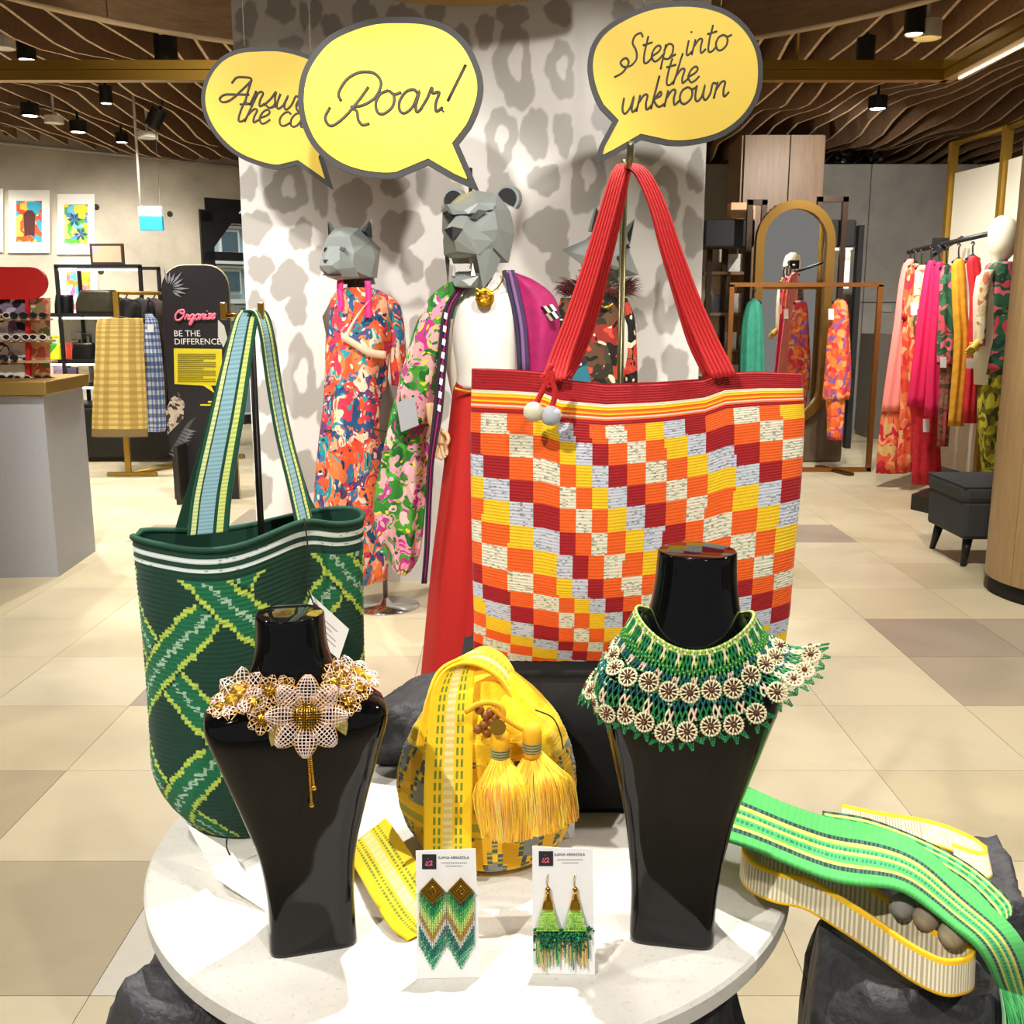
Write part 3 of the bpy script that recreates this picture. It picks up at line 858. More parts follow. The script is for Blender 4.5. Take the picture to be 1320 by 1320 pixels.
# long cheek plates either side of the open mouth
pm = [o for o in bpy.data.objects if o.name == 'animal_mask'][0]
for s in (-1, 1):
    obj('cheek_plate', MB().hull(one([(.06, -.07, .146), (.068, -.195, .105), (.1, -.09, .02), (.09, -.055, .08), (.09, -.14, .05)], s)), mask_grey, pm, smooth=False)
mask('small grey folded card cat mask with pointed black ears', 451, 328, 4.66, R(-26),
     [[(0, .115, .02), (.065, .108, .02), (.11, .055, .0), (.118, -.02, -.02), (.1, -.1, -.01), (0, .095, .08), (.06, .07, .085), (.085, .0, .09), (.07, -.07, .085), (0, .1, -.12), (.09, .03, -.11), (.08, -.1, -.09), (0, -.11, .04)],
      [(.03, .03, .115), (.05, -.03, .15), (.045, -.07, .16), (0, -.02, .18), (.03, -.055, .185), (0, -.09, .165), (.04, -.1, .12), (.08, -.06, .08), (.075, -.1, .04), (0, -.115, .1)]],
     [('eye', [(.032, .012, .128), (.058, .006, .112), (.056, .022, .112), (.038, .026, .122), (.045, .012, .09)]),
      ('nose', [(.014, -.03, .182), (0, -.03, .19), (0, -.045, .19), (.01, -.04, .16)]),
      ('mouth', [(.052, -.088, .145), (0, -.09, .17), (.045, -.095, .13), (0, -.098, .15)])],  # black mouth strip paints in the shadow under the muzzle fold
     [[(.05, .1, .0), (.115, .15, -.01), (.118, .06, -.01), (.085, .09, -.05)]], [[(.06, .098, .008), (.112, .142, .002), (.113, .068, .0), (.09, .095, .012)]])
mask('grey folded card wolf mask with sharp cheek tufts and pointed ears', 781, 322, 4.55, R(14),
     [[(0, .1, .04), (.06, .09, .03), (.09, .03, .04), (.08, -.04, .05), (0, .06, .12), (.05, .02, .11), (0, .08, -.1), (.09, .0, -.09), (.07, -.09, -.06), (0, -.1, .02)],
      [(.028, .02, .12), (.035, -.05, .21), (0, -.03, .22), (.03, -.08, .2), (0, -.095, .18), (.06, -.08, .08), (0, .04, .125)],
      [(.07, .04, .04), (.185, -.055, -.02), (.08, -.1, .03), (.06, -.06, .08), (.07, -.03, -.05)],
      [(.05, -.08, .06), (.1, -.12, .0), (0, -.13, .05), (0, -.09, .1)]],
     [('eye', [(.026, .012, .132), (.072, .025, .1), (.05, .034, .115), (.045, .01, .12), (.05, .01, .08)]),
      ('nose', [(.016, -.045, .222), (0, -.035, .23), (0, -.06, .226), (.012, -.055, .2)])],
     [[(.03, .08, .02), (.095, .17, -.02), (.1, .05, .0), (.06, .06, -.05)]], [[(.04, .085, .03), (.09, .158, -.008), (.092, .06, .012), (.06, .07, .034)]], roll=R(16))

# ---------------------------------------------------------------- mannequins
skin = M('mannequin_pale', '#cfc8b8', .5)
skin_dark = M('mannequin_taupe', '#5d5147', .5)
wood_hand = M('hand_wood', '#d8b083', .5)
def stand(o, x, y, top):
    obj('stand_base', MB().lathe([(.02, .007), (.16, .007), (.16, .014), (.03, .02), (.012, .05)], 32, (x, y, 0)), chrome, o, world=True)
    obj('stand_pole', MB().cyl((x, y, .02), (x, y, top), .012, n=10), chrome, o, world=True)
def torso(x, y, z0, z1, zs, yaw=0, w=.17):
    """one continuous figure: legs' top, hips, waist, chest, shoulders, neck, head"""
    H = zs - z0
    prof = [(z0, .1, .08), (z0 + .12 * H, .15, .11), (z0 + .3 * H, .155, .105), (z0 + .52 * H, .115, .085), (z0 + .72 * H, .15, .1), (z0 + .88 * H, w, .085), (zs - .01, w * .75, .065), (zs + .03, .055, .055), (zs + .09, .048, .052), (zs + .13, .06, .07), (z1 - .1, .075, .09), (z1 - .03, .06, .07), (z1, .02, .025)]
    return MB().loft([[Vector((x + rx * math.cos(2 * math.pi * k / 20), y + ry * math.sin(2 * math.pi * k / 20), z)) for k in range(20)] for z, rx, ry in prof])

# ---- figure in the patterned dress (cat mask)
prA = MPRINT('dress_print', ['#d9492f', '#e8743f', '#f2a07b', '#25507a', '#2b8a94', '#c7344d', '#e0c3a5', '#5a3f6e', '#e4572e', '#3c6fa0'], 20, .22, 9, (1, 1, .8), fine=['#f3d9bd', '#1d2f4f', '#e26a3c', '#c2314a', '#f08d5a', '#2e9aa0'])
Y1 = 4.72
f1 = thing('mannequin', 'mannequin in long coral and blue abstract print dress wearing the cat mask', 'mannequin', (P(470, 780, Y1).x, Y1, 0.007))
bx1 = P(470, 500, Y1).x
obj('body', torso(P(463, 400, Y1).x, Y1 + .01, .75, 1.62, 1.46), skin_dark, f1, world=True)
stand(f1, P(496, 778, Y1).x, Y1 + .03, .8)
obj('dress', cloth_mb([(371, 446, 480), (377, 432, 494), (390, 426, 506), (420, 423, 508), (450, 421, 504), (480, 419, 500), (520, 417, 500), (560, 412, 501), (610, 407, 502), (660, 404, 503), (700, 402, 502), (745, 404, 499)], Y1, lambda v: .1 + .06 * smooth(v), fold=.14, nf=7, n=56), prA, f1, world=True)
obj('sleeve', cloth_mb([(380, 486, 503), (395, 496, 516), (430, 502, 522), (470, 503, 523), (496, 505, 520)], Y1 + .02, .055, fold=.08), prA, f1, world=True)
obj('sleeve', cloth_mb([(382, 428, 440), (400, 423, 434), (440, 420, 432), (480, 420, 430), (500, 421, 429)], Y1 + .03, .05, fold=.08), prA, f1, world=True)
peach = M('peach_strap', '#e8b79a', .6)
def strap(m, pts, Y, w, off=.12):
    q = cr([P(x, y, Y - off) for x, y in pts], 5)
    return m.ribbon(q, Vector((w * .7, 0, w * .7)), .004)
obj('cross_strap', strap(MB(), [(473, 390), (462, 405), (450, 425), (446, 437)], Y1, .05, .14), peach, f1, world=True)
obj('cross_strap', MB().ribbon(cr([P(x, y, Y1 - .14) for x, y in [(440, 433), (455, 442), (475, 454), (498, 458)]], 5), Vector((.0, 0, .035)), .005), peach, f1, world=True)
pk = M('pink_ribbon', '#d92c7a', .5)
for pts in ([(439, 360), (438, 375), (440, 392), (438, 402)], [(474, 362), (475, 380), (474, 398), (475, 410)]):
    obj('ribbon_tie', MB().ribbon(cr([P(x, y, Y1 - .13) for x, y in pts], 5), Vector((.028, 0, 0)), .004), pk, f1, world=True)
obj('waist_tie', MB().tube(cr([P(x, y, Y1 - .115) for x, y in [(418, 556), (440, 553), (460, 556), (480, 553), (500, 557)]], 4), .004, 6), mask_dark, f1, world=True)

# ---- figure in white top, red skirt and floral kimono (panther mask)
Y2 = 3.82
f2 = thing('mannequin', 'mannequin in white top, red skirt and floral kimono wearing the panther mask', 'mannequin', (P(620, 880, Y2).x, Y2, 0.007))
obj('body', torso(P(624, 400, Y2).x, Y2 + .01, .6, 1.7, 1.47), skin, f2, world=True)
stand(f2, P(622, 880, Y2).x, Y2 + .05, .65)
obj('white_top', cloth_mb([(352, 604, 650), (366, 604, 652), (378, 594, 662), (395, 583, 668), (425, 580, 669), (455, 582, 668), (480, 586, 667), (498, 586, 668)], Y2, lambda v: .06 + .07 * math.sin(min(1, v * 1.25) * math.pi * .55), n=40), M('white_knit', '#e3e0d8', .8), f2, world=True)
redsk = M('red_skirt', '#b3130f', .75, bump=.2, bscale=400)
obj('skirt', cloth_mb([(488, 586, 668), (500, 584, 670), (560, 577, 680), (640, 567, 692), (720, 557, 704), (800, 549, 716), (886, 541, 726)], Y2, lambda v: .11 + .1 * v, fold=.12, nf=8, n=72), redsk, f2, world=True)
obj('belt', MB().tube(cr([P(x, y, Y2 - .125) for x, y in [(585, 500), (600, 504), (630, 506), (668, 504)]], 5), .005, 6), gold, f2, world=True)
flor = MPRINT('kimono_floral', ['#d98aa0', '#2f7a2c', '#e3b7b4', '#46952f', '#c99b9b', '#b2307f', '#1f5c27', '#dba3b0'], 19, .2, 9, fine=['#2e7d2b', '#4f9f35', '#1f6427', '#e2bf2a', '#b32d84', '#3a8a30'])
mag = M('kimono_magenta', '#a3145c', .7, var=.3, vscale=22)
stripe = M('kimono_stripe', '#3d2a55', .7)
obj('kimono_sleeve', cloth_mb([(360, 588, 604), (372, 566, 602), (392, 548, 596), (425, 534, 588), (465, 522, 578), (505, 512, 566), (545, 510, 557)], Y2 + .02, lambda v: .06 + .05 * math.sin(v * math.pi), fold=.1, nf=6, n=48), flor, f2, world=True)
obj('kimono_panel', cloth_mb([(470, 528, 566), (520, 507, 562), (560, 498, 556), (600, 490, 552), (645, 482, 549), (690, 486, 545), (718, 500, 540), (736, 510, 530)], Y2 + .1, lambda v: .05 + .02 * v, fold=.25, nf=7, n=56), flor, f2, world=True)
for a, b, m_ in ((0, 9, '#21152b'), (9, 15, '#8d1b57'), (15, 21, '#2a1a33')):
    obj('kimono_border', cloth_mb([(352, 603 + a * .25, 603 + b * .25), (368, 590 + a * .6, 590 + b * .6), (400, 571 + a * .6, 571 + b * .6), (450, 565 + a * .6, 565 + b * .6), (500, 561 + a * .6, 561 + b * .6), (540, 557 + a * .6, 557 + b * .6), (600, 551 + a * .4, 551 + b * .4), (700, 547 + a * .35, 547 + b * .35), (752, 543 + a * .35, 543 + b * .35)], Y2 - .1, .008, n=10), M('border_' + m_[1:], m_, .7), f2, world=True)
for i in range(8):
    y = 402 + i * 17
    obj('border_check', MB().prism([P(573 - i * 1.2, y, Y2 - .112), P(577 - i * 1.2, y + 2, Y2 - .112), P(576 - i * 1.2, y + 10, Y2 - .112), P(572 - i * 1.2, y + 8, Y2 - .112)], (0, .004, 0)), white_card, f2, world=True)
obj('kimono_back', cloth_mb([(352, 650, 666), (362, 655, 690), (382, 660, 714), (410, 664, 722), (450, 667, 718), (500, 668, 716), (560, 670, 720)], Y2 + .03, lambda v: .06 + .03 * math.sin(v * 3), fold=.1, nf=5), mag, f2, world=True)
for a, c in ((0, '#2c2345'), (6, '#7d5a86'), (10, '#3d2a55')):
    obj('kimono_border', cloth_mb([(348, 648 + a, 653 + a), (370, 653 + a, 659 + a), (420, 663 + a, 669 + a), (480, 667 + a, 673 + a)], Y2 - .07, .008, n=10), M('lapel_' + c[1:], c, .7), f2, world=True)
cuff = MB()
def pxsheet(quad, Y, nu, nv, colf, bulge=.02):
    a, b, c, d = quad
    def fn(u, v):
        x = lerp(lerp(a[0], b[0], u), lerp(d[0], c[0], u), v); y = lerp(lerp(a[1], b[1], u), lerp(d[1], c[1], u), v)
        return P(x, y, Y - bulge * math.sin(u * math.pi))
    return MB().sheet(nu, nv, fn, colf)
ck = lambda u, v: lin('#e3dccb') if (int(u * 4) + int(v * 2)) % 2 else lin('#1d1722')
obj('kimono_cuff', pxsheet([(696, 396), (712, 392), (724, 408), (710, 414)], Y2 - .07, 8, 4, ck), vprint, f2, world=True)
obj('kimono_cuff', pxsheet([(722, 448), (748, 452), (758, 468), (728, 478)], Y2 - .02, 8, 4, ck), vprint, f2, world=True)
obj('kimono_hem', cloth_mb([(462, 738, 755), (475, 735, 758), (492, 731, 762), (520, 728, 766)], Y2, .03, n=20), M('teal_hem', '#1f6f80', .7), f2, world=True)
# pendant
neckl = [P(x, y, Y2 - .12) for x, y in [(604, 352), (608, 366), (617, 374), (626, 379), (640, 372), (648, 360), (648, 348)]]
obj('necklace_chain', MB().tube(cr(neckl, 6), .003, 6), gold, f2, world=True)
pp = P(625, 384, Y2 - .14)
obj('pendant', MB().lathe([(.001, .012), (.018, .014), (.026, .008), (.034, .006), (.034, -.006), (.001, -.006)], 14, pp, Matrix.Rotation(R(90), 4, 'X'), sm=False), M('gold_rough', '#b98a25', .3, 1, bump=.8, bscale=90, bdist=.006), f2, world=True)
obj('card_tag', MB().prism([P(592, 366, Y2 - .1), P(602, 364, Y2 - .1), P(596, 382, Y2 - .1), P(586, 384, Y2 - .1)], (0, .002, 0)), white_card, f2, world=True)
obj('grey_patch', MB().prism([P(511, 519, Y2 - .1), P(534, 512, Y2 - .1), P(540, 548, Y2 - .1), P(517, 557, Y2 - .1)], (0, .002, 0)), M('tag_grey', '#9b9da3', .7), f2, world=True)
# hand below the sleeve
hm = MB()
Yh = Y2 - .06
def limb(pts, r0, r1, n=8):
    q = cr(pts, 5); hm.tube(q, lambda t: lerp(r0, r1, t), n)
limb([P(556, 520, Yh + .02), P(558, 540, Yh + .01), P(561, 550, Yh)], .024, .019)
rings = []
for t, (cx, cy, w, d) in enumerate([(561, 546, 5.5, .017), (562, 553, 8, .017), (564, 561, 10, .016), (567, 569, 9.5, .014), (568, 573, 8, .011)]):
    c = P(cx, cy, Yh); h = (P(cx + w, cy, Yh) - c)
    rings.append([c + h * math.cos(2 * math.pi * k / 12) + Vector((0, d * math.sin(2 * math.pi * k / 12), 0)) for k in range(12)])
hm.loft(rings)
for pts in ([(559, 569), (557, 578), (560, 585), (565, 590)], [(564, 572), (563, 582), (566, 589), (570, 592)], [(569, 572), (570, 581), (572, 587), (574, 590)], [(573, 569), (575, 577), (576, 583), (575, 587)]):
    limb([P(x, y, Yh - .004 * i) for i, (x, y) in enumerate(pts)], .0088, .006, 8)
limb([P(570, 556, Yh - .01), P(576, 560, Yh - .025), P(578, 567, Yh - .03), P(576, 573, Yh - .03)], .0095, .0065)
obj('hand', hm, wood_hand, f2, world=True)

# ---- figure in the dark floral blouse (wolf mask)
Y3 = 4.6
camo = MPRINT('blouse_print', ['#17140f', '#2a2a1c', '#8f2a22', '#1d1813', '#5d4029', '#b23a2b', '#14120e', '#3b3a26'], 12, .25, 7, fine=['#14120e', '#8d5a3a', '#c24a35', '#d8cdb0', '#1a1712', '#7a2620', '#2c2c1e'])
f3 = thing('mannequin', 'mannequin in dark floral blouse with maroon fur collar wearing the wolf mask', 'mannequin', (P(772, 790, Y3).x, Y3, 0.007))
obj('body', torso(P(772, 400, Y3).x, Y3 + .01, .6, 1.68, 1.44), skin, f3, world=True)
stand(f3, P(772, 790, Y3).x, Y3 + .05, .65)
obj('blouse', cloth_mb([(372, 752, 792), (380, 738, 800), (400, 728, 806), (430, 728, 806), (470, 730, 806), (520, 726, 810)], Y3, lambda v: .08 + .05 * v, fold=.08, nf=6), camo, f3, world=True)
obj('sleeve', cloth_mb([(384, 722, 742), (410, 718, 738), (450, 716, 736), (500, 716, 736)], Y3, .05, fold=.06), camo, f3, world=True)
obj('sleeve', cloth_mb([(384, 794, 808), (410, 798, 818), (450, 800, 821), (500, 800, 822)], Y3, .05, fold=.06), camo, f3, world=True)
obj('trousers', cloth_mb([(500, 730, 812), (560, 726, 818), (680, 728, 816), (790, 732, 812)], Y3, .12, fold=.1, nf=6), M('dark_trousers', '#1f1c1a', .8), f3, world=True)
fur = MB(); random.seed(8)
fc = P(770, 378, Y3)
for i in range(900):
    a = random.random() * 2 * math.pi
    rx, ry = .14 * (.75 + .3 * random.random()), .11
    b = fc + Vector((rx * math.cos(a), ry * math.sin(a), .02 + random.uniform(-.03, .03)))
    d = Vector((math.cos(a) * 1.1, math.sin(a), random.uniform(-.3, .9))).normalized()
    L = random.uniform(.03, .07); s = d.orthogonal().normalized() * .0016
    mid = b + d * L * .6 + Vector((random.uniform(-.01, .01), 0, 0)); e = b + d * L + Vector((random.uniform(-.01, .01), 0, -.012))
    fur.add([b - s, b + s, mid + s * .8, mid - s * .8, e], [(0, 1, 2, 3), (3, 2, 4)])
obj('fur_collar', fur, M('maroon_fur', '#4a1014', .7), f3, world=True, kind='stuff')
obj('necklace', MB().tube(cr([P(x, y, Y3 - .13) for x, y in [(764, 380), (770, 390), (780, 396), (790, 392)]], 6), .006, 6), gold, f3, world=True)

# ---------------------------------------------------------------- ceiling spotlights
lamp_glow = M('lamp_glow', '#fff1d8', .4, emit=12)
def can(px, py, r, h, white=False, tilt=0, lab='', beam=None):
    c = G(px, py, 3.0)
    o = thing('ceiling_spotlight', lab, 'spotlight', c, 0)
    o.rotation_euler = (0, R(tilt), 0)
    body = M('white_can', '#d8d3c8', .5) if white else black_metal
    obj('lamp_housing', MB().lathe([(r * .8, .01), (r, 0), (r, h), (r * .9, h)], 18), body, o, smooth=False)
    obj('lamp_lens', MB().lathe([(.001, .004), (r * .78, .004), (r * .78, .01), (.001, .01)], 18), lamp_glow if beam else M('lamp_dim', '#e8e0d0', .4), o, smooth=False)
    obj('lamp_stem', MB().cyl((0, 0, h), (0, 0, .62), .012, n=8), body, o)
    if beam:                                             # the lamp's own light, leaving through its lens
        aim, power, size = beam
        l = bpy.data.lights.new('lamp_light', 'SPOT'); l.energy = power; l.spot_size = R(size); l.spot_blend = .7
        l.shadow_soft_size = r * .5; l.color = (1, .95, .87)
        lo = bpy.data.objects.new('lamp_light', l); COL.objects.link(lo); lo.parent = o
        Mr = o.rotation_euler.to_matrix().to_4x4()
        lo.location = (0, 0, -r * .5 - .006)
        d = Vector(aim) - (c + Mr @ Vector(lo.location))
        lo.rotation_euler = (Mr.inverted() @ d.to_track_quat('-Z', 'Y').to_matrix().to_4x4()).to_euler()
BEAM = {(215, 83): ((-2.0, 6.9, 0), 190, 125), (35, 78): ((-3.4, 7.2, 0), 170, 125), (39, 150): ((-4.7, 11.4, 1.0), 110, 90),
        (101, 171): ((-4.4, 11.9, 1.2), 100, 80), (196, 163): ((-3.9, 12.3, 1.4), 150, 70), (137, 134): ((-3.3, 9.2, 0), 170, 120),
        (157, 184): ((-3.9, 12.0, 1.0), 120, 90), (1178, 45): ((3.3, 8.0, 1.2), 230, 90), (1115, 81): ((2.5, 8.3, .0), 220, 120), (1131, 141): ((3.1, 11.6, 1.2), 150, 110)}
for a in ((215, 83, .075, .2, 0, 0, 'large black cylinder spotlight hanging close to the timber fascia'), (35, 78, .06, .12, 0, 0, 'black ceiling spotlight above the brass beam near the fin edges'),
          (137, 134, .05, .13, 0, 0, 'slim black ceiling spotlight just past the brass beam'), (39, 150, .075, .1, 0, 0, 'short black ceiling spotlight above the framed pictures'),
          (101, 171, .075, .1, 0, 0, 'short black spotlight between fins over the concrete wall'), (196, 163, .07, .16, 0, 28, 'tilted black spotlight with bright lens above the hanging exit sign'),
          (157, 184, .06, .09, 0, 0, 'small black spotlight near the foot of the ceiling fins'), (5, 63, .07, .07, 1, 0, 'white round ceiling fitting above the brass beam'),
          (70, 159, .08, .06, 1, 0, 'white ceiling speaker fitting beside short black spotlights'), (190, 178, .1, .05, 1, 0, 'white round fitting above the hanging exit sign'),
          (1178, 45, .06, .16, 0, 0, 'black cylinder spotlight with lit lens beside a white fitting'), (1115, 81, .06, .16, 0, 0, 'black cylinder spotlight just before the brass beam corner'),
          (1131, 141, .075, .1, 0, 0, 'short black spotlight over the concrete panels'), (1195, 50, .08, .1, 1, 0, 'white round ceiling fitting next to a black spotlight')):
    can(a[0], a[1], a[2], a[3], bool(a[4]), a[5], a[6], BEAM.get((a[0], a[1])))

# ---------------------------------------------------------------- left: hanging sign, pictures
e0 = P(195, 281, 9.2)
ex = thing('hanging_sign', 'white and light blue box sign hung from the ceiling fins', 'sign', e0)
obj('sign_box', MB().box((0, 0, .055), (.2, .06, .08), bev=.006), M('sign_white', '#e9eeee', .4, emit=.5), ex)
obj('sign_panel', MB().box((0, 0, -.045), (.2, .05, .12), bev=.006), M('sign_blue', '#2fb0d6', .4, emit=.5), ex)
obj('hanging_rod', MB().cyl((-.085, 0, .09), (-.085, 0, 4.0 - e0.z - .45), .012, n=8), M('white_can', '#d8d3c8', .5), ex)
obj('hanging_cable', MB().cyl((.085, 0, .09), (.085, 0, 4.0 - e0.z - .45), .003, n=5), chrome, ex)
def wq(x0, y0, x1, y1, off):
    return [onwall(x0, y1, off), onwall(x1, y1, off), onwall(x1, y0, off), onwall(x0, y0, off)]
ART = [['#d9b23a', '#3a9ab5', '#d8552f', '#e8c84a', '#c8452e'], ['#6fb9d8', '#e2cf3a', '#5aa63a', '#f0d86a', '#4a86b8'], ['#58b8c8', '#e8b83a', '#e86a9a', '#f0f0e8', '#e88a3a']]
frame_white = M('frame_white', '#e8e5dc', .5)
pic = [((11, 245, 64, 326), 0, 'white framed print of a dark red robot on mottled colours'), ((74, 250, 122, 328), 1, 'white framed print of blue flowers on yellow and green'),
       ((-34, 243, 4, 325), 0, 'white framed print on the far side of the robot picture from the flower print'), ((76, 338, 126, 412), 2, 'white framed print low on the wall behind the black shelf')]
for (x0, y0, x1, y1), k, lab in pic:
    q = wq(x0, y0, x1, y1, .04); c = sum(q, Vector()) / 4
    o = thing('framed_picture', lab, 'picture', c)
    obj('picture_frame', MB().prism([p for p in q], -WN * .04), frame_white, o, world=True)
    w, h = x1 - x0, y1 - y0
    mx, my = w * .19, h * .17
    q2 = wq(x0 + mx, y0 + my, x1 - mx, y1 - my, .043)
    obj('print', MB().prism(q2, -WN * .003), MPRINT('art_%d' % k, ART[k], 13, .25, 6), o, world=True)
    if k == 0 and x0 > 0:
        cx = (x0 + x1) / 2
        obj('motif', MB().prism([onwall(cx + a, b, .047) for a, b in ((-6, 305), (-7, 276), (-3, 271), (4, 271), (8, 276), (7, 305), (3, 303), (-2, 303))], -WN * .004), M('motif_red', '#4a1f1c', .7), o, world=True)
    if k == 1:
        m = MB(); cx = (x0 + x1) / 2
        for (fx, fy) in ((cx - 2, 283), (cx + 6, 302)):
            for a in range(6):
                t = a * math.pi / 3
                m.prism([onwall(fx + r * math.cos(t + d), fy + r * math.sin(t + d), .047) for r, d in ((0, 0), (6, .35), (10, 0), (6, -.35))], -WN * .004)
        obj('motif', m, M('motif_blue', '#2c4a6e', .7), o, world=True)

# ---------------------------------------------------------------- black shelving unit with goods
YS = 9.6
def px_box(m, x0, x1, y0, y1, Y, dep, col=(1, 1, 1), bev=0):
    a = P(x0, y1, Y); b = P(x1, y0, Y)
    return m.box(((a.x + b.x) / 2, Y + dep / 2, (a.z + b.z) / 2), (abs(b.x - a.x), dep, abs(b.z - a.z)), col=col, bev=bev)
sx0, sx1 = P(77, 400, YS).x, P(184, 400, YS).x
zt_ = P(80, 343, YS).z
sh = thing('shelving_unit', 'black steel shelving unit on a black cabinet beside the concrete wall', 'shelf', ((sx0 + sx1) / 2, YS + .25, 0.007))
for x in (sx0, sx1):
    for y in (YS, YS + .5): obj('post', MB().box((x, y, zt_ / 2 + .2), (.03, .03, zt_ - .4)), black_metal, sh, world=True)
for y in (YS, YS + .5): obj('top_rail', MB().box(((sx0 + sx1) / 2, y, zt_), (sx1 - sx0 + .03, .03, .03)), black_metal, sh, world=True)
shelf_z = []
for py in (406, 466, 496, 524):
    z = P(100, py, YS).z; shelf_z.append(z)
    obj('shelf_board', MB().box(((sx0 + sx1) / 2 - .1, YS + .25, z), (sx1 - sx0 + .3, .5, .035)), black_metal, sh, world=True)
    obj('shelf_light', MB().box(((sx0 + sx1) / 2 - .1, YS + .03, z - .03), (sx1 - sx0 + .1, .03, .015)), M('shelf_strip', '#fff6e0', .4, emit=5), sh, world=True)
obj('shelf_light', MB().box(((sx0 + sx1) / 2, YS + .03, zt_ - .03), (sx1 - sx0, .03, .015)), MATS['shelf_strip'], sh, world=True)
zc = P(100, 528, YS - .15).z
cx0, cx1 = P(62, 560, YS - .1).x, P(215, 560, YS - .1).x
obj('cabinet', MB().box(((cx0 + cx1) / 2, YS + .3, zc / 2 + .03), (cx1 - cx0, .75, zc - .06), bev=.008), M('cabinet_black', '#14120f', .45), sh, world=True)
obj('back_panel', MB().box(((sx0 + sx1) / 2 - .1, YS + .52, (shelf_z[0] + shelf_z[1]) / 2), (sx1 - sx0 + .2, .02, shelf_z[0] - shelf_z[1] - .06)), M('shelf_back_white', '#f3eedd', .6), sh, world=True)
def bag(label, x0, x1, y0, y1, Y, mat, handle=True, dep=.14, flare=1.1, group=None):
    o = thing('handbag', label, 'bag', P((x0 + x1) / 2, y1, Y + dep / 2), group=group)
    w = x1 - x0; cx = (x0 + x1) / 2
    m = MB().loft(between([(y0, cx - w / 2 / flare, cx + w / 2 / flare), (y0 + (y1 - y0) * .5, cx - w / 2 * 1.02, cx + w / 2 * 1.02), (y1, cx - w / 2, cx + w / 2)], Y + dep / 2, dep / 2, power=.5, n=24, fold=.05))
    obj('bag_body', m, mat, o, world=True)
    if handle:
        obj('bag_handle', MB().tube(cr([P(cx - w * .25, y0, Y + dep / 2), P(cx - w * .2, y0 - w * .35, Y + dep / 2), P(cx + w * .2, y0 - w * .35, Y + dep / 2), P(cx + w * .25, y0, Y + dep / 2)], 5), .012, 6), mat, o, world=True)
    return o
leather_b = M('leather_black', '#121110', .35); leather_o = M('leather_olive', '#2f2c1c', .4, var=.3, vscale=14)
bag('small black leather bag standing on the upper black shelf', 73, 93, 380, 404, YS + .05, leather_b, False)
bag('large slouchy dark olive leather bag on the upper black shelf', 101, 152, 374, 404, YS + .05, leather_o, False, dep=.2, flare=1.25)
bag('black bag with round handle on the middle black shelf', 95, 124, 442, 465, YS + .05, leather_b)
bag('yellow and green handbag with green hoop handle on the middle shelf', 60, 83, 443, 466, YS + .02, MPRINT('bag_yellow_green', ['#e3df1a', '#2a9a2a', '#e8e82a', '#35a835'], 5, .1, 3), True)
for i, (x0, x1, y0, y1, c, lab) in enumerate(((85, 92, 442, 464, '#d84a3a', 'small red and yellow box on the middle shelf beside the black bag'), (92, 104, 428, 438, '#4c463c', 'small dark frame card standing in the lit shelf'), (70, 84, 470, 495, '#b9a6c8', 'lilac folded scarf on the lower lit shelf'), (86, 98, 474, 495, '#6b5a80', 'purple folded textile on the lower lit shelf'), (102, 114, 470, 495, '#a89c84', 'beige boxed item on the lower lit shelf'))):
    m = MB(); px_box(m, x0, x1, y0, y1, YS + .1, .12, bev=.006)
    centred('shelf_item', m, M('item_%d' % i, c, .6, var=.25, vscale=20), lab, 'box')
# framed notice on top of the shelf
o = thing('tabletop_frame', 'dark framed notice standing on top of the black shelving unit', 'picture frame', P(137, 342, YS))
m = MB(); px_box(m, 117, 158, 314, 341, YS, .03); obj('picture_frame', m, M('frame_dark', '#3a2a22', .5), o, world=True)
m = MB(); px_box(m, 120, 155, 317, 338, YS - .006, .006); obj('print', m, MPRINT('notice', ['#b9aeb4', '#a89ca6', '#c9a58a', '#b5abb5'], 3, .1), o, world=True)

# ---------------------------------------------------------------- clothes rack with checked trousers
YR = 8.7
def vfold(label, name, rows, Y, dep, colf, mat=None, group=None, n=48, hang=None, sleeves=(), fold=.1, nf=6, cat='garment', lower=None, tagpos=None, seed=0):
    """garment hung on a rail"""
    ymid = rows[-1]
    o = thing(name, label, cat, P((rows[-1][1] + rows[-1][2]) / 2, rows[-1][0], Y), group=group)
    obj('cloth', MB().loft(between(rows, Y, dep, n=n, fold=fold * 1.6, nf=nf, seed=seed, sub=18 if colf else 5), col=colf if colf else (1, 1, 1)), mat or vprint, o, world=True)
    if lower:
        obj('underskirt', MB().loft(between(lower[0], Y + .02, dep, n=n, fold=fold * 1.5, nf=nf + 2, seed=seed + 2)), lower[1], o, world=True)
    for s in sleeves:
        obj('sleeve', MB().loft(between(s, Y - .01, dep * .6, n=20, fold=.05, seed=seed)), mat or vprint, o, world=True)
    if hang:
        x, y0 = hang; y1 = rows[0][0]; w = (rows[1][2] - rows[1][1]) * .5
        c = (rows[0][1] + rows[0][2]) / 2
        hm = MB().tube(cr([P(c, y1 + 2, Y), P(c, y0 + 6, Y), P(c + 2, y0 + 2, Y), P(c, y0, Y), P(c - 2, y0 + 2, Y)], 4), .006, 5)
        hm.tube([P(c - w, y1 + 5, Y), P(c, y1 - 1, Y), P(c + w, y1 + 5, Y)], .012, 6)
        obj('hanger', hm, black_metal, o, world=True)
    if tagpos:
        x, y, w, h = tagpos
        obj('price_tag', MB().prism([P(x, y + h, Y - dep - .03), P(x + w, y + h, Y - dep - .03), P(x + w, y, Y - dep - .03), P(x, y, Y - dep - .03)], (0, .003, 0)), white_card, o, world=True)
    return o
rk = thing('clothes_rack', 'brass clothes rack with a T foot standing before the black shelving unit', 'clothes rack', (P(160, 615, YR).x, YR, 0.007))
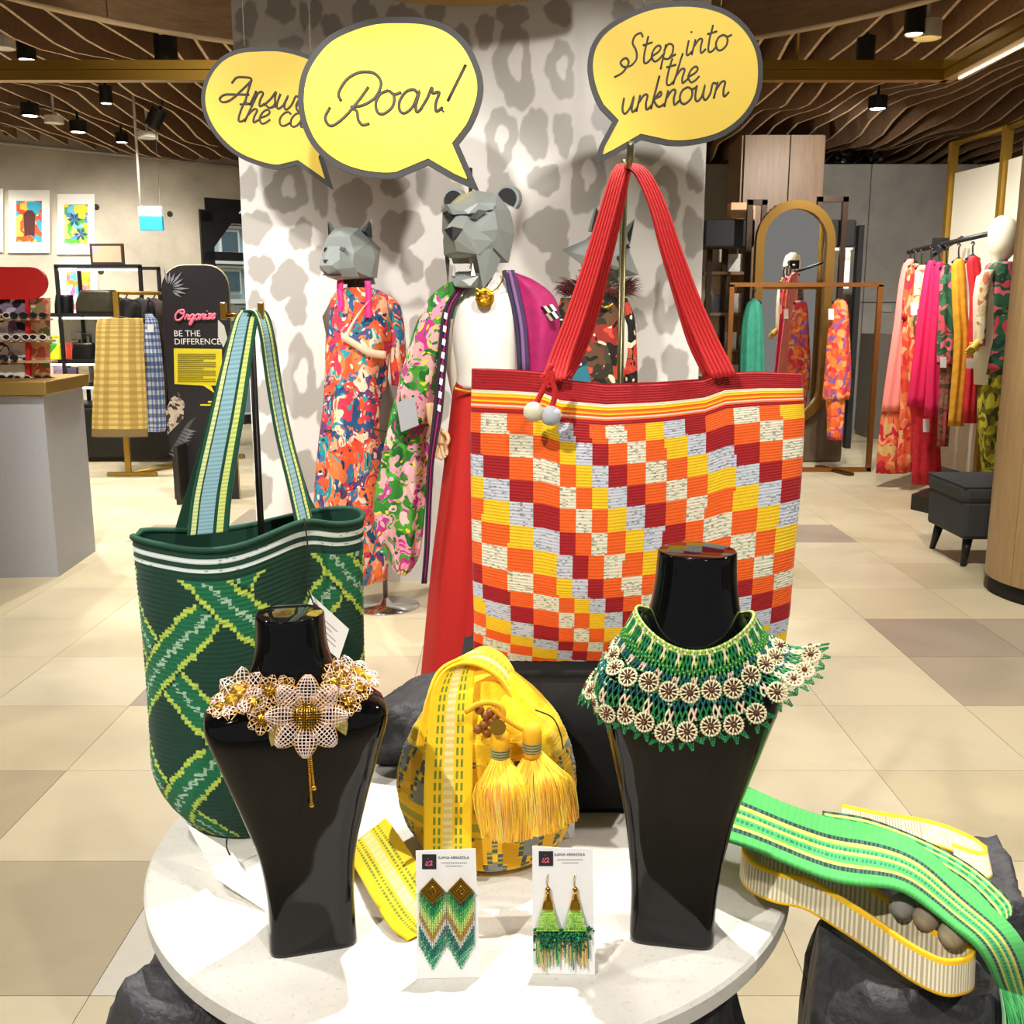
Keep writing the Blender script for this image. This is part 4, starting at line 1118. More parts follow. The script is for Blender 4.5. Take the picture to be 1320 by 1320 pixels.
pt, pb = P(155, 376, YR), P(155, 376, YR); xr = P(158, 500, YR).x
obj('upright', MB().box((xr, YR, P(155, 376, YR).z / 2), (.045, .03, P(155, 376, YR).z)), brass, rk, world=True)
zr = P(155, 377, YR).z
obj('upright', MB().box((xr + .5, YR + 1.1, zr / 2), (.04, .03, zr)), brass, rk, world=True)
obj('rail', MB().tube([(xr, YR, zr), (xr + .5, YR + 1.1, zr)], .016, 6), brass, rk, world=True)
obj('foot', MB().box((xr + .03, YR, .025), (.42, .05, .03)), brass, rk, world=True)
obj('foot', MB().box((xr + .5, YR + 1.1, .025), (.42, .05, .03)), brass, rk, world=True)
obj('base_bar', MB().tube([(xr, YR, .025), (xr + .5, YR + 1.1, .025)], .018, 5), brass, rk, world=True)
ya, yb_ = lin('#c2a85f'), lin('#a88d45')
def check(c1, c2, nv, nu, c3=None):
    def f(v, k):
        s = int(v * nv) % 2 + int(k * nu) % 2
        return lin(c1) if s == 0 else lin(c2) if s == 1 else lin(c3 or c2)
    return f
vfold('yellow checked skirt hanging at the end of the brass rack', 'hanging_skirt', [(410, 127, 184), (420, 124, 186), (450, 123, 186), (490, 121, 188), (530, 119, 190), (563, 118, 191)], YR - .06, .05,
      lambda v, k: lin('#7e6a45') if v > .93 else check('#d3b96c', '#b79a52', 44, 24, '#a68a45')(v, k), hang=(155, 384), n=56)
vfold('blue and white gingham shirt hanging on the brass rack', 'hanging_shirt', [(405, 186, 196), (415, 183, 203), (450, 184, 208), (500, 186, 212), (548, 188, 214), (556, 190, 212)], YR + .35, .06,
      check('#dfe4ee', '#7f93bd', 46, 30, '#4f659c'), hang=(192, 384), tagpos=(190, 418, 8, 10))
for i, (x, dy, c, lab) in enumerate(((160, .2, '#171512', 'black folded top draped over the brass rack rail'), (178, .5, '#1f1a17', 'dark brown top hanging midway along the brass rack'), (196, .68, '#3d2f2a', 'maroon speckled blouse hanging at the back of the brass rack'))):
    vfold(lab, 'hanging_blouse', [(386, x - 6, x + 10), (392, x - 12, x + 20), (404, x - 14, x + 22), (430, x - 12, x + 20), (540 + i * 8, x - 8, x + 18)], YR + dy, .06, None, M('top_%d' % i, c, .8, var=.3, vscale=30), hang=(x, 378), fold=.15)

# ---------------------------------------------------------------- black sign board "Organize"
YB = 7.6
bl = []
for cx, cy, a0 in ((237, 371, 180), (265, 371, 270), (0, 0, 0)):
    if cx:
        for a in range(0, 91, 15): bl.append(P(cx + 29 * math.cos(R(a0 + a)), cy + 29 * math.sin(R(a0 + a)), YB))
xl, xrr = bl[0].x, bl[-1].x
bl = bl + [Vector((xrr, YB, .007)), Vector((xl, YB, .007))]
sb = thing('sign_board', 'tall black round-topped sign board with pink Organize lettering', 'sign', ((xl + xrr) / 2, YB, .007))
obj('board', MB().prism(bl[::-1], (0, .03, 0), side=(.4, .3, .15)), M('board_black', '#1a171b', .5), sb, world=True)
obj('board_edge', MB().tube([p + Vector((0, .015, 0)) for p in bl[:-1]], .008, 6), wood_pale, sb, world=True)
def bp(px, py, off=.003): return P(px, py, YB - off)
m = MB(); p0 = bp(225, 413, .005); q0 = bp(275, 411, .005)
xd = (q0 - p0).normalized(); script(m, 'Organize', p0, xd, Vector((-xd.z, 0, xd.x)), (q0 - p0).length / 7.9, .0085, .3)
obj('pink_lettering', m, M('neon_pink', '#e8728c', .5), sb, world=True)
print_text('lettering', 'BE THE\nDIFFERENCE', white_card, sb, bp(224, 433.5), (1, 0, 0), (0, 0, 1), .062, spacing=.95)
m = MB().prism([bp(x, y) for x, y in ((224, 449), (286, 450), (286, 497), (272, 497), (277, 507), (262, 497), (225, 495))][::-1], (0, .002, 0))
obj('yellow_bubble', m, M('board_yellow', '#e3d21f', .6), sb, world=True)
m = MB()
for i in range(14):
    y = 456 + i * 2.7
    m.prism([bp(229, y, .005), bp(278 if i % 4 != 3 else 262, y, .005), bp(278 if i % 4 != 3 else 262, y + .9, .005), bp(229, y + .9, .005)], (0, .001, 0))
obj('small_print', m, M('print_olive', '#6f6612', .7), sb, world=True, kind='stuff')
obj('small_print', MB().prism([bp(258, 521), bp(280, 521), bp(280, 523), bp(258, 523)], (0, .001, 0)).prism([bp(268, 517), bp(280, 517), bp(280, 519), bp(268, 519)], (0, .001, 0)), MATS['board_yellow'], sb, world=True)
lf = M('leaf_grey', '#7d7a80', .7)
for k in range(13):
    a = R(-170 + k * 17); L = 24 + 4 * math.sin(k * 2)
    c = (217, 372); d = (math.cos(a), math.sin(a)); n_ = (-d[1] * 1.6, d[0] * 1.6)
    pts = [(c[0] + d[0] * 6, c[1] + d[1] * 6), (c[0] + d[0] * L * .6 + n_[0], c[1] + d[1] * L * .6 + n_[1]), (c[0] + d[0] * L, c[1] + d[1] * L), (c[0] + d[0] * L * .6 - n_[0], c[1] + d[1] * L * .6 - n_[1])]
    if min(p[0] for p in pts) < 211 or min(p[1] for p in pts) < 344: continue
    obj('palm_leaf', MB().prism([bp(*p) for p in pts], (0, .0015, 0)), lf, sb, world=True)
for pts, m_ in (([(281, 412), (289, 420), (293, 436), (288, 448), (281, 434)], M('leaf_white', '#c9c7c2', .7)), ([(230, 506), (238, 520), (236, 540), (224, 552), (216, 560), (214, 530), (220, 514)], MPRINT('leaf_speckle', ['#b8aa98', '#3a3236', '#c9bba6', '#8f6a66'], 40, .1))):
    obj('printed_leaf', MB().prism([bp(*p) for p in pts], (0, .0015, 0)), m_, sb, world=True)
for k in range(9):
    t = k / 8; bx, by = lerp(217, 236, t), lerp(584, 552, t)
    for s in (-1, 1):
        obj('palm_leaf', MB().prism([bp(bx, by), bp(bx + 10, by - 4 + s * 6), bp(bx + 17, by - 5 + s * 9), bp(bx + 9, by - 1 + s * 7)], (0, .0015, 0)), lf, sb, world=True)
obj('support_leg', MB().box((P(232, 610, YB - .16).x, YB - .12, .22), (.03, .22, .44)), M('leg_dark', '#2b2622', .4), sb, world=True)

# ---------------------------------------------------------------- grey plinth with the sunglasses display
c0 = P(76, 746, 5.3); pw = 1.3; prz = R(4)
ux = Vector((math.cos(prz), math.sin(prz), 0)); uy = Vector((-math.sin(prz), math.cos(prz), 0))
zt2 = P(66, 512, 5.3).z
pl = thing('display_plinth', 'light grey display plinth with a brass edged top under the sunglasses', 'plinth', c0 - ux * pw / 2 + uy * .3, prz)
pl.location.z = .007
obj('plinth_body', MB().box((0, 0, zt2 / 2), (pw, .6, zt2)), M('plinth_grey', '#a5a7ad', .6, var=.06, vscale=60), pl)
obj('plinth_top', MB().box((.0, 0, zt2 + .04), (pw + .06, .66, .07), bev=.006), M('brass_satin', '#b08f4e', .4, .7), pl)
zb2 = zt2 + .075
def dl(px, py, d=0):            # point on the sunglasses display's own plane
    n = -uy
    return PL(px, py, c0 + uy * (.32 + d), n)
sd = thing('sunglasses_display', 'sunglasses display stand with red rounded header and floral back panels', 'display stand', Vector((c0.x - .35, c0.y + .35, zb2)))
red = M('header_red', '#c4170f', .55)
hp = [dl(-40, 386), dl(38, 386)] + [dl(38 + 22 * math.cos(R(a)), 365 - 21 * math.sin(R(a))) for a in range(-75, 76, 15)] + [dl(38, 344), dl(-40, 344)]
obj('header_board', MB().prism(hp, uy * .03), red, sd, world=True)
def board(x0, y0, x1, y1, d): return MB().prism([dl(x0, y1, d), dl(x1, y1, d), dl(x1, y0, d), dl(x0, y0, d)], uy * .012)
obj('back_panel', board(-40, 384, 34, 494, .02), MPRINT('panel_purple', ['#3a2440', '#c9bccb', '#6d4a72', '#e3dcd8', '#241a2a', '#8d7a92'], 22, .15, 8), sd, world=True)
obj('back_panel', board(37, 384, 64, 494, .03), MPRINT('panel_coral', ['#d9a684', '#e3b899', '#c2664f', '#e8cba8', '#7e8a5a', '#dc8f6e'], 24, .15, 8), sd, world=True)
obj('back_panel', MB().prism([dl(-40, 494, .0), dl(32, 494, .0), dl(32, 470, .0), dl(-40, 470, .0)], uy * .01), white_card, sd, world=True)
obj('red_post', MB().prism([dl(33, 494, -.01), dl(39, 494, -.01), dl(37, 384, -.01), dl(32, 384, -.01)], uy * .02), red, sd, world=True)
for i, py in enumerate((413, 441, 468)):
    a, b = dl(-40, py, -.04), dl(61 + i * 3, py, -.04)
    obj('glasses_shelf', MB().prism([a, b, b + Vector((0, 0, .012)), a + Vector((0, 0, .012))], uy * .09), wood_pale, sd, world=True)
lens = M('dark_lens', '#120d0c', .08, spec=.7)
def sunglasses(px, py, frame, lab, w=24):
    c = dl(px, py, -.05); s = (dl(px + w / 2, py, -.05) - c).length
    o = thing('sunglasses', lab, 'sunglasses', c, prz, group='sunglasses on the display stand')
    for sx in (-1, 1):
        ring = [(sx * s * .52 + s * .4 * math.cos(a) * (1 + .12 * math.sin(a)), 0, s * .32 * math.sin(a) + s * .36) for a in [2 * math.pi * k / 14 for k in range(14)]]
        l = obj('lens', MB().prism(ring, (0, .004, 0)), lens, o)
        obj('rim', MB().tube([(p[0], .002, p[2]) for p in ring], s * .075, 5, closed=True), frame, l)
        obj('temple', MB().tube([(sx * s * .95, 0, s * .45), (sx * s * .98, s * .8, s * .42), (sx * s * .95, s * 1.15, s * .25)], s * .05, 5), frame, o)
    obj('bridge', MB().tube([(-s * .14, 0, s * .42), (0, -.003, s * .5), (s * .14, 0, s * .42)], s * .06, 5), frame, o)
fw_, fb_, ft_ = M('frame_ivory', '#dcd2c2', .3), M('frame_black', '#141214', .3), M('frame_tortoise', '#4a2c22', .3)
for px, py, f_, lab in ((2, 411, fw_, 'ivory rimmed sunglasses on the top display shelf'), (24, 411, fb_, 'black sunglasses on the top display shelf'), (49, 411, ft_, 'tortoiseshell sunglasses on the top shelf before the coral panel'),
                        (2, 439, fw_, 'ivory rimmed sunglasses on the middle display shelf'), (27, 439, fw_, 'pale rimmed sunglasses next to the red post on the middle shelf'), (49, 439, fw_, 'ivory sunglasses on the middle shelf before the coral panel'),
                        (12, 466, fb_, 'black sunglasses on the lowest display shelf'), (9, 492, fb_, 'black sunglasses standing on the plinth before the white panel'), (29, 492, M('frame_clear', '#b9b4b8', .2), 'clear rimmed sunglasses on the plinth by the red post'), (55, 492, ft_, 'dark sunglasses on the plinth before the coral panel')):
    sunglasses(px, py, f_, lab)

# ---------------------------------------------------------------- right: gowns on the wall rail
salmon = M('chiffon_salmon', '#f08a80', .7); hot = M('chiffon_pink', '#e01457', .7); redc = M('cloth_red', '#c81a28', .7, var=.3, vscale=20)
cor = MPRINT('coral_floral', ['#d8432f', '#e8744a', '#c8283a', '#f0a070', '#e05a3a', '#d8b070'], 24, .25, 6, (1, 1, .6)); yel = M('cloth_ochre', '#d79a22', .75, var=.25, vscale=18)
grn = MPRINT('green_floral', ['#27543a', '#3c6b4a', '#c84a5a', '#1c3d2c', '#d86a78', '#2f5d41'], 20, .25, 6); crm = MPRINT('cream_floral', ['#e0cfa8', '#cbb58a', '#b86a50', '#e8dcc0'], 28, .2)
brw = MPRINT('taupe_floral', ['#6b5140', '#8a6a52', '#a84a48', '#54402f'], 30, .2)
ygr = MPRINT('lime_floral', ['#a59a22', '#6f6a18', '#c2b83a', '#3d3f18'], 34, .2, 8, (1, 1, .6))
GR = 'garments on the wall rail'
vfold('long salmon chiffon gown with coral floral skirt on the wall rail', 'hanging_gown', [(334, 1170, 1178), (342, 1164, 1180), (370, 1158, 1178), (420, 1152, 1174), (480, 1143, 1168), (530, 1136, 1164)], 8.1, .038, None, salmon, GR, hang=(1172, 322), lower=([(520, 1138, 1166), (560, 1133, 1168), (610, 1129, 1170)], cor))
vfold('coral floral gown behind the salmon gown on the wall rail', 'hanging_gown', [(340, 1174, 1184), (352, 1170, 1186), (400, 1165, 1182), (460, 1162, 1182), (530, 1160, 1180), (608, 1156, 1178)], 8.0, .038, None, cor, GR, hang=(1180, 322), sleeves=([(350, 1168, 1176), (380, 1164, 1173), (412, 1162, 1172)],))
vfold('short cream floral top with a tag on the wall rail', 'hanging_blouse', [(342, 1184, 1192), (350, 1180, 1196), (380, 1178, 1194), (420, 1176, 1192)], 7.92, .038, None, crm, GR, hang=(1188, 322), tagpos=(1174, 390, 8, 16))
vfold('long hot pink gown with red skirt on the wall rail', 'hanging_gown', [(336, 1197, 1204), (345, 1193, 1207), (400, 1184, 1204), (460, 1177, 1200), (524, 1169, 1196)], 7.8, .038, None, hot, GR, hang=(1200, 318), lower=([(515, 1172, 1206), (560, 1176, 1211), (624, 1175, 1214)], redc), tagpos=(1190, 540, 8, 17))
vfold('hot pink draped dress beside the long hot pink gown', 'hanging_gown', [(338, 1208, 1214), (346, 1204, 1217), (400, 1201, 1216), (460, 1196, 1214), (536, 1191, 1214)], 7.7, .038, None, hot, GR, hang=(1211, 316), seed=3)
vfold('green rose print jacket over taupe dress on the wall rail', 'hanging_jacket', [(342, 1216, 1224), (352, 1212, 1230), (400, 1210, 1232), (440, 1208, 1232), (470, 1208, 1228)], 7.6, .038, None, grn, GR, hang=(1218, 316), lower=([(460, 1212, 1228), (520, 1210, 1226), (575, 1208, 1222)], brw), tagpos=(1212, 460, 8, 14))
vfold('ochre yellow dress with printed cuff on the wall rail', 'hanging_dress', [(334, 1232, 1240), (344, 1227, 1244), (400, 1228, 1247), (440, 1230, 1250), (500, 1226, 1246), (549, 1222, 1242)], 7.5, .038, None, yel, GR, hang=(1235, 314))
vfold('red dress with tag at the wall side of the rail', 'hanging_dress', [(330, 1250, 1258), (340, 1246, 1264), (380, 1250, 1265), (440, 1248, 1262), (545, 1240, 1260)], 7.42, .038, None, redc, GR, hang=(1252, 312), tagpos=(1246, 462, 9, 13))
wr_ = thing('wall_rail', 'black steel garment rail reaching out from the cream panel', 'clothes rail', P(1225, 316, 7.7))
obj('rail', MB().tube([P(1171, 325, 8.15), P(1276, 301, 7.3)], .018, 8), black_metal, wr_, world=True)
obj('rail_arm', MB().tube([P(1202, 330, 7.9), P(1240, 306, 8.3)], .014, 8), black_metal, wr_, world=True)
obj('rail_clamp', MB().box(P(1212, 315, 7.8), (.1, .06, .09)), black_metal, wr_, world=True)
# platform
a, b, c, d = G(1175, 640, .1), G(1242, 655, .1), G(1300, 640, .1), G(1225, 622, .1)
centred('display_platform', MB().prism([Vector((p.x, p.y, .007)) for p in (a, b, c, d)], (0, 0, .11)), M('platform_black', '#17140f', .5), 'low black display platform under the garment rail', 'platform')
# mannequin in green rose top
Y4 = 7.25
f4 = thing('mannequin', 'headed cream mannequin in green rose print top and lime trousers', 'mannequin', P(1275, 628, Y4))
x4 = P(1284, 400, Y4).x
hd = P(1288, 345, Y4)
body = MB().loft([[Vector((hd.x + rx * math.cos(2 * math.pi * k / 18), Y4 + dy + ry * math.sin(2 * math.pi * k / 18), hd.z + z)) for k in range(18)] for z, rx, ry, dy in
      ((-.8, .1, .08, 0), (-.5, .13, .1, 0), (-.2, .16, .1, 0), (-.06, .15, .08, 0), (0, .06, .06, 0), (.05, .05, .055, 0), (.09, .075, .085, -.02), (.15, .09, .1, -.02), (.24, .095, .105, -.01), (.31, .075, .085, 0), (.345, .03, .03, 0))])
obj('body', body, M('mannequin_cream', '#ddd3bd', .55), f4, world=True)
obj('top', cloth_mb([(338, 1280, 1300), (346, 1272, 1310), (380, 1268, 1312), (430, 1266, 1308), (482, 1262, 1304)], Y4, .13, fold=.07), grn, f4, world=True)
obj('trousers', cloth_mb([(474, 1264, 1302), (520, 1261, 1300), (560, 1262, 1296), (600, 1266, 1288), (622, 1269, 1282)], Y4, lambda v: .12 - .06 * v, fold=.08), ygr, f4, world=True)
obj('sleeve', cloth_mb([(348, 1266, 1282), (380, 1261, 1274), (430, 1258, 1270), (446, 1258, 1268)], Y4 - .04, .05, fold=.05), crm, f4, world=True)
hm = MB()
def limb(pts, r0, r1, n=7): hm.tube(cr(pts, 4), lambda t: lerp(r0, r1, t), n)
limb([P(1262, 440, Y4 - .05), P(1257, 446, Y4 - .06), P(1254, 450, Y4 - .06)], .028, .036)
for q in ([(1254, 447), (1249, 449), (1245, 453)], [(1253, 449), (1248, 452), (1245, 456)], [(1254, 451), (1249, 455), (1247, 459)], [(1256, 452), (1252, 457), (1251, 460)], [(1257, 446), (1253, 443), (1250, 443)]):
    limb([P(x, y, Y4 - .06) for x, y in q], .012, .008)
obj('hand', hm, M('glove_yellow', '#e0c04a', .6), f4, world=True)
tb = P(1275, 628, Y4); st_ = MB()
for k in range(4):
    a = R(40 + 90 * k); st_.tube([(tb.x, tb.y, tb.z + .05), (tb.x + .25 * math.cos(a), tb.y + .25 * math.sin(a), tb.z + .012)], .014, 6)
st_.cyl((tb.x, tb.y, tb.z + .03), (tb.x, tb.y, tb.z + .5), .014, n=8)
obj('stand_base', st_, black_metal, f4, world=True)
# cream display panels between brass posts
df = thing('panel_screen', 'cream display panels between tall brass posts behind the garment rail', 'screen', P(1255, 640, 8.3))
df.location.z = .007
q = [P(1221, 300, 8.75), P(1288, 300, 8.0), P(1346, 300, 7.3)]
for p in q:
    obj('brass_post', MB().box((p.x, p.y, 1.38), (.06, .06, 2.74)), brass, df, world=True)
for p, r_ in zip(q[:-1], q[1:]):
    d = (r_ - p); d.z = 0; u = d.normalized(); s_ = p + u * .05; e_ = r_ - u * .05
    nn = Vector((u.y, -u.x, 0))
    obj('cream_panel', MB().prism([Vector((s_.x, s_.y, .12)), Vector((e_.x, e_.y, .12)), Vector((e_.x, e_.y, 2.5)), Vector((s_.x, s_.y, 2.5))], nn * -.03), M('panel_cream', '#d9d4c2', .55), df, world=True)
    obj('brass_rail', MB().tube([Vector((p.x, p.y, 2.74)), Vector((r_.x, r_.y, 2.74))], .025, 4), brass, df, world=True)
m = MB(); px_box(m, 1121, 1150, 431, 567, 11.3, .5); centred('storage_cabinet', m, M('cabinet_taupe', '#6d655a', .6), 'plain taupe cabinet against the concrete panels', 'cabinet')
obj_sw = thing('wall_socket', 'pale double socket on the concrete panel wall', 'socket', P(1142, 397, 12.2))
m = MB(); px_box(m, 1134, 1150, 393, 402, 12.2, .03); obj('socket_plate', m, M('socket_grey', '#b9b5ad', .5), obj_sw, world=True)

# ---------------------------------------------------------------- oval mirror, its base, shelf frames around the column
YM = 9.45
mc = P(1020, 400, YM)
mr = thing('oval_mirror', 'tall arched mirror in a brass frame reflecting the gowns', 'mirror', (mc.x, YM, .007), R(3))
def stadium(cx, hw, zb, zt, n=16):
    out = []
    for k in range(n + 1): a = math.pi * k / n; out.append((cx + hw * math.cos(a), zt - hw + hw * math.sin(a)))
    for k in range(n + 1): a = math.pi + math.pi * k / n; out.append((cx + hw * math.cos(a), zb + hw + hw * math.sin(a)))
    return out
hw = P(1071, 400, YM).x - mc.x; zt3 = P(1020, 259, YM).z; zb3 = P(1020, 549, YM).z
inn = stadium(0, hw - .075, zb3 + .075, zt3 - .075); out = stadium(0, hw, zb3, zt3)
m = MB(); n = len(out); vs = [(x, y, z) for y in (-.04, .03) for L in (out, inn) for x, z in L]
fs = []
for k in range(n):
    j = (k + 1) % n
    fs += [(k, j, n + j, n + k), (2 * n + k, 3 * n + k, 3 * n + j, 2 * n + j), (k, 2 * n + k, 2 * n + j, j), (n + k, n + j, 3 * n + j, 3 * n + k)]
obj('mirror_frame', m.add(vs, fs), M('mirror_brass', '#8f6d33', .35, .85), mr)
obj('mirror_glass', MB().prism([(x, 0, z) for x, z in inn][::-1], (0, .01, 0)), M('mirror_silver', '#e8e8e6', .02, 1), mr)
bx0, bx1 = P(966, 560, YM + .1).x, P(1087, 560, YM + .1).x
obj('mirror_base', MB().box(((bx0 + bx1) / 2 - mc.x, .24, .42), (bx1 - bx0, .38, .84), bev=.03), M('base_brown', '#5a4a3a', .5), mr)
YF = 10.0
for x0, x1, yt, lab, bx in ((961, 979, 258, 'dark bronze bracket shelf with black box between the partition and brass mirror', (908, 974)), (1049, 1081, 254, 'dark bronze bracket shelf with black box beside the concrete panels', (1052, 1105))):
    a, b = P(x0, 400, YF), P(x1, 400, YF); zz = P(x0, yt, YF).z
    o = thing('bracket_shelf', lab, 'shelf', ((a.x + b.x) / 2, YF + .15, .007))
    for x in (a.x, b.x):
        obj('frame_post', MB().box((x, YF, zz / 2), (.05, .05, zz)), M('bronze_dark', '#3a2a1e', .45, .5), o, world=True)
    obj('frame_rail', MB().box(((a.x + b.x) / 2, YF, zz - .02), (b.x - a.x + .05, .05, .05)), MATS['bronze_dark'], o, world=True)
    m = MB(); px_box(m, bx[0], bx[1], 283, 319, YF + .12, .34, bev=.02); obj('black_box', m, matt_black, o, world=True)
    if bx[0] < 1000: continue
    m = MB(); px_box(m, bx[0] + 5, bx[1] - 6, 319, 321, YF + .2, .2); obj('under_light', m, M('shelf_strip', '#fff6e0', .4, emit=5), o, world=True)
m = MB(); px_box(m, 1083, 1097, 322, 372, YF + .3, .02)
centred('white_panel', m, M('panel_white', '#f4efe4', .5), 'narrow bright white panel under the black box beside the mirror', 'panel')
m = MB(); px_box(m, 1096, 1108, 290, 584, YF + .5, .1)
centred('black_upright', m, matt_black, 'tall black upright panel between the mirror and concrete wall', 'panel')
o = thing('storage_box', 'peach box standing on the black shelf box near the timber column', 'box', P(955, 283, YF + .25))
m = MB(); px_box(m, 942, 974, 261, 282, YF + .2, .2); obj('box_body', m, M('box_peach', '#e8b58a', .7), o, world=True)
# wall lights above mirror
o = thing('wall_light', 'small brass wall light on the timber column above the mirror', 'wall light', P(1010, 275, 10.5))
obj('light_body', MB().cyl(P(1020, 283, 10.5), P(1020, 264, 10.5), .06, n=14), brass, o, world=True)
obj('light_cup', MB().cyl(P(1002, 277, 10.5), P(1002, 265, 10.5), .035, n=12), chrome, o, world=True)
obj('light_arm', MB().cyl(P(1002, 272, 10.5), P(1020, 272, 10.5), .012, n=8), brass, o, world=True)
# goods shelf left of the mirror
YG = 10.5
o = thing('goods_shelf', 'tall open shelf with boxes beside the partition and the mirror', 'shelf', (P(938, 560, YG).x, YG + .2, .007))
for x in (912, 934, 962):
    p = P(x, 400, YG); obj('shelf_post', MB().box((p.x, YG + (.1 if x == 934 else 0), 1.05), (.05, .05, 2.1)), MATS['bronze_dark'], o, world=True)
for py in (352, 405, 452, 490):
    a, b = P(908, py, YG), P(964, py, YG)
    obj('shelf_board', MB().box(((a.x + b.x) / 2, YG + .2, a.z), (b.x - a.x, .4, .03)), wood_warm, o, world=True)
a, b = P(908, 300, YG), P(964, 300, YG)
obj('back_panel', MB().box(((a.x + b.x) / 2, YG + .42, 1.1), (b.x - a.x, .02, 2.1)), M('goods_back', '#c9b69a', .7), o, world=True)
for i, (x0, x1, y0, y1, c, lab) in enumerate(((938, 958, 327, 351, '#d8d5cf', 'white and grey folded cloth on the upper goods shelf'), (939, 956, 378, 404, '#b9aaa0', 'grey patterned print on the goods shelf'), (938, 950, 428, 451, '#e6e2da', 'white boxed candle on the goods shelf'), (952, 960, 432, 451, '#cfa67f', 'tan box beside the white candle box'), (916, 930, 380, 404, '#3a3334', 'dark box with pink leaf print on the goods shelf'), (940, 952, 470, 489, '#efe9df', 'small white bottle box on the low goods shelf'))):
    m = MB(); px_box(m, x0, x1, y0, y1, YG + .08, .2, bev=.006); centred('shelf_item', m, M('good_%d' % i, c, .6, var=.25, vscale=12), lab, 'box')
# free-standing gold frame rack
YK = 8.95
gk = thing('clothes_rack', 'slim copper gold rectangular frame rack standing before the mirror', 'clothes rack', (P(1030, 610, YK).x, YK, .007))
cop = M('copper_gold', '#a8703c', .35, .9)
xa, xb = P(938, 500, YK).x, P(1126, 500, YK).x; zk = P(1030, 367, YK).z
for x in (xa, xb): obj('upright', MB().box((x, YK, zk / 2), (.04, .04, zk)), cop, gk, world=True)
obj('rail', MB().box(((xa + xb) / 2, YK, zk), (xb - xa + .04, .04, .035)), cop, gk, world=True)
obj('base_bar', MB().box(((xa + xb) / 2, YK, .03), (xb - xa + .04, .04, .03)), cop, gk, world=True)
for x in (xa + .25, xb - .3): obj('foot', MB().box((x, YK, .022), (.06, .5, .02), rz=.3), dark_brass, gk, world=True)
teal = M('cloth_teal', '#2f8a72', .7, var=.2, vscale=15); orf = MPRINT('orange_lilac_floral', ['#e0553a', '#f0803a', '#8a5a9a', '#d8384a', '#f0a060', '#e8682f'], 22, .3, 6)
vfold('teal green robe hanging at the partition side of the copper frame rack', 'hanging_robe', [(386, 969, 975), (394, 962, 981), (420, 956, 984), (460, 954, 985), (520, 953, 986), (575, 953, 986)], YK, .07, None, teal, hang=(972, 372), fold=.14)
vfold('orange and lilac floral dress at the far end of the copper frame rack', 'hanging_dress', [(386, 1079, 1085), (393, 1073, 1092), (430, 1067, 1095), (480, 1063, 1097), (515, 1060, 1095)], YK, .07, None, orf, hang=(1082, 370), lower=([(505, 1064, 1090), (540, 1066, 1088), (566, 1066, 1086)], orf), tagpos=(1068, 398, 7, 14))

# ---------------------------------------------------------------- charcoal ottoman
YO = 5.75
oa = P(1238, 690, YO - .25); ot_ = thing('ottoman', 'charcoal upholstered ottoman with tapered black legs beside the pillar', 'ottoman', (oa.x + .26, YO, .007))
char = M('charcoal_fabric', '#3a3c3e', .85, bump=.3, bscale=500)
obj('seat_cushion', MB().box((0, 0, .41), (.52, .52, .1), bev=.03), char, ot_)
obj('ottoman_body', MB().box((0, 0, .265), (.5, .5, .22), bev=.025), char, ot_)
obj('piping', MB().tube([(x * .255, y * .255, .452) for x, y in ((-1, -1), (1, -1), (1, 1), (-1, 1))], .005, 5, closed=True), char, ot_)
for sx in (-1, 1):
    for sy in (-1, 1):
        obj('leg', MB().cyl((sx * .19, sy * .19, .16), (sx * .215, sy * .215, 0), .028, .016, n=10), black_metal, ot_)

# ================================================================ display table
TZ = .77
TC = Vector((-.05, 1.153, 0)); TR = .378
tb_ = thing('display_table', 'round pale stone display table on a dark pedestal', 'table', (TC.x, TC.y, .007))
def stone_mat():
    m, nt, b = _new('table_stone')
    v = _coords(nt)
    t1 = _n(nt, 'ShaderNodeTexNoise', Scale=7, Detail=8, Roughness=.7); nt.links.new(v, t1.inputs['Vector'])
    r1 = ramp(nt, [(.3, lin('#c9c5bd')), (.6, lin('#dad7d0')), (.8, lin('#e2dfd9'))]); nt.links.new(t1.outputs['Fac'], r1.inputs['Fac'])
    t2 = _n(nt, 'ShaderNodeTexNoise', Scale=210, Detail=3); nt.links.new(v, t2.inputs['Vector'])
    r2 = ramp(nt, [(.3, (.55, .54, .52)), (.4, (1, 1, 1))]); nt.links.new(t2.outputs['Fac'], r2.inputs['Fac'])
    mx = _n(nt, 'ShaderNodeMixRGB', blend_type='MULTIPLY'); mx.inputs[0].default_value = .35
    nt.links.new(r1.outputs['Color'], mx.inputs[1]); nt.links.new(r2.outputs['Color'], mx.inputs[2])
    nt.links.new(mx.outputs[0], b.inputs['Base Color']); b.inputs['Roughness'].default_value = .75
    bp = _n(nt, 'ShaderNodeBump', Strength=.35, Distance=.001); nt.links.new(t2.outputs['Fac'], bp.inputs['Height']); nt.links.new(bp.outputs['Normal'], b.inputs['Normal'])
    return m
obj('tabletop', MB().lathe([(.01, TZ - .031), (TR - .004, TZ - .031), (TR, TZ - .027), (TR, TZ - .011), (TR - .003, TZ - .007), (.01, TZ - .007)], 128, sm=False), stone_mat(), tb_)
obj('pedestal', MB().lathe([(.16, 0), (.16, .03), (.1, .05), (.09, TZ - .06), (.16, TZ - .04), (.16, TZ - .031)], 32), matt_black, tb_)

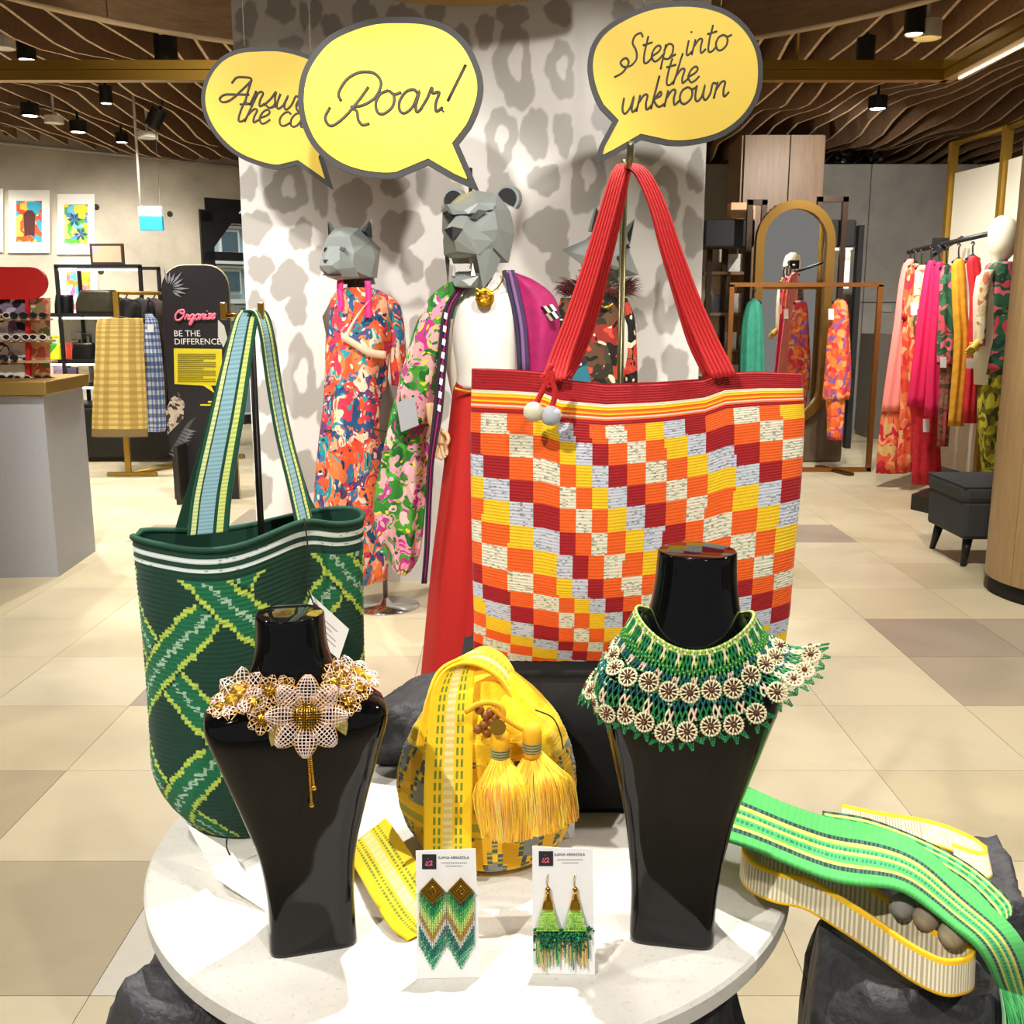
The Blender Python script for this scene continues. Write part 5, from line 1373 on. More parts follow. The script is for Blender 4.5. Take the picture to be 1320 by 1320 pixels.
# ---------------------------------------------------------------- basalt rocks
basalt = M('basalt', '#37373b', .6, var=.55, vscale=9, bump=1.0, bscale=26, bdist=.012)
def rock(c, s, seed, label, top=9, power=.75):
    bm = bmesh.new(); bmesh.ops.create_icosphere(bm, subdivisions=5, radius=1)
    rr = random.Random(seed)
    planes = []
    for k in range(16):
        d = Vector((rr.gauss(0, 1), rr.gauss(0, 1), rr.gauss(0, 1))).normalized(); planes.append((d, rr.uniform(.66, .92)))
    for v in bm.verts:
        p = v.co.normalized(); L = 1.0
        for d, h in planes:                      # broken faces
            q = p.dot(d)
            if q * L > h: L = h / q
        L *= 1 + .05 * noise.noise(p * 3 + Vector((seed, 0, 0))) + .025 * noise.noise(p * 9 + Vector((seed, 3, 0))) + .012 * noise.noise(p * 24)
        q = Vector((math.copysign(abs(p.x) ** power, p.x) * L * s[0], math.copysign(abs(p.y) ** power, p.y) * L * s[1], p.z * L * s[2])) + Vector(c)
        lim = top + .03 * noise.noise(q * 9) - .35 * max(0, (q.x - c[0]) * .3)
        if q.z > lim: q.z = lim + (q.z - lim) * .06
        if q.z < .008 and c[2] < TZ - .1: q.z = .008
        v.co = q
    return centred('basalt_rock', MB().bm(bm, sm=True), basalt, label, 'rock')
rock((-.345, .985, .34), (.135, .15, .46), 3, 'tall dark basalt boulder under the table rim below the green tote', .725)
rock((.385, .93, .36), (.135, .13, .5), 7, 'tall faceted basalt boulder beside the table under the beige strap', .762)
rock((.195, .97, .33), (.085, .13, .44), 29, 'low basalt boulder tucked between the table rim and the strap loop', .715)
rock((.71, .93, .34), (.14, .15, .46), 11, 'dark basalt boulder under the green scarf fringe', .73)
rock((.53, 1.13, .36), (.17, .11, .5), 15, 'long basalt boulder behind the green striped scarf', .765)
rock((-.115, 1.385, TZ + .052), (.115, .085, .075), 21, 'small black basalt rock lying on the table behind the yellow bag')

# ---------------------------------------------------------------- black plinth block under the red tote
bk = thing('black_block', 'black cloth covered riser block under the checked tote', 'plinth', (.115, 1.3, TZ))
bkm = M('black_cloth', '#080707', .95, bump=.4, bscale=500)
vs = [(-.19, -.1, 0), (.165, -.1, 0), (.165, .1, 0), (-.19, .1, 0), (-.182, -.095, .19), (.16, -.095, .19), (.16, .1, .19), (-.182, .1, .19)]
bm = bmesh.new(); bv = [bm.verts.new(v) for v in vs]
for f in [(3, 2, 1, 0), (4, 5, 6, 7), (0, 1, 5, 4), (1, 2, 6, 5), (2, 3, 7, 6), (3, 0, 4, 7)]: bm.faces.new([bv[i] for i in f])
bmesh.ops.bevel(bm, geom=bm.edges[:], offset=.012, segments=3, affect='EDGES')
obj('block_body', MB().bm(bm, sm=True), bkm, bk)

# ---------------------------------------------------------------- necklace busts
def superring(c, rx, ry, z, pw, n=48, yo=0):
    out = []
    for k in range(n):
        a = 2 * math.pi * k / n; ca, sa = math.cos(a), math.sin(a)
        out.append(Vector((c[0] + rx * math.copysign(abs(ca) ** pw, ca), c[1] + yo + ry * math.copysign(abs(sa) ** pw, sa), z)))
    return out
def bust(label, loc, rz, prof, lean=0):
    o = thing('necklace_bust', label, 'display bust', loc, rz)
    h = [p[0] for p in prof]; H = h[-1]; rings = []
    hs = [H * i / 70 for i in range(71)]
    def sm(k, x):
        pts = cr([(p[0], p[k], 0) for p in prof], 6)
        return interp([q.x for q in pts], [q.y for q in pts], x)
    for x in hs: rings.append(superring((0, 0), sm(1, x), sm(2, x), x, sm(4, x), yo=sm(3, x)))
    for q, x in zip(rings, hs):
        for p in q: p.x += lean * smooth(x / H)
    top = rings[-1]; c = sum(top, Vector()) / len(top)
    rings.append([c + (p - c) * .995 + Vector((0, 0, .0018)) for p in top])
    rings.append([c + (p - c) * .96 + Vector((0, 0, .003)) for p in top])
    rings.append([c + (p - c) * .94 + Vector((0, 0, .0031)) for p in top])
    rings.append([c + (p - c) * .3 + Vector((0, 0, .0034)) for p in top])
    m = MB().loft(rings)
    b = obj('bust_body', m, black_lacquer, o)
    Mx = rootM(o)
    bv = BVHTree.FromPolygons([Mx @ Vector(v) for v in m.v], m.f)
    return o, bv
bL, bvL = bust('glossy black necklace bust wearing the gold flower necklace', (-.207, .955, TZ), R(16),
     [(0, .044, .037, 0, .3), (.05, .043, .034, .0, .3), (.1, .048, .032, -.002, .35), (.15, .061, .033, -.006, .42), (.2, .076, .036, -.011, .5), (.235, .086, .037, -.014, .48), (.25, .0865, .036, -.012, .5), (.257, .08, .036, -.01, .6), (.264, .066, .036, -.007, .75), (.274, .052, .036, -.004, .9), (.289, .041, .036, 0, 1), (.31, .035, .035, .002, 1), (.34, .033, .033, .003, 1)], lean=-.008)
bR, bvR = bust('glossy black necklace bust wearing the green beaded collar', (.167, .965, TZ), R(-10),
     [(0, .043, .037, 0, .3), (.06, .044, .034, 0, .3), (.126, .053, .033, -.002, .35), (.176, .065, .036, -.005, .42), (.225, .078, .042, -.008, .5), (.262, .087, .045, -.009, .5), (.282, .086, .045, -.007, .55), (.292, .078, .045, -.004, .68), (.302, .066, .044, -.002, .85), (.318, .054, .043, 0, 1), (.34, .045, .041, .001, 1), (.37, .04, .039, .002, 1), (.4, .038, .038, .003, 1)], lean=.012)

# ---------------------------------------------------------------- gold wire flower necklace
def onbust(bv, px, py, off=.003):
    d = ray(px, py).normalized()
    hit = bv.ray_cast(CAMO, d)
    if hit[0] is None:
        q = bv.find_nearest(CAMO + d * 1.0)
        return q[0] + q[1] * off, q[1]
    n = hit[1] if hit[1].dot(d) < 0 else -hit[1]
    return hit[0] + n * off, n
def basis(n, spin=0):
    z = n.normalized(); x = Vector((1, 0, 0)); x = (x - z * x.dot(z)).normalized(); y = z.cross(x)
    Mx = Matrix((x, y, z)).transposed().to_4x4() @ Matrix.Rotation(spin, 4, 'Z')
    return Mx
pale, gcol = lin('#e8d2c8'), lin('#c9963f')
wire = MV('gold_wire', .3, metal=.12, spec=.7)
def flower_mb(r, np_, nw=4, nl=5, wr=.0007):
    m = MB()
    for k in range(np_):
        a = 2 * math.pi * k / np_; ca, sa = math.cos(a), math.sin(a)
        def pt(t, w):
            L = r * (.3 + .7 * t); hwid = r * (2.3 / np_) * max(.12, math.sin(math.pi * (.2 + .76 * t))) ** .75
            y = hwid * w; z = .16 * r * math.sin(t * 2.2) - .1 * r * w * w + .004
            return Vector((L * ca - y * sa, L * sa + y * ca, z))
        for i in range(nw + 1):
            m.tube([pt(j / nl, 2 * i / nw - 1) for j in range(nl + 1)], wr, 3, col=pale if 0 < i < nw else gcol, cap=False)
        for j in range(1, nl):
            m.tube([pt(j / nl, 2 * i / nw - 1) for i in range(nw + 1)], wr, 3, col=pale if j > 1 else gcol, cap=False)
    return m
def flower_centre(r):
    m = MB(); n = 5
    for k in range(-n, n + 1):
        t = k / n * .3 * r; L = math.sqrt(max(0, (.32 * r) ** 2 - t * t))
        if L < r * .05: continue
        for ax in (0, 1):
            pts = []
            for i in range(6):
                q = lerp(-L, L, i / 5); z = .006 + .2 * r * (1 - (q * q + t * t) / (.32 * r) ** 2) * .6
                pts.append((q, t, z) if ax == 0 else (t, q, z))
            m.tube(pts, .0007, 3, cap=False)
    return m
nk = thing('flower_necklace', 'gold wire mesh flower necklace draped over a black bust', 'necklace', tuple(Vector(bL.location) + Vector((0, 0, .2))))
FL = [(394.5, 922, 44, 8), (314, 899, 30, 7), (351, 891, 17, 8), (288, 886, 24, 7), (339, 927, 17, 7), (426, 884, 16, 8), (455, 876, 28, 7), (447, 909, 16, 7), (461, 855, 22, 7), (478, 862, 15, 6), (372, 905, 14, 6), (272, 889, 14, 6), (330, 908, 15, 7), (368, 885, 13, 6), (440, 890, 14, 6), (300, 880, 13, 6), (414, 905, 14, 6), (470, 885, 13, 6)]
for i, (px, py, rp, np_) in enumerate(FL):
    p, n = onbust(bvL, px, py, .004 if i else .009)
    r = rp * (p - CAMO).length / 1380 * 1.2
    n = (n + Vector((0, -.35, .15))).normalized()
    Mx = Matrix.Translation(p) @ basis(n, i * .7)
    m = flower_mb(r, np_, 6 if rp > 40 else 4 if rp > 25 else 2, 9 if rp > 40 else 5 if rp > 25 else 3, .0006 if rp > 40 else .00065)
    f = obj('wire_flower', m.mesh('wire_flower', rootM(nk).inverted() @ Mx), wire, nk)
    c = flower_centre(r)
    obj('flower_centre', c.mesh('flower_centre', rootM(nk).inverted() @ Mx), gold, f)
for px, py, a in ((356, 943, 4.4), (438, 930, 5.1)):
    p, n = onbust(bvL, px, py, .004); Mx = Matrix.Translation(p) @ basis((n + Vector((0, -.4, 0))).normalized(), a - math.pi / 2)
    pts = [Vector((.0065 * math.sin(math.pi * t) * s, .014 * (t - .5) * 2, .0)) for s, rng_ in ((1, range(0, 9)), (-1, range(7, 0, -1))) for t in [k / 8 for k in rng_]]
    lm = MB().prism(pts, (0, 0, .0012))
    obj('gold_leaf', lm.mesh('gold_leaf', rootM(nk).inverted() @ Mx), M('pale_gold', '#e8d27a', .3, .8), nk)
ch = MB()
pts = [onbust(bvL, lerp(396, 401, t), lerp(955, 1034, t), .004)[0] for t in [k / 30 for k in range(31)]]
pts2 = [onbust(bvL, lerp(398, 404, t), lerp(955, 1012, t), .004)[0] for t in [k / 24 for k in range(25)]]
for q in pts + pts2: ch.ball(q, .0017, 6, 4)
ch.ball(pts[-1], .003, 8, 6); ch.ball(pts2[-1], .003, 8, 6)
obj('pendant_chain', ch, gold, nk, world=True)

# ---------------------------------------------------------------- green beaded collar
CB = rootM(bR)
def collar(phi, s, off=0):
    sd_ = math.sin(phi); fr = math.cos(phi)
    right = max(0, sd_)
    rx = lerp(.056, .099, s) + .012 * right * s * s; ry = lerp(.05, .068, s)
    z = .318 - .074 * s + .024 * sd_ * sd_ * (1 - .4 * s) + .05 * right ** 2 * s * s
    w = 1 + off / .08
    z += .004 * math.sin(phi * 9) * s
    ax = Vector((.012 * smooth(z / .4), 0, z)); q = Vector((rx * w * sd_, -ry * w * fr, 0))
    L = q.length; d = q / L
    hit = bvR.ray_cast(CB @ (ax + d * .3), (CB.to_3x3() @ -d))
    if hit[0] is not None:
        rad = (CB.inverted() @ hit[0] - ax).length + .0035 + off
        if rad < .2: L = max(L, rad)
    return CB @ (ax + d * L)
gc = thing('beaded_collar', 'green and cream beaded lace collar with rosettes on a black bust', 'necklace', tuple(CB @ Vector((0, 0, .25))))
cream, lime, green, teal_, dk = lin('#e9dbb4'), lin('#93c23e'), lin('#1a7a42'), lin('#0c5a58'), lin('#0b3f2c')
pink_ = lin('#e8c4b0')
net = MB(); K = 88; span = R(150)
for fam in (-1, 1):
    for j in range(-K // 2, K // 2 + 1):
        for q in range(0, 52):
            s = q / 51
            if .43 < s < .57 or s > .88: continue
            ph = (j + fam * s * 5.0) * (2 * span / K)
            if abs(ph) > span: continue
            zz = (j + fam * s * 5.0) % 4
            if s < .05: c = lime if j % 2 else cream
            elif s < .2: c = cream if zz < .8 else lime if zz < 1.4 else green
            elif s < .32: c = lime if (q + j) % 5 == 0 else green
            elif s < .43: c = pink_ if zz < 1.2 else cream if zz < 1.5 else teal_
            elif s < .72: c = teal_ if zz > 1 else lin('#2a8c74') if (q % 3) else cream
            else: c = cream if zz < 1 else pink_ if zz < 1.6 else green
            net.octa(collar(ph, s, .001), .0015, c)
for q in range(150):
    ph = lerp(-span, span, q / 149); net.octa(collar(ph, 0, .001), .0021, lime if q % 3 else cream)
for s in (.42, .58, .87):
    for q in range(170):
        net.octa(collar(lerp(-span, span, q / 169), s, .001), .0013, green if q % 4 else lime)
obj('bead_net', net, vbead, gc, world=True, kind='stuff')
rs = MB(); rr_ = .0086
for k in range(20):
    a = 2 * math.pi * k / 20; rs.octa((rr_ * math.cos(a), rr_ * math.sin(a), 0), .0019, cream)
for k in range(10):
    a = 2 * math.pi * k / 10
    rs.tube([(.003 * math.cos(a), .003 * math.sin(a), .0005), (rr_ * math.cos(a), rr_ * math.sin(a), .0005)], .0008, 4, col=cream)
    b = a + math.pi / 10; rs.octa((.0055 * math.cos(b), .0055 * math.sin(b), 0), .001, lin('#6a3a1e'))
rs.ball((0, 0, .0008), .0028, 8, 5, col=lin('#5a2c18'))
for k in range(6):
    a = 2 * math.pi * k / 6 + .3; rs.octa((.0112 * math.cos(a), .0112 * math.sin(a), 0), .0015, green)
rs_me = rs.mesh('rosette'); rs_me.materials.append(vbead)
rs2 = MB(); rs2.v = list(rs.v); rs2.f = [list(f) for f in rs.f]; rs2.c = list(rs.c); rs2.sm = list(rs.sm)
for k in range(3):
    a = R(-90 + (k - 1) * 38)
    for t in range(4):
        for u in range(-1, 2):
            rs2.octa(((.012 + .0018 * t) * math.cos(a) + u * (.0022 - .0005 * t), (.012 + .0018 * t) * math.sin(a), 0), .0012, green)
rs2_me = rs2.mesh('edge_rosette'); rs2_me.materials.append(vbead)
for s, cnt, me, nm in ((.5, 21, rs_me, 'rosette'), (.97, 25, rs2_me, 'edge_rosette')):
    for k in range(cnt):
        ph = lerp(-R(140), R(140), k / (cnt - 1))
        p = collar(ph, s, .003); tu = (collar(ph + .02, s) - collar(ph - .02, s)).normalized(); tv = (collar(ph, s - .03) - collar(ph, min(1.1, s + .03))).normalized()
        n = tu.cross(tv).normalized(); tv = n.cross(tu)
        Mx = Matrix((tu, tv, n)).transposed().to_4x4(); Mx.translation = p
        o = bpy.data.objects.new(nm, me); COL.objects.link(o); o.parent = gc
        o.matrix_local = rootM(gc).inverted() @ Mx

# ---------------------------------------------------------------- checked tote
C_RED, C_OR, C_YE, C_WH, C_SI = lin('#a3141c'), lin('#f2621a'), lin('#f3c51c'), lin('#e6dfc6'), lin('#c9ccd6')
SEQ = [C_RED, C_OR, C_WH, C_OR, C_YE, C_SI]
CB_ = [(x - 80) / 1175 for x in (80, 120, 215, 300, 390, 445, 500, 555, 620, 685, 755, 830, 900, 1000, 1090, 1170, 1256)]
topE = [(608, 475), (660, 477), (700, 480), (722, 490), (780, 496), (850, 494), (905, 490), (932, 481), (980, 480), (1035, 482)]
botE = [(610, 836), (650, 849), (700, 857), (760, 861), (850, 862), (930, 859), (970, 855), (1010, 848)]
lefE = [(608, 475), (606, 560), (607, 650), (609, 740), (611, 800), (610, 836)]
rigE = [(1035, 482), (1037, 540), (1032, 620), (1023, 720), (1018, 790), (1010, 848)]
def poly(pts, t):
    xs = [i / (len(pts) - 1) for i in range(len(pts))]
    return interp(xs, [p[0] for p in pts], t), interp(xs, [p[1] for p in pts], t)
def px_at(pts, t, ax=0):
    a, b = pts[0][0], pts[-1][0]
    x = lerp(a, b, t); return x, interp([p[0] for p in pts], [p[1] for p in pts], x)
def tote_px(u, v):
    tx, ty = px_at(topE, u); bx, by = px_at(botE, u)
    lx, ly = poly(lefE, v); rx, ry = poly(rigE, v)
    c00, c10, c01, c11 = topE[0], topE[-1], botE[0], botE[-1]
    x = lerp(tx, bx, v) + lerp(lx, rx, u) - lerp(lerp(c00[0], c10[0], u), lerp(c01[0], c11[0], u), v)
    y = lerp(ty, by, v) + lerp(ly, ry, u) - lerp(lerp(c00[1], c10[1], u), lerp(c01[1], c11[1], u), v)
    return x, y
NU, NV = 128, 14 * 9 * 4 // 3 + 24
NRIB = 116
def tote_pt(u, v, back):
    x, y = tote_px(u, v)
    base = lerp(1.3, 1.262, v)
    bul = math.sin(math.pi * u) ** .6 * (.012 + .03 * math.sin(math.pi * min(1, v * 1.02)))
    wav = .006 * math.sin(u * 9 + v * 4) * (1 - v * .5)
    rib = .0016 * abs(math.sin(math.pi * v * NRIB / 1.0)) * (math.sin(math.pi * u) > .02)
    Yf = base - bul + wav - rib
    if back: Yf = base + .02 * math.sin(math.pi * u) ** .5 + .045 * math.sin(math.pi * u) ** .6 * smooth(v * 1.4) + .004
    pf = P(x, y, base)                                   # silhouette plane
    return Vector((pf.x, Yf, pf.z))
rt_ = random.Random(5)
def tote_col(v, u):
    if v < .062: return C_RED if rt_.random() > .1 else lin('#8a1018')
    if v < .13:
        k = (v - .062) / .068
        for lim, c in ((.12, C_WH), (.3, C_YE), (.42, C_OR), (.5, C_YE), (.62, C_OR), (.7, C_WH), (.8, C_OR), (1.1, C_RED)):
            if k < lim: return c
    row = int((v - .13) / .87 * 14.0)
    uu = u + .003 * math.sin(v * 14)
    col = 15
    for i in range(16):
        if uu < CB_[i + 1]: col = i; break
    c = SEQ[(col - row + 1) % 6]
    if c in (C_WH, C_SI) and rt_.random() < .16: return tuple(x * .45 for x in c)
    return tuple(x * rt_.uniform(.88, 1.05) for x in c)
to = thing('tote_bag', 'large woven tote in red, orange, yellow and white checks', 'bag', (.115, 1.28, TZ + .19))
NVt = NRIB * 3
rings = []
for j in range(NVt + 1):
    v = j / NVt
    rings.append([tote_pt(i / NU, v, False) for i in range(NU + 1)] + [tote_pt(i / NU, v, True) for i in range(NU - 1, 0, -1)])
nring = len(rings[0])
def tc_(t, k):
    q = k * nring
    u = (q + .5) / NU if q < NU else 1 - (q + .5 - NU) / NU
    return tote_col(t, max(0, min(.999, u)))
body = MB().loft(rings, cap=False, col=tc_)
body.f.append([len(body.v) - nring + k for k in range(nring)]); body.c.append(C_RED); body.sm.append(False)
obj('bag_body', body, vcloth, to, world=True)
strapm = M('strap_red', '#c01a1c', .8, bump=.4, bscale=700)
def cord_strap(path, Y0, Y1, w0, w1, ncord=6, mat=strapm, parent=to, wdir=None, name='handle'):
    """flat strap woven from parallel cords"""
    m = MB(); n = len(path)
    ctr = cr([P(x, y, lerp(Y0, Y1, i / (n - 1))) for i, (x, y) in enumerate(path)], 7)
    N = len(ctr)
    for k in range(ncord):
        pts = []
        for i, c in enumerate(ctr):
            t = i / (N - 1); w = lerp(w0, w1, t)
            wd = wdir(t) if wdir else Vector((1, 0, .12)).normalized()
            pts.append(c + wd * w * ((k + .5) / ncord - .5))
        m.tube(pts, lambda t: lerp(w0, w1, t) / ncord * .56, 6)
    return obj(name, m, mat, parent, world=True)
apex = 1.385
cord_strap([(713, 492), (722, 462), (741, 410), (762, 345), (781, 280), (796, 228), (804, 212)], 1.275, apex, .031, .019)
cord_strap([(722, 490), (738, 462), (758, 410), (776, 340), (792, 275), (802, 225), (806, 212)], 1.33, apex, .03, .019)
cord_strap([(934, 486), (912, 440), (889, 385), (866, 320), (848, 265), (828, 224), (806, 211)], 1.275, apex, .031, .017)
cord_strap([(922, 484), (900, 440), (882, 385), (862, 320), (846, 262), (826, 222), (806, 211)], 1.33, apex, .03, .017)
# knotted cord with two pompon balls
kn = MB()
Yk = 1.235
for pth in ([(706, 483), (702, 497), (696, 510), (690, 522)], [(706, 483), (713, 497), (715, 510), (711, 526)], [(700, 485), (710, 480), (712, 490), (702, 493), (699, 484)], [(712, 470), (706, 480), (704, 492), (708, 500)]):
    kn.tube(cr([P(x, y, Yk) for x, y in pth], 6), .0036, 7)
obj('knotted_cord', kn, strapm, to, world=True)
for x, y, c in ((688, 531, '#d9d2b8'), (710, 536, '#b9bcc2')):
    obj('pompon_ball', MB().ball(P(x, y, Yk - .003), .0122, 18, 22, rib=.05), M('ball_' + c[1:], c, .8), to, world=True)
def rodstand(name, label, px, Y, ytop, arms, mat, r=.0045):
    t = P(px, ytop, Y)
    o = thing(name, label, 'bag stand', (t.x, Y, TZ))
    obj('stand_base', MB().box((0, 0, .003), (.1, .1, .006), bev=.0015), mat, o)
    obj('stand_rod', MB().cyl((0, 0, .005), (0, 0, t.z - TZ), r, n=10), mat, o)
    return o, t
o, t = rodstand('bag_stand', 'slim brass rod stand holding the handles of the checked tote', 805, 1.41, 206, 0, M('antique_brass', '#8c8660', .28, .9))
obj('stand_arm', MB().tube(cr([(0, 0, t.z - TZ - .005), (0, -.03, t.z - TZ - .012), (0, -.06, t.z - TZ - .012), (0, -.07, t.z - TZ + .012)], 4), .0042, 8), MATS['antique_brass'], o)

# ---------------------------------------------------------------- green lattice tote
G_DK, G_MID, G_LIME, G_SIL, G_WH = lin('#0a3a2a'), lin('#0f6a43'), lin('#b9cf52'), lin('#9fc0a4'), lin('#d8e2dc')
loopT = cr([(-.444, 1.185, 0), (-.425, 1.14, 0), (-.37, 1.118, 0), (-.315, 1.122, 0), (-.272, 1.15, 0), (-.243, 1.19, 0), (-.215, 1.215, 0), (-.187, 1.25, 0), (-.2, 1.268, 0), (-.26, 1.255, 0), (-.33, 1.245, 0), (-.4, 1.225, 0)], 14, closed=True)
loopT = [Vector((p.x, p.y, 0)) for p in loopT]
n = len(loopT); arc = [0]
for i in range(n): arc.append(arc[-1] + (loopT[(i + 1) % n] - loopT[i]).length)
gctr = Vector((-.31, 1.185, 0)); GH = .368
zrim = TZ + GH
def gbag(i, w):
    p = loopT[i % n]
    s = 1.0
    if w > .74: q = (w - .74) / .26; s = 1 - .4 * q ** 2.2
    s *= 1 - .03 * math.sin(w * 3.1)
    c = gctr + (p - gctr) * s
    rim = .012 * smooth((p.x + .42) / .2)              # rim climbs towards the far corner
    z = lerp(zrim + rim + .006 * math.sin(i * .12), TZ + .003, w)
    rib = .0011 * abs(math.sin(w * math.pi * 62))
    d = (p - gctr).normalized()
    return Vector((c.x, c.y, z)) + d * rib
rg = random.Random(9)
def gcol_(t, k):
    i = int(k * n) % n; a = arc[i] - .068; h = lerp(GH, 0, t)
    if t < .012: return G_DK
    if .028 < t < .042 or .058 < t < .072: return G_WH if rg.random() > .03 else lin('#8fa89c')
    if t < .1: return G_DK
    st = .0045                                          # stitches step the diagonals
    aa = round(a / st) * st; hh = (round((h - .311) / .004) * .004)
    p_ = aa / .0835 + hh / .088; q_ = aa / .0835 - hh / .088
    dp = abs((p_ % 2) - 1); dq = abs((q_ % 2) - 1)
    over = (math.floor(p_ / 2 + .001) + math.floor(q_ / 2 + .001)) % 2 == 0
    for d, other in ((dp, dq),) if (over and dp < .4) else ((dq, dp),) if dq < .4 else ((dp, dq),):
        if d < .055 + .03 * math.sin(hh * 900): return G_SIL if rg.random() > .25 else G_MID
        if d < .27: return G_MID
        if d < .36: return G_LIME if rg.random() > .12 else lin('#8fae4a')
    return tuple(x * rg.uniform(.85, 1.1) for x in G_DK)
gb = thing('tote_bag', 'dark green woven tote with lime and silver lattice pattern', 'bag', (gctr.x, gctr.y, TZ))
NG = 248
body = MB().loft([[gbag(i, j / NG) for i in range(n)] for j in range(NG + 1)], cap=False, col=gcol_)
body.f.append([len(body.v) - n + k for k in range(n)]); body.c.append(G_DK); body.sm.append(False)
obj('bag_body', body, vcloth, gb, world=True)
obj('bag_lining', MB().loft([[gctr + (gbag(i, j / 10) - gctr) * .0 + Vector((lerp(gbag(i, j / 10).x, gctr.x, .02), lerp(gbag(i, j / 10).y, gctr.y, .04), gbag(i, j / 10).z)) - gctr for i in range(n)] for j in range(11)], cap=False), M('lining_green', '#0a3a2a', .9), gb, world=True)
obj('rim_roll', MB().tube([gbag(i, 0) for i in range(0, n, 2)], .0038, 7, closed=True), M('rim_green', '#0b3f2c', .85), gb, world=True)
GST = [(.09, '#0b4a34'), (.2, '#d8e39a'), (.27, '#0b3f2c'), (.62, '#8fb9c4'), (.7, '#0b3f2c'), (.86, '#d3e07a'), (1.01, '#0b4a34')]
def gstripe(t, w):
    for lim, c in GST:
        if w < lim:
            cc = lin(c); return cc if (int(t * 120) % 2 or c.startswith('#0b')) else tuple(x * .75 for x in cc)
def rib_strap(path, Ys, ws, wcol, parent, mat=vcloth, nw=24, th=.003, sub=40, name='handle', wd=None):
    nn = len(path)
    c = cr([P(x, y, Ys[i]) for i, (x, y) in enumerate(path)], sub); N = len(c)
    xs = [i / (nn - 1) for i in range(nn)]
    wid = []
    for i in range(N):
        t = i / (N - 1); w = interp(xs, ws, t)
        d = wd(t) if wd else Vector((1, .0, .1))
        wid.append(d.normalized() * w)
    return obj(name, MB().ribbon(c, wid, th, nw=nw, wcol=wcol), mat, parent, world=True)
rib_strap([(268, 688), (273, 640), (282, 590), (294, 530), (306, 465), (316, 415), (322, 400)], [1.14, 1.145, 1.15, 1.16, 1.18, 1.195, 1.2], [.047, .046, .043, .039, .034, .028, .024], gstripe, gb)
rib_strap([(322, 400), (334, 403), (343, 430), (352, 490), (365, 560), (380, 620), (392, 672)], [1.2, 1.2, 1.2, 1.205, 1.205, 1.2, 1.195], [.022, .02, .022, .024, .026, .028, .03], gstripe, gb, wd=lambda t: Vector((.42, .9, .1)))
dgs = lambda t, w: lin('#0b3f2c') if abs(w - .5) > .1 else lin('#3d6a4c')
rib_strap([(244, 680), (258, 632), (276, 570), (296, 490), (312, 425), (321, 402)], [1.235, 1.235, 1.23, 1.225, 1.215, 1.21], [.035, .034, .032, .03, .026, .022], dgs, gb)
rib_strap([(321, 402), (336, 405), (346, 440), (357, 510), (372, 580), (390, 640), (402, 665)], [1.21, 1.22, 1.23, 1.24, 1.25, 1.255, 1.258], [.02, .02, .02, .02, .02, .02, .022], dgs, gb, wd=lambda t: Vector((.6, .8, .1)))
# stand
st2, t = rodstand('bag_stand', 'slim dark rod stand with brass hooks inside the green tote', 323, 1.205, 402, 0, M('rod_dark', '#1d1712', .35, .4), .004)
zz = t.z - TZ
obj('hook_bar', MB().tube([(-.03, 0, zz - .004), (.015, 0, zz - .004)], .003, 8), gold, st2)
for x in (-.03, .013): obj('hook_end', MB().box((x, -.004, zz + .001), (.0065, .0065, .02), bev=.001), gold, st2)
# swing tags
def swing_tag(label, quad, Ys, string, sY, logo):
    q = [P(x, y, Y) for (x, y), Y in zip(quad, Ys)]
    if len(q) == 3: q.append(q[0] + q[2] - q[1])
    nn = (q[1] - q[0]).cross(q[3] - q[0]).normalized()
    if nn.y > 0: nn = -nn
    c = sum(q, Vector()) / 4
    o = thing('swing_tag', label, 'tag', c)
    obj('card', MB().prism(q, -nn * .0012), white_card, o, world=True)
    if string: obj('string', MB().tube(cr([P(x, y, sY) for x, y in string], 5), .0009, 5), matt_black, o, world=True)
    if logo:
        def at(u, v): return q[0] + (q[1] - q[0]) * u + (q[3] - q[0]) * v + nn * .0006
        obj('logo', MB().prism([at(.1, .12), at(.3, .12), at(.3, .42), at(.1, .42)], nn * .0004), M('logo_maroon', '#5a0f1c', .6), o, world=True)
        m = MB()
        for k, (u0, u1) in enumerate(((.38, .8), (.38, .7), (.4, .85), (.5, .9))):
            v = .3 + k * .13; m.prism([at(u0, v), at(u1, v), at(u1, v + .03), at(u0, v + .03)], nn * .0003)
        obj('small_print', m, grey_ink, o, world=True, kind='stuff')
    return o
swing_tag('white swing tag with maroon logo hanging against the green tote', [(402, 767), (450, 811), (437, 850), (384, 806)], [1.185, 1.19, 1.18, 1.175], [(392, 668), (397, 710), (395, 750), (404, 778)], 1.175, True)
A_, B_, C_ = P(240, 1061, 1.115), P(300, 1099, 1.075), G(346, 1176, TZ + .002)
swing_tag('white swing tag leaning from the green tote onto the table', [(240, 1061), (300, 1099), (346, 1176)], [1.115, 1.075, C_.y], [(317, 985), (303, 1040), (292, 1085), (296, 1102)], 1.07, False)

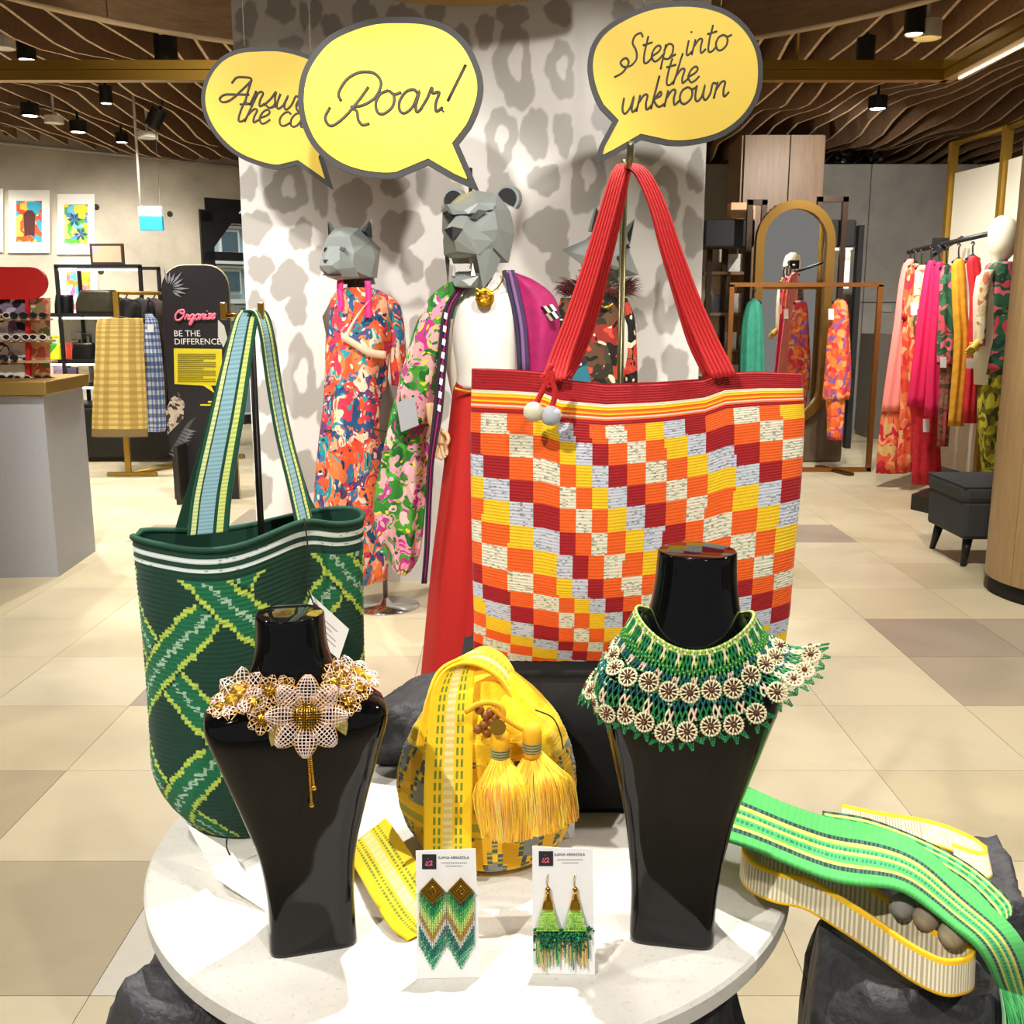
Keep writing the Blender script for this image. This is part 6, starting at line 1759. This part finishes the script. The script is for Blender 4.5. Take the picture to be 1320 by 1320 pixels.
# ---------------------------------------------------------------- yellow drawstring bag
yb = thing('drawstring_bag', 'yellow crochet drawstring bucket bag with big yellow tassels', 'bag', tuple(G(628, 1135, TZ) + Vector((0, .07, 0))))
YY = 1.125
rows = [(1147, 600, 682), (1138, 560, 708), (1115, 535, 726), (1080, 520, 737), (1040, 514, 741), (1000, 519, 738), (960, 534, 727), (930, 550, 708), (905, 566, 690), (885, 580, 674), (868, 590, 662)]
Lp = cr([P(r[1], r[0], YY) for r in rows], 14); Rp = cr([P(r[2], r[0], YY) for r in rows], 14)
NB = len(Lp); z0_ = Lp[0].z; nb = 96
rings = []
for j in range(NB):
    v = j / (NB - 1); c = (Lp[j] + Rp[j]) / 2; h = (Rp[j].x - Lp[j].x) / 2
    g = smooth((v - .45) / .5)
    rib = 1 + .008 * math.sin(j * math.pi * .9)
    ring = []
    for k in range(nb):
        a = 2 * math.pi * k / nb
        f = rib * (1 + .09 * g * math.sin(11 * a + 2 * math.sin(a)) + .03 * nz(math.cos(a) * 2, math.sin(a) * 2, v * 2))
        ring.append(Vector((c.x + h * f * math.cos(a), YY - min(h, .082) * .92 * f * math.sin(a), max(TZ + .002, c.z - (z0_ - TZ - .003) * (1 - v)))))
    rings.append(ring)
Yc1, Yc2, Yg, Yl = lin('#fbcb1a'), lin('#eab016'), lin('#55585f'), lin('#b9b03a')
ry_ = random.Random(3)
def ycol(v, k):
    a = (k + .02) % 1 * 14
    cell = a % 1
    if .1 < v < .3 or .38 < v < .56:
        lo = .1 if v < .3 else .38; hgt = .2 if v < .3 else .18
        q = (v - lo) / hgt; w = abs(cell - .5) * 2
        up = int(a) % 2 == 0
        edge = (q if up else 1 - q)
        if w < edge * .95 and w > edge * .95 - .3: return Yg if ry_.random() > .3 else Yl
        if w < edge * .55 - .05 and edge > .5: return lin('#8d8f8a')
        if q < .07 or q > .93: return Yl if ry_.random() > .5 else Yc1
        return Yc2 if w > edge else Yc1
    if .32 < v < .35: return Yl
    return tuple(x * ry_.uniform(.9, 1.06) for x in Yc1)
body = MB().loft(rings, cap=True, col=ycol)
obj('bag_body', body, vcloth, yb, world=True)
def ystripe(t, w):
    d = abs(w - .5) * 2; i = int(t * 110)
    if d < .2: return lin('#f0dfa0') if i % 2 else lin('#e8cf70')
    if .3 < d < .38 or .5 < d < .58: return lin('#7a8a2a') if i % 3 else lin('#f3cc2a')
    return lin('#fdd01c')
def ybelt(path, wdirs, parent=yb, name='strap', sub=36):
    nn = len(path); c = cr(path, sub); N = len(c); xs = [i / (nn - 1) for i in range(nn)]
    wid = []
    for i in range(N):
        t = i / (N - 1)
        wid.append(Vector([interp(xs, [w[k] for w in wdirs], t) for k in range(3)]))
    return obj(name, MB().ribbon(c, wid, .004, nw=20, wcol=ystripe), vcloth, parent, world=True)
ybelt([P(664, 912, 1.12), P(660, 888, 1.115), P(645, 863, 1.11), P(618, 848, 1.1), P(594, 858, 1.085), P(583, 895, 1.065), P(580, 950, 1.05), P(578, 1010, 1.042), P(577, 1070, 1.036), P(577, 1112, 1.03)],
      [(.0, .045, 0), (.005, .045, 0), (.01, .045, .0), (.02, .042, .0), (.034, .03, 0), (.046, .01, 0), (.05, 0, 0), (.053, 0, 0), (.053, 0, 0), (.053, 0, 0)])
ybelt([P(668, 915, 1.14), P(664, 880, 1.15), P(642, 852, 1.15), P(612, 842, 1.14), P(584, 858, 1.12), P(572, 900, 1.1), P(562, 960, 1.075)],
      [(.0, .04, 0), (.0, .04, 0), (.01, .04, .0), (.015, .04, .0), (.03, .03, 0), (.04, .02, 0), (.045, .01, 0)])
ybelt([G(472, 1076, TZ + .02), G(490, 1104, TZ + .022), G(512, 1140, TZ + .024), G(536, 1176, TZ + .018), G(556, 1196, TZ + .006)],
      [(.045, .035, .022), (.046, .034, .022), (.047, .033, .02), (.047, .03, .018), (.046, .03, .01)])
# tassels
thr = MV('tassel_thread', .6, sheen=.3)
def tassel(hx, hy, spread, bot, seed, Y=1.03):
    r = random.Random(seed); m = MB()
    h = P(hx, hy, Y)
    for k in range(520):
        a = r.uniform(-1, 1); d = r.uniform(-1, 1) * math.sqrt(1 - a * a)
        ex, ey = hx + spread[0] + a * spread[1], bot + r.uniform(-9, 9) + 7 * a * a * -1 + spread[2] * a
        e = P(ex, ey, Y - .012 - .022 * (1 - abs(a)) * (.5 + .5 * d) + .01 * d)
        s = h + Vector((a * .006, d * .006, 0))
        mid = s.lerp(e, .5) + Vector((a * .012 + r.uniform(-.004, .004), -.02 - .008 * d, .008))
        c = r.choice(['#ffc81a', '#ffd824', '#fdb81c', '#ffe03a', '#ffc412', '#f7a714'])
        pts = cr([s, s.lerp(mid, .55) + Vector((0, -.004, .002)), mid, e], 3)
        m.tube(pts, .00095, 3, col=lin(c), cap=False)
    f = obj('tassel', m, thr, yb, world=True, kind='stuff')
    return f
def tassel_head(hx, hy, Y):
    m = MB(); c = P(hx, hy, Y)
    prof = [(.003, .02), (.008, .018), (.0105, .01), (.0105, 0), (.009, -.004), (.0085, -.012), (.011, -.018)]
    m.lathe([(a, b) for a, b in prof][::-1], 16, c, col=(1, 1, 1))
    hd_ = obj('tassel_head', m, M('tassel_yellow', '#f2b51a', .7), yb, world=True)
    w = MB()
    for z in (-.002, -.005, -.008, -.011): w.tube([(c.x + .0096 * math.cos(a), c.y + .0096 * math.sin(a), c.z + z) for a in [2 * math.pi * q / 14 for q in range(14)]], .0013, 5, closed=True)
    obj('binding_thread', w, M('binding', '#8d8a5a', .6), hd_, world=True)
tassel_head(645, 962, 1.03); tassel_head(686, 954, 1.03)
tassel(645, 972, (8, 33, 0), 1078, 1); tassel(688, 966, (10, 48, -14), 1070, 2, 1.034)
bd = MB()
for x, y in ((618, 915), (626, 922), (634, 930), (624, 934), (616, 940), (632, 918), (628, 945), (638, 925)): bd.ball(P(x, y, 1.04), .0055, 8, 6, col=lin('#8a4a12'))
obj('wood_beads', bd, M('bead_brown', '#8a5418', .4), yb, world=True, kind='stuff')
obj('gold_disc', MB().cyl(P(642, 938, 1.02), P(642, 938, 1.02) + Vector((0, -.002, .001)), .0085, n=18), gold, yb, world=True)
obj('drawstring', MB().tube(cr([P(x, y, 1.035) for x, y in ((600, 918), (616, 908), (634, 906), (648, 915), (646, 940), (645, 955))], 6), .0032, 7).tube(cr([P(x, y, 1.035) for x, y in ((634, 912), (650, 925), (665, 935), (684, 945))], 6), .003, 7), M('cord_yellow', '#e8a81a', .8), yb, world=True)
swing_tag('white swing tag half hidden behind the yellow bag', [(722, 955), (742, 1010), (740, 1092), (722, 1050)], [1.14, 1.15, 1.15, 1.14], [(690, 915), (712, 925), (722, 945), (726, 965)], 1.08, False)

# ---------------------------------------------------------------- earring cards
def card(label, quad, tilt=14):
    b0, b1 = G(*quad[3], TZ + .0005), G(*quad[2], TZ + .0005)
    u = (b1 - b0).normalized(); back = Vector((-u.y, u.x, 0))
    up = (Vector((0, 0, 1)) * math.cos(R(tilt)) + back * math.sin(R(tilt))).normalized()
    n = u.cross(up).normalized()
    o = thing('earring_card', label, 'earring card', (b0 + b1) / 2)
    f = lambda px, py, off=.0: PL(px, py, b0, n) + n * off
    obj('card', MB().prism([f(*quad[3]), f(*quad[2]), f(*quad[1]), f(*quad[0])], -n * .0014), white_card, o, world=True)
    c = (f(*quad[0]) + f(*quad[1])) / 2
    m = (f(*quad[2]) + f(*quad[3])) / 2
    s = m.lerp(c, .55) - n * .0014
    e = Vector((s.x, s.y, TZ + .001)) + back * .045
    obj('easel_strut', MB().prism([s - u * .012, s + u * .012, e + u * .012, e - u * .012], back * .0012), white_card, o, world=True)
    return o, f, u, up, n
cA, fA, uA, upA, nA = card('white card holding green chevron bead earrings with gold squares', [(536, 1097), (613, 1094), (619, 1260), (538, 1262)])
cB, fB, uB, upB, nB = card('white card holding green beaded tassel hook earrings', [(686, 1091), (764, 1095), (767, 1257), (687, 1255)])
for o, f, u, up, n, lx, ly, tx in ((cA, fA, uA, upA, nA, 544, 1101, 565), (cB, fB, uB, upB, nB, 694.5, 1097, 714.5)):
    obj('logo', MB().prism([f(lx, ly + 19, .0004), f(lx + 18.5, ly + 19, .0004), f(lx + 18.5, ly, .0004), f(lx, ly, .0004)], n * .0003), matt_black, o, world=True)
    m = MB(); p = f(lx + 4, ly + 14.5, .0009); q = f(lx + 14, ly + 14.5, .0009); sz = (q - p).length / 1.75
    script(m, 'ia', p, (q - p).normalized(), up, sz, .00042, .3)
    obj('logo_script', m, M('logo_pink', '#e8607e', .5), o, world=True)
    p = f(tx, ly + 6, .0003); q = f(tx + 40, ly + 6, .0003)
    print_text('lettering', 'ILIANA ARRAZOLA', ink, o, p, (q - p).normalized(), up, (q - p).length / 8.6, th=.00015)
    m = MB()
    for k, (x0, x1, y) in enumerate(((tx + 4, tx + 37, ly + 10.5), (tx + 10, tx + 31, ly + 14.5))):
        x = x0
        while x < x1:
            m.prism([f(x, y + 1.2, .0003), f(x + 1.6, y + 1.2, .0003), f(x + 1.6, y, .0003), f(x, y, .0003)], n * .0002); x += 2.4
    obj('small_print', m, grey_ink, o, world=True, kind='stuff')
# chevron earrings
def chevron(cx, cy, tip, o=cA, f=fA, n=nA):
    e = thing('bead_earring', 'green chevron bead earring with gold square under the ' + ('black logo' if cx < 580 else 'printed name'), 'earring', f(cx, cy), group='chevron earrings')
    m = MB(); NCOL = 15
    for i in range(NCOL):
        dx = (i - (NCOL - 1) / 2) * 2.35
        y = cy + 2 + abs(dx) * .1; yb_ = tip - abs(dx) * 1.75
        while y < yb_:
            d = y + abs(dx) * 1.75 - (tip - 102)
            c = '#0d5a40' if d < 24 else '#1f8a56' if d < 36 else '#63b85a' if d < 44 else '#c9dc7e' if d < 58 else '#b98a35' if d < 68 else '#d6d8d2' if d < 76 else '#176a5c' if d < 90 else '#2f9a6a'
            if (i * 7 + int(y)) % 5 == 0 and d > 14: c = {'#0d5a40': '#1c7a52', '#1f8a56': '#7cc46a', '#176a5c': '#57b38c', '#2f9a6a': '#9fd8b0'}.get(c, c)
            m.octa(f(cx + dx, y, .0022), .00115, lin(c), sz=1.0)
            y += 2.2
    obj('bead_fringe', m, vbead, e, world=True, kind='stuff')
    def sq(r, z, zt, w):
        a = [f(cx + r * math.cos(t), cy + r * 1.05 * math.sin(t), z) for t in (0, math.pi / 2, math.pi, 3 * math.pi / 2)]
        b = [f(cx + (r - w) * math.cos(t), cy + (r - w) * 1.05 * math.sin(t), z) for t in (0, math.pi / 2, math.pi, 3 * math.pi / 2)]
        mm = MB()
        for k in range(4):
            j = (k + 1) % 4; mm.prism([a[k], a[j], b[j], b[k]], n * zt)
        return mm
    g = obj('gold_square', MB().prism([f(cx + 16 * math.cos(t), cy + 16.5 * math.sin(t), .003) for t in (0, math.pi / 2, math.pi, 3 * math.pi / 2)], n * .0012), M('antique_gold', '#a9822e', .3, 1), e, world=True)
    obj('raised_border', sq(16.3, .004, .0022, 3), gold, g, world=True)
    obj('raised_spiral', sq(10, .004, .0018, 1.8), gold, g, world=True)
    sp = [(-4, 4), (-4, -4), (4, -4), (4, 2), (0, 2), (0, -1)]
    rot = lambda a, b: (cx + (a - b) * .72, cy + (a + b) * .74)
    obj('raised_spiral', MB().tube([f(*rot(a, b), .0052) for a, b in sp], .0007, 5), gold, g, world=True)
chevron(557.7, 1146.4, 1248); chevron(594, 1146, 1248)
def hookearring(cx, seed, o=cB, f=fB, n=nB):
    e = thing('bead_earring', 'green beaded tassel hook earring hanging under the ' + ('black logo' if cx < 720 else 'printed name'), 'earring', f(cx, 1150), group='tassel hook earrings')
    r = random.Random(seed)
    obj('hook', MB().tube(cr([f(cx - 1, 1142, .0015), f(cx - 1.5, 1134, .002), f(cx - 1, 1129, .0025), f(cx, 1126, .001)], 5), .0004, 5), gold, e, world=True)
    obj('ring', MB().ball(f(cx, 1145, .003), .0026, 10, 6), M('antique_gold', '#a9822e', .3, 1), e, world=True)
    cap_ = MB(); rings = []
    for y, w in ((1148, 2.4), (1151, 3.2), (1151.5, 2.8), (1156, 4.5), (1156.5, 4.1), (1162, 6.2), (1169, 7.6), (1170, 7.9)):
        c = f(cx, y, .004); hx = (f(cx + w, y, .004) - c)
        rings.append([c + hx * math.cos(2 * math.pi * k / 14) + n * (hx.length * .7 * math.sin(2 * math.pi * k / 14)) for k in range(14)])
    obj('cone_cap', cap_.loft(rings), gold, e, world=True)
    m = MB()
    for i in range(13):
        dx = (i - 6) * 1.15
        for q in range(13):
            y = 1171 + q * 2.0; sprd = 1 + q * .085
            m.octa(f(cx + dx * sprd, y, .005 + .0004 * q), .0011, lin(r.choice(['#9fd04a', '#b4dc5c', '#7fbf4a'])))
    for i in range(330):
        x = cx + r.gauss(0, 9.5); y = 1193 + abs(r.gauss(0, 1)) * 12
        m.octa(f(max(689, min(765, x)), min(1222, y), .003 + r.random() * .006), .0016, lin(r.choice(['#0d5a34', '#177a48', '#0f6a4a', '#2f9a55', '#0a4a2c'])))
    for i in range(26):
        x = cx + r.uniform(-16, 16); y0 = r.uniform(1205, 1218); y1 = y0 + r.uniform(15, 36); cc = r.choice(['#c9a24a', '#e3d58a', '#1f8a56', '#57b36a', '#d9cfa0', '#0d5a34'])
        y = y0
        while y < min(y1, 1252):
            m.octa(f(max(689, min(765, x)), y, .004), .0011, lin(cc)); y += 2; x += r.uniform(-.3, .3)
    obj('bead_tassel', m, vbead, e, world=True, kind='stuff')
hookearring(706.4, 4); hookearring(741.4, 6)

# ---------------------------------------------------------------- green striped scarf, beige strap and coiled balls on the rocks
SG, SD, SY_, SM = lin('#50b85e'), lin('#0a3226'), lin('#d3cc66'), lin('#137a4a')
SBANDS = [(.13, SG), (.19, SD), (.25, SY_), (.3, SG), (.36, SM), (.4, SG), (.44, SY_), (.5, SM), (.54, SG), (.6, SY_), (.67, SD), (.8, SG), (.84, SG), (1.01, SG)]
def scol(t, w):
    for i, (lim, c) in enumerate(SBANDS):
        if w < lim:
            if c is SD and int(t * 170) % 2: return lin('#2c6a58')
            if c is SM and int(t * 170) % 2: return lin('#37a874')
            return c if int(t * 260) % 2 else tuple(x * .88 for x in c)
    return SG
sf = thing('scarf', 'bright green striped woven scarf with fringe laid over the rocks', 'scarf', (.42, 1.0, .8))
upE = [(930, 1003, .835), (1000, 1036, .835), (1060, 1050, .83), (1120, 1066, .83), (1190, 1098, .83), (1240, 1135, .828), (1290, 1185, .82), (1325, 1235, .79), (1345, 1290, .73)]
loE = [(915, 1078, .84), (985, 1103, .842), (1050, 1122, .845), (1110, 1141, .848), (1165, 1152, .848), (1205, 1170, .845), (1240, 1205, .835), (1270, 1240, .81), (1288, 1268, .77)]
U_ = cr([G(*p) for p in upE], 24); L_ = cr([G(*p) for p in loE], 24)
ctr = [(a + b) / 2 + Vector((0, 0, .004 * math.sin(i * .09))) for i, (a, b) in enumerate(zip(U_, L_))]
obj('cloth', MB().ribbon(ctr, [a - b for a, b in zip(U_, L_)], .005, nw=56, wcol=scol), vcloth, sf, world=True)
upF = [(1060, 1048, .822), (1120, 1058, .822), (1190, 1085, .822), (1250, 1118, .82), (1298, 1160, .812), (1304, 1180, .806)]
loF = [(1075, 1078, .822), (1130, 1092, .822), (1190, 1112, .822), (1240, 1140, .82), (1275, 1175, .812), (1285, 1196, .806)]
U2 = cr([G(*p) for p in upF], 20); L2 = cr([G(*p) for p in loF], 20)
obj('folded_layer', MB().ribbon([(a + b) / 2 for a, b in zip(U2, L2)], [a - b for a, b in zip(U2, L2)], .006, nw=30, wcol=lambda t, w: scol(t, .05 + w * .6)), vcloth, sf, world=True)
fr_ = MB(); rf = random.Random(2)
for i in range(150):
    t = rf.random(); p = L_[-1].lerp(U_[-1], t); q = p + Vector((rf.uniform(-.015, .02), -.02 + rf.uniform(-.012, .012), -.1 + rf.uniform(-.03, .01)))
    mid = p.lerp(q, .4) + Vector((rf.uniform(-.004, .004), -.014, .006))
    fr_.tube(cr([p, mid, q, q + Vector((rf.uniform(-.006, .006), 0, -.05))], 3), .0012, 3, col=lin(rf.choice(['#4fbf62', '#6fd07a', '#2f9a55', '#3aad5c'])), cap=False)
obj('fringe', fr_, thr, sf, world=True, kind='stuff')
bs = thing('strap_coil', 'beige woven strap with yellow edges looped beneath the green scarf', 'strap', (.4, 1.0, .77))
pth = [(1250, 1240), (1254, 1248), (1243, 1257), (1215, 1259), (1175, 1240), (1130, 1208), (1085, 1178), (1040, 1152), (1000, 1143), (968, 1128), (957, 1108), (972, 1102), (990, 1118), (1030, 1130), (1068, 1134), (1110, 1156), (1160, 1190), (1205, 1222), (1250, 1240)]
zs_ = [.795] * 19
c = cr([G(x, y, .80) for x, y in pth], 30)
bcol = lambda t, w: lin('#f0bd1a') if (w > .84 or w < .1) else (lin('#e3d9bd') if int(t * 260) % 2 else lin('#b3a684'))
obj('strap_band', MB().ribbon(c, Vector((.004, .012, .03)), .004, nw=12, wcol=bcol), vcloth, bs, world=True)
pth2 = [(1085, 1052), (1130, 1062), (1200, 1074), (1245, 1090), (1272, 1106), (1266, 1116), (1230, 1105)]
obj('strap_band', MB().ribbon(cr([G(x, y, .802) for x, y in pth2], 40), Vector((.006, .03, .016)), .004, nw=12, wcol=bcol), vcloth, bs, world=True)
for i, (x, y, c_) in enumerate(((1164, 1169, '#8f8c86'), (1195, 1184, '#9a8a74'), (1228, 1206, '#a5987e'))):
    m = MB().ball(G(x, y, .82), .0128, 18, 20, rib=.06, M=Matrix.Rotation(R(50 + 20 * i), 4, 'X'))
    centred('coiled_ball', m, M('coil_' + c_[1:], c_, .7), ['grey coiled cord ball peeping from under the scarf', 'tan coiled cord ball between two others under the scarf', 'beige coiled cord ball nearest the scarf fringe'][i], 'ball', smooth=True)
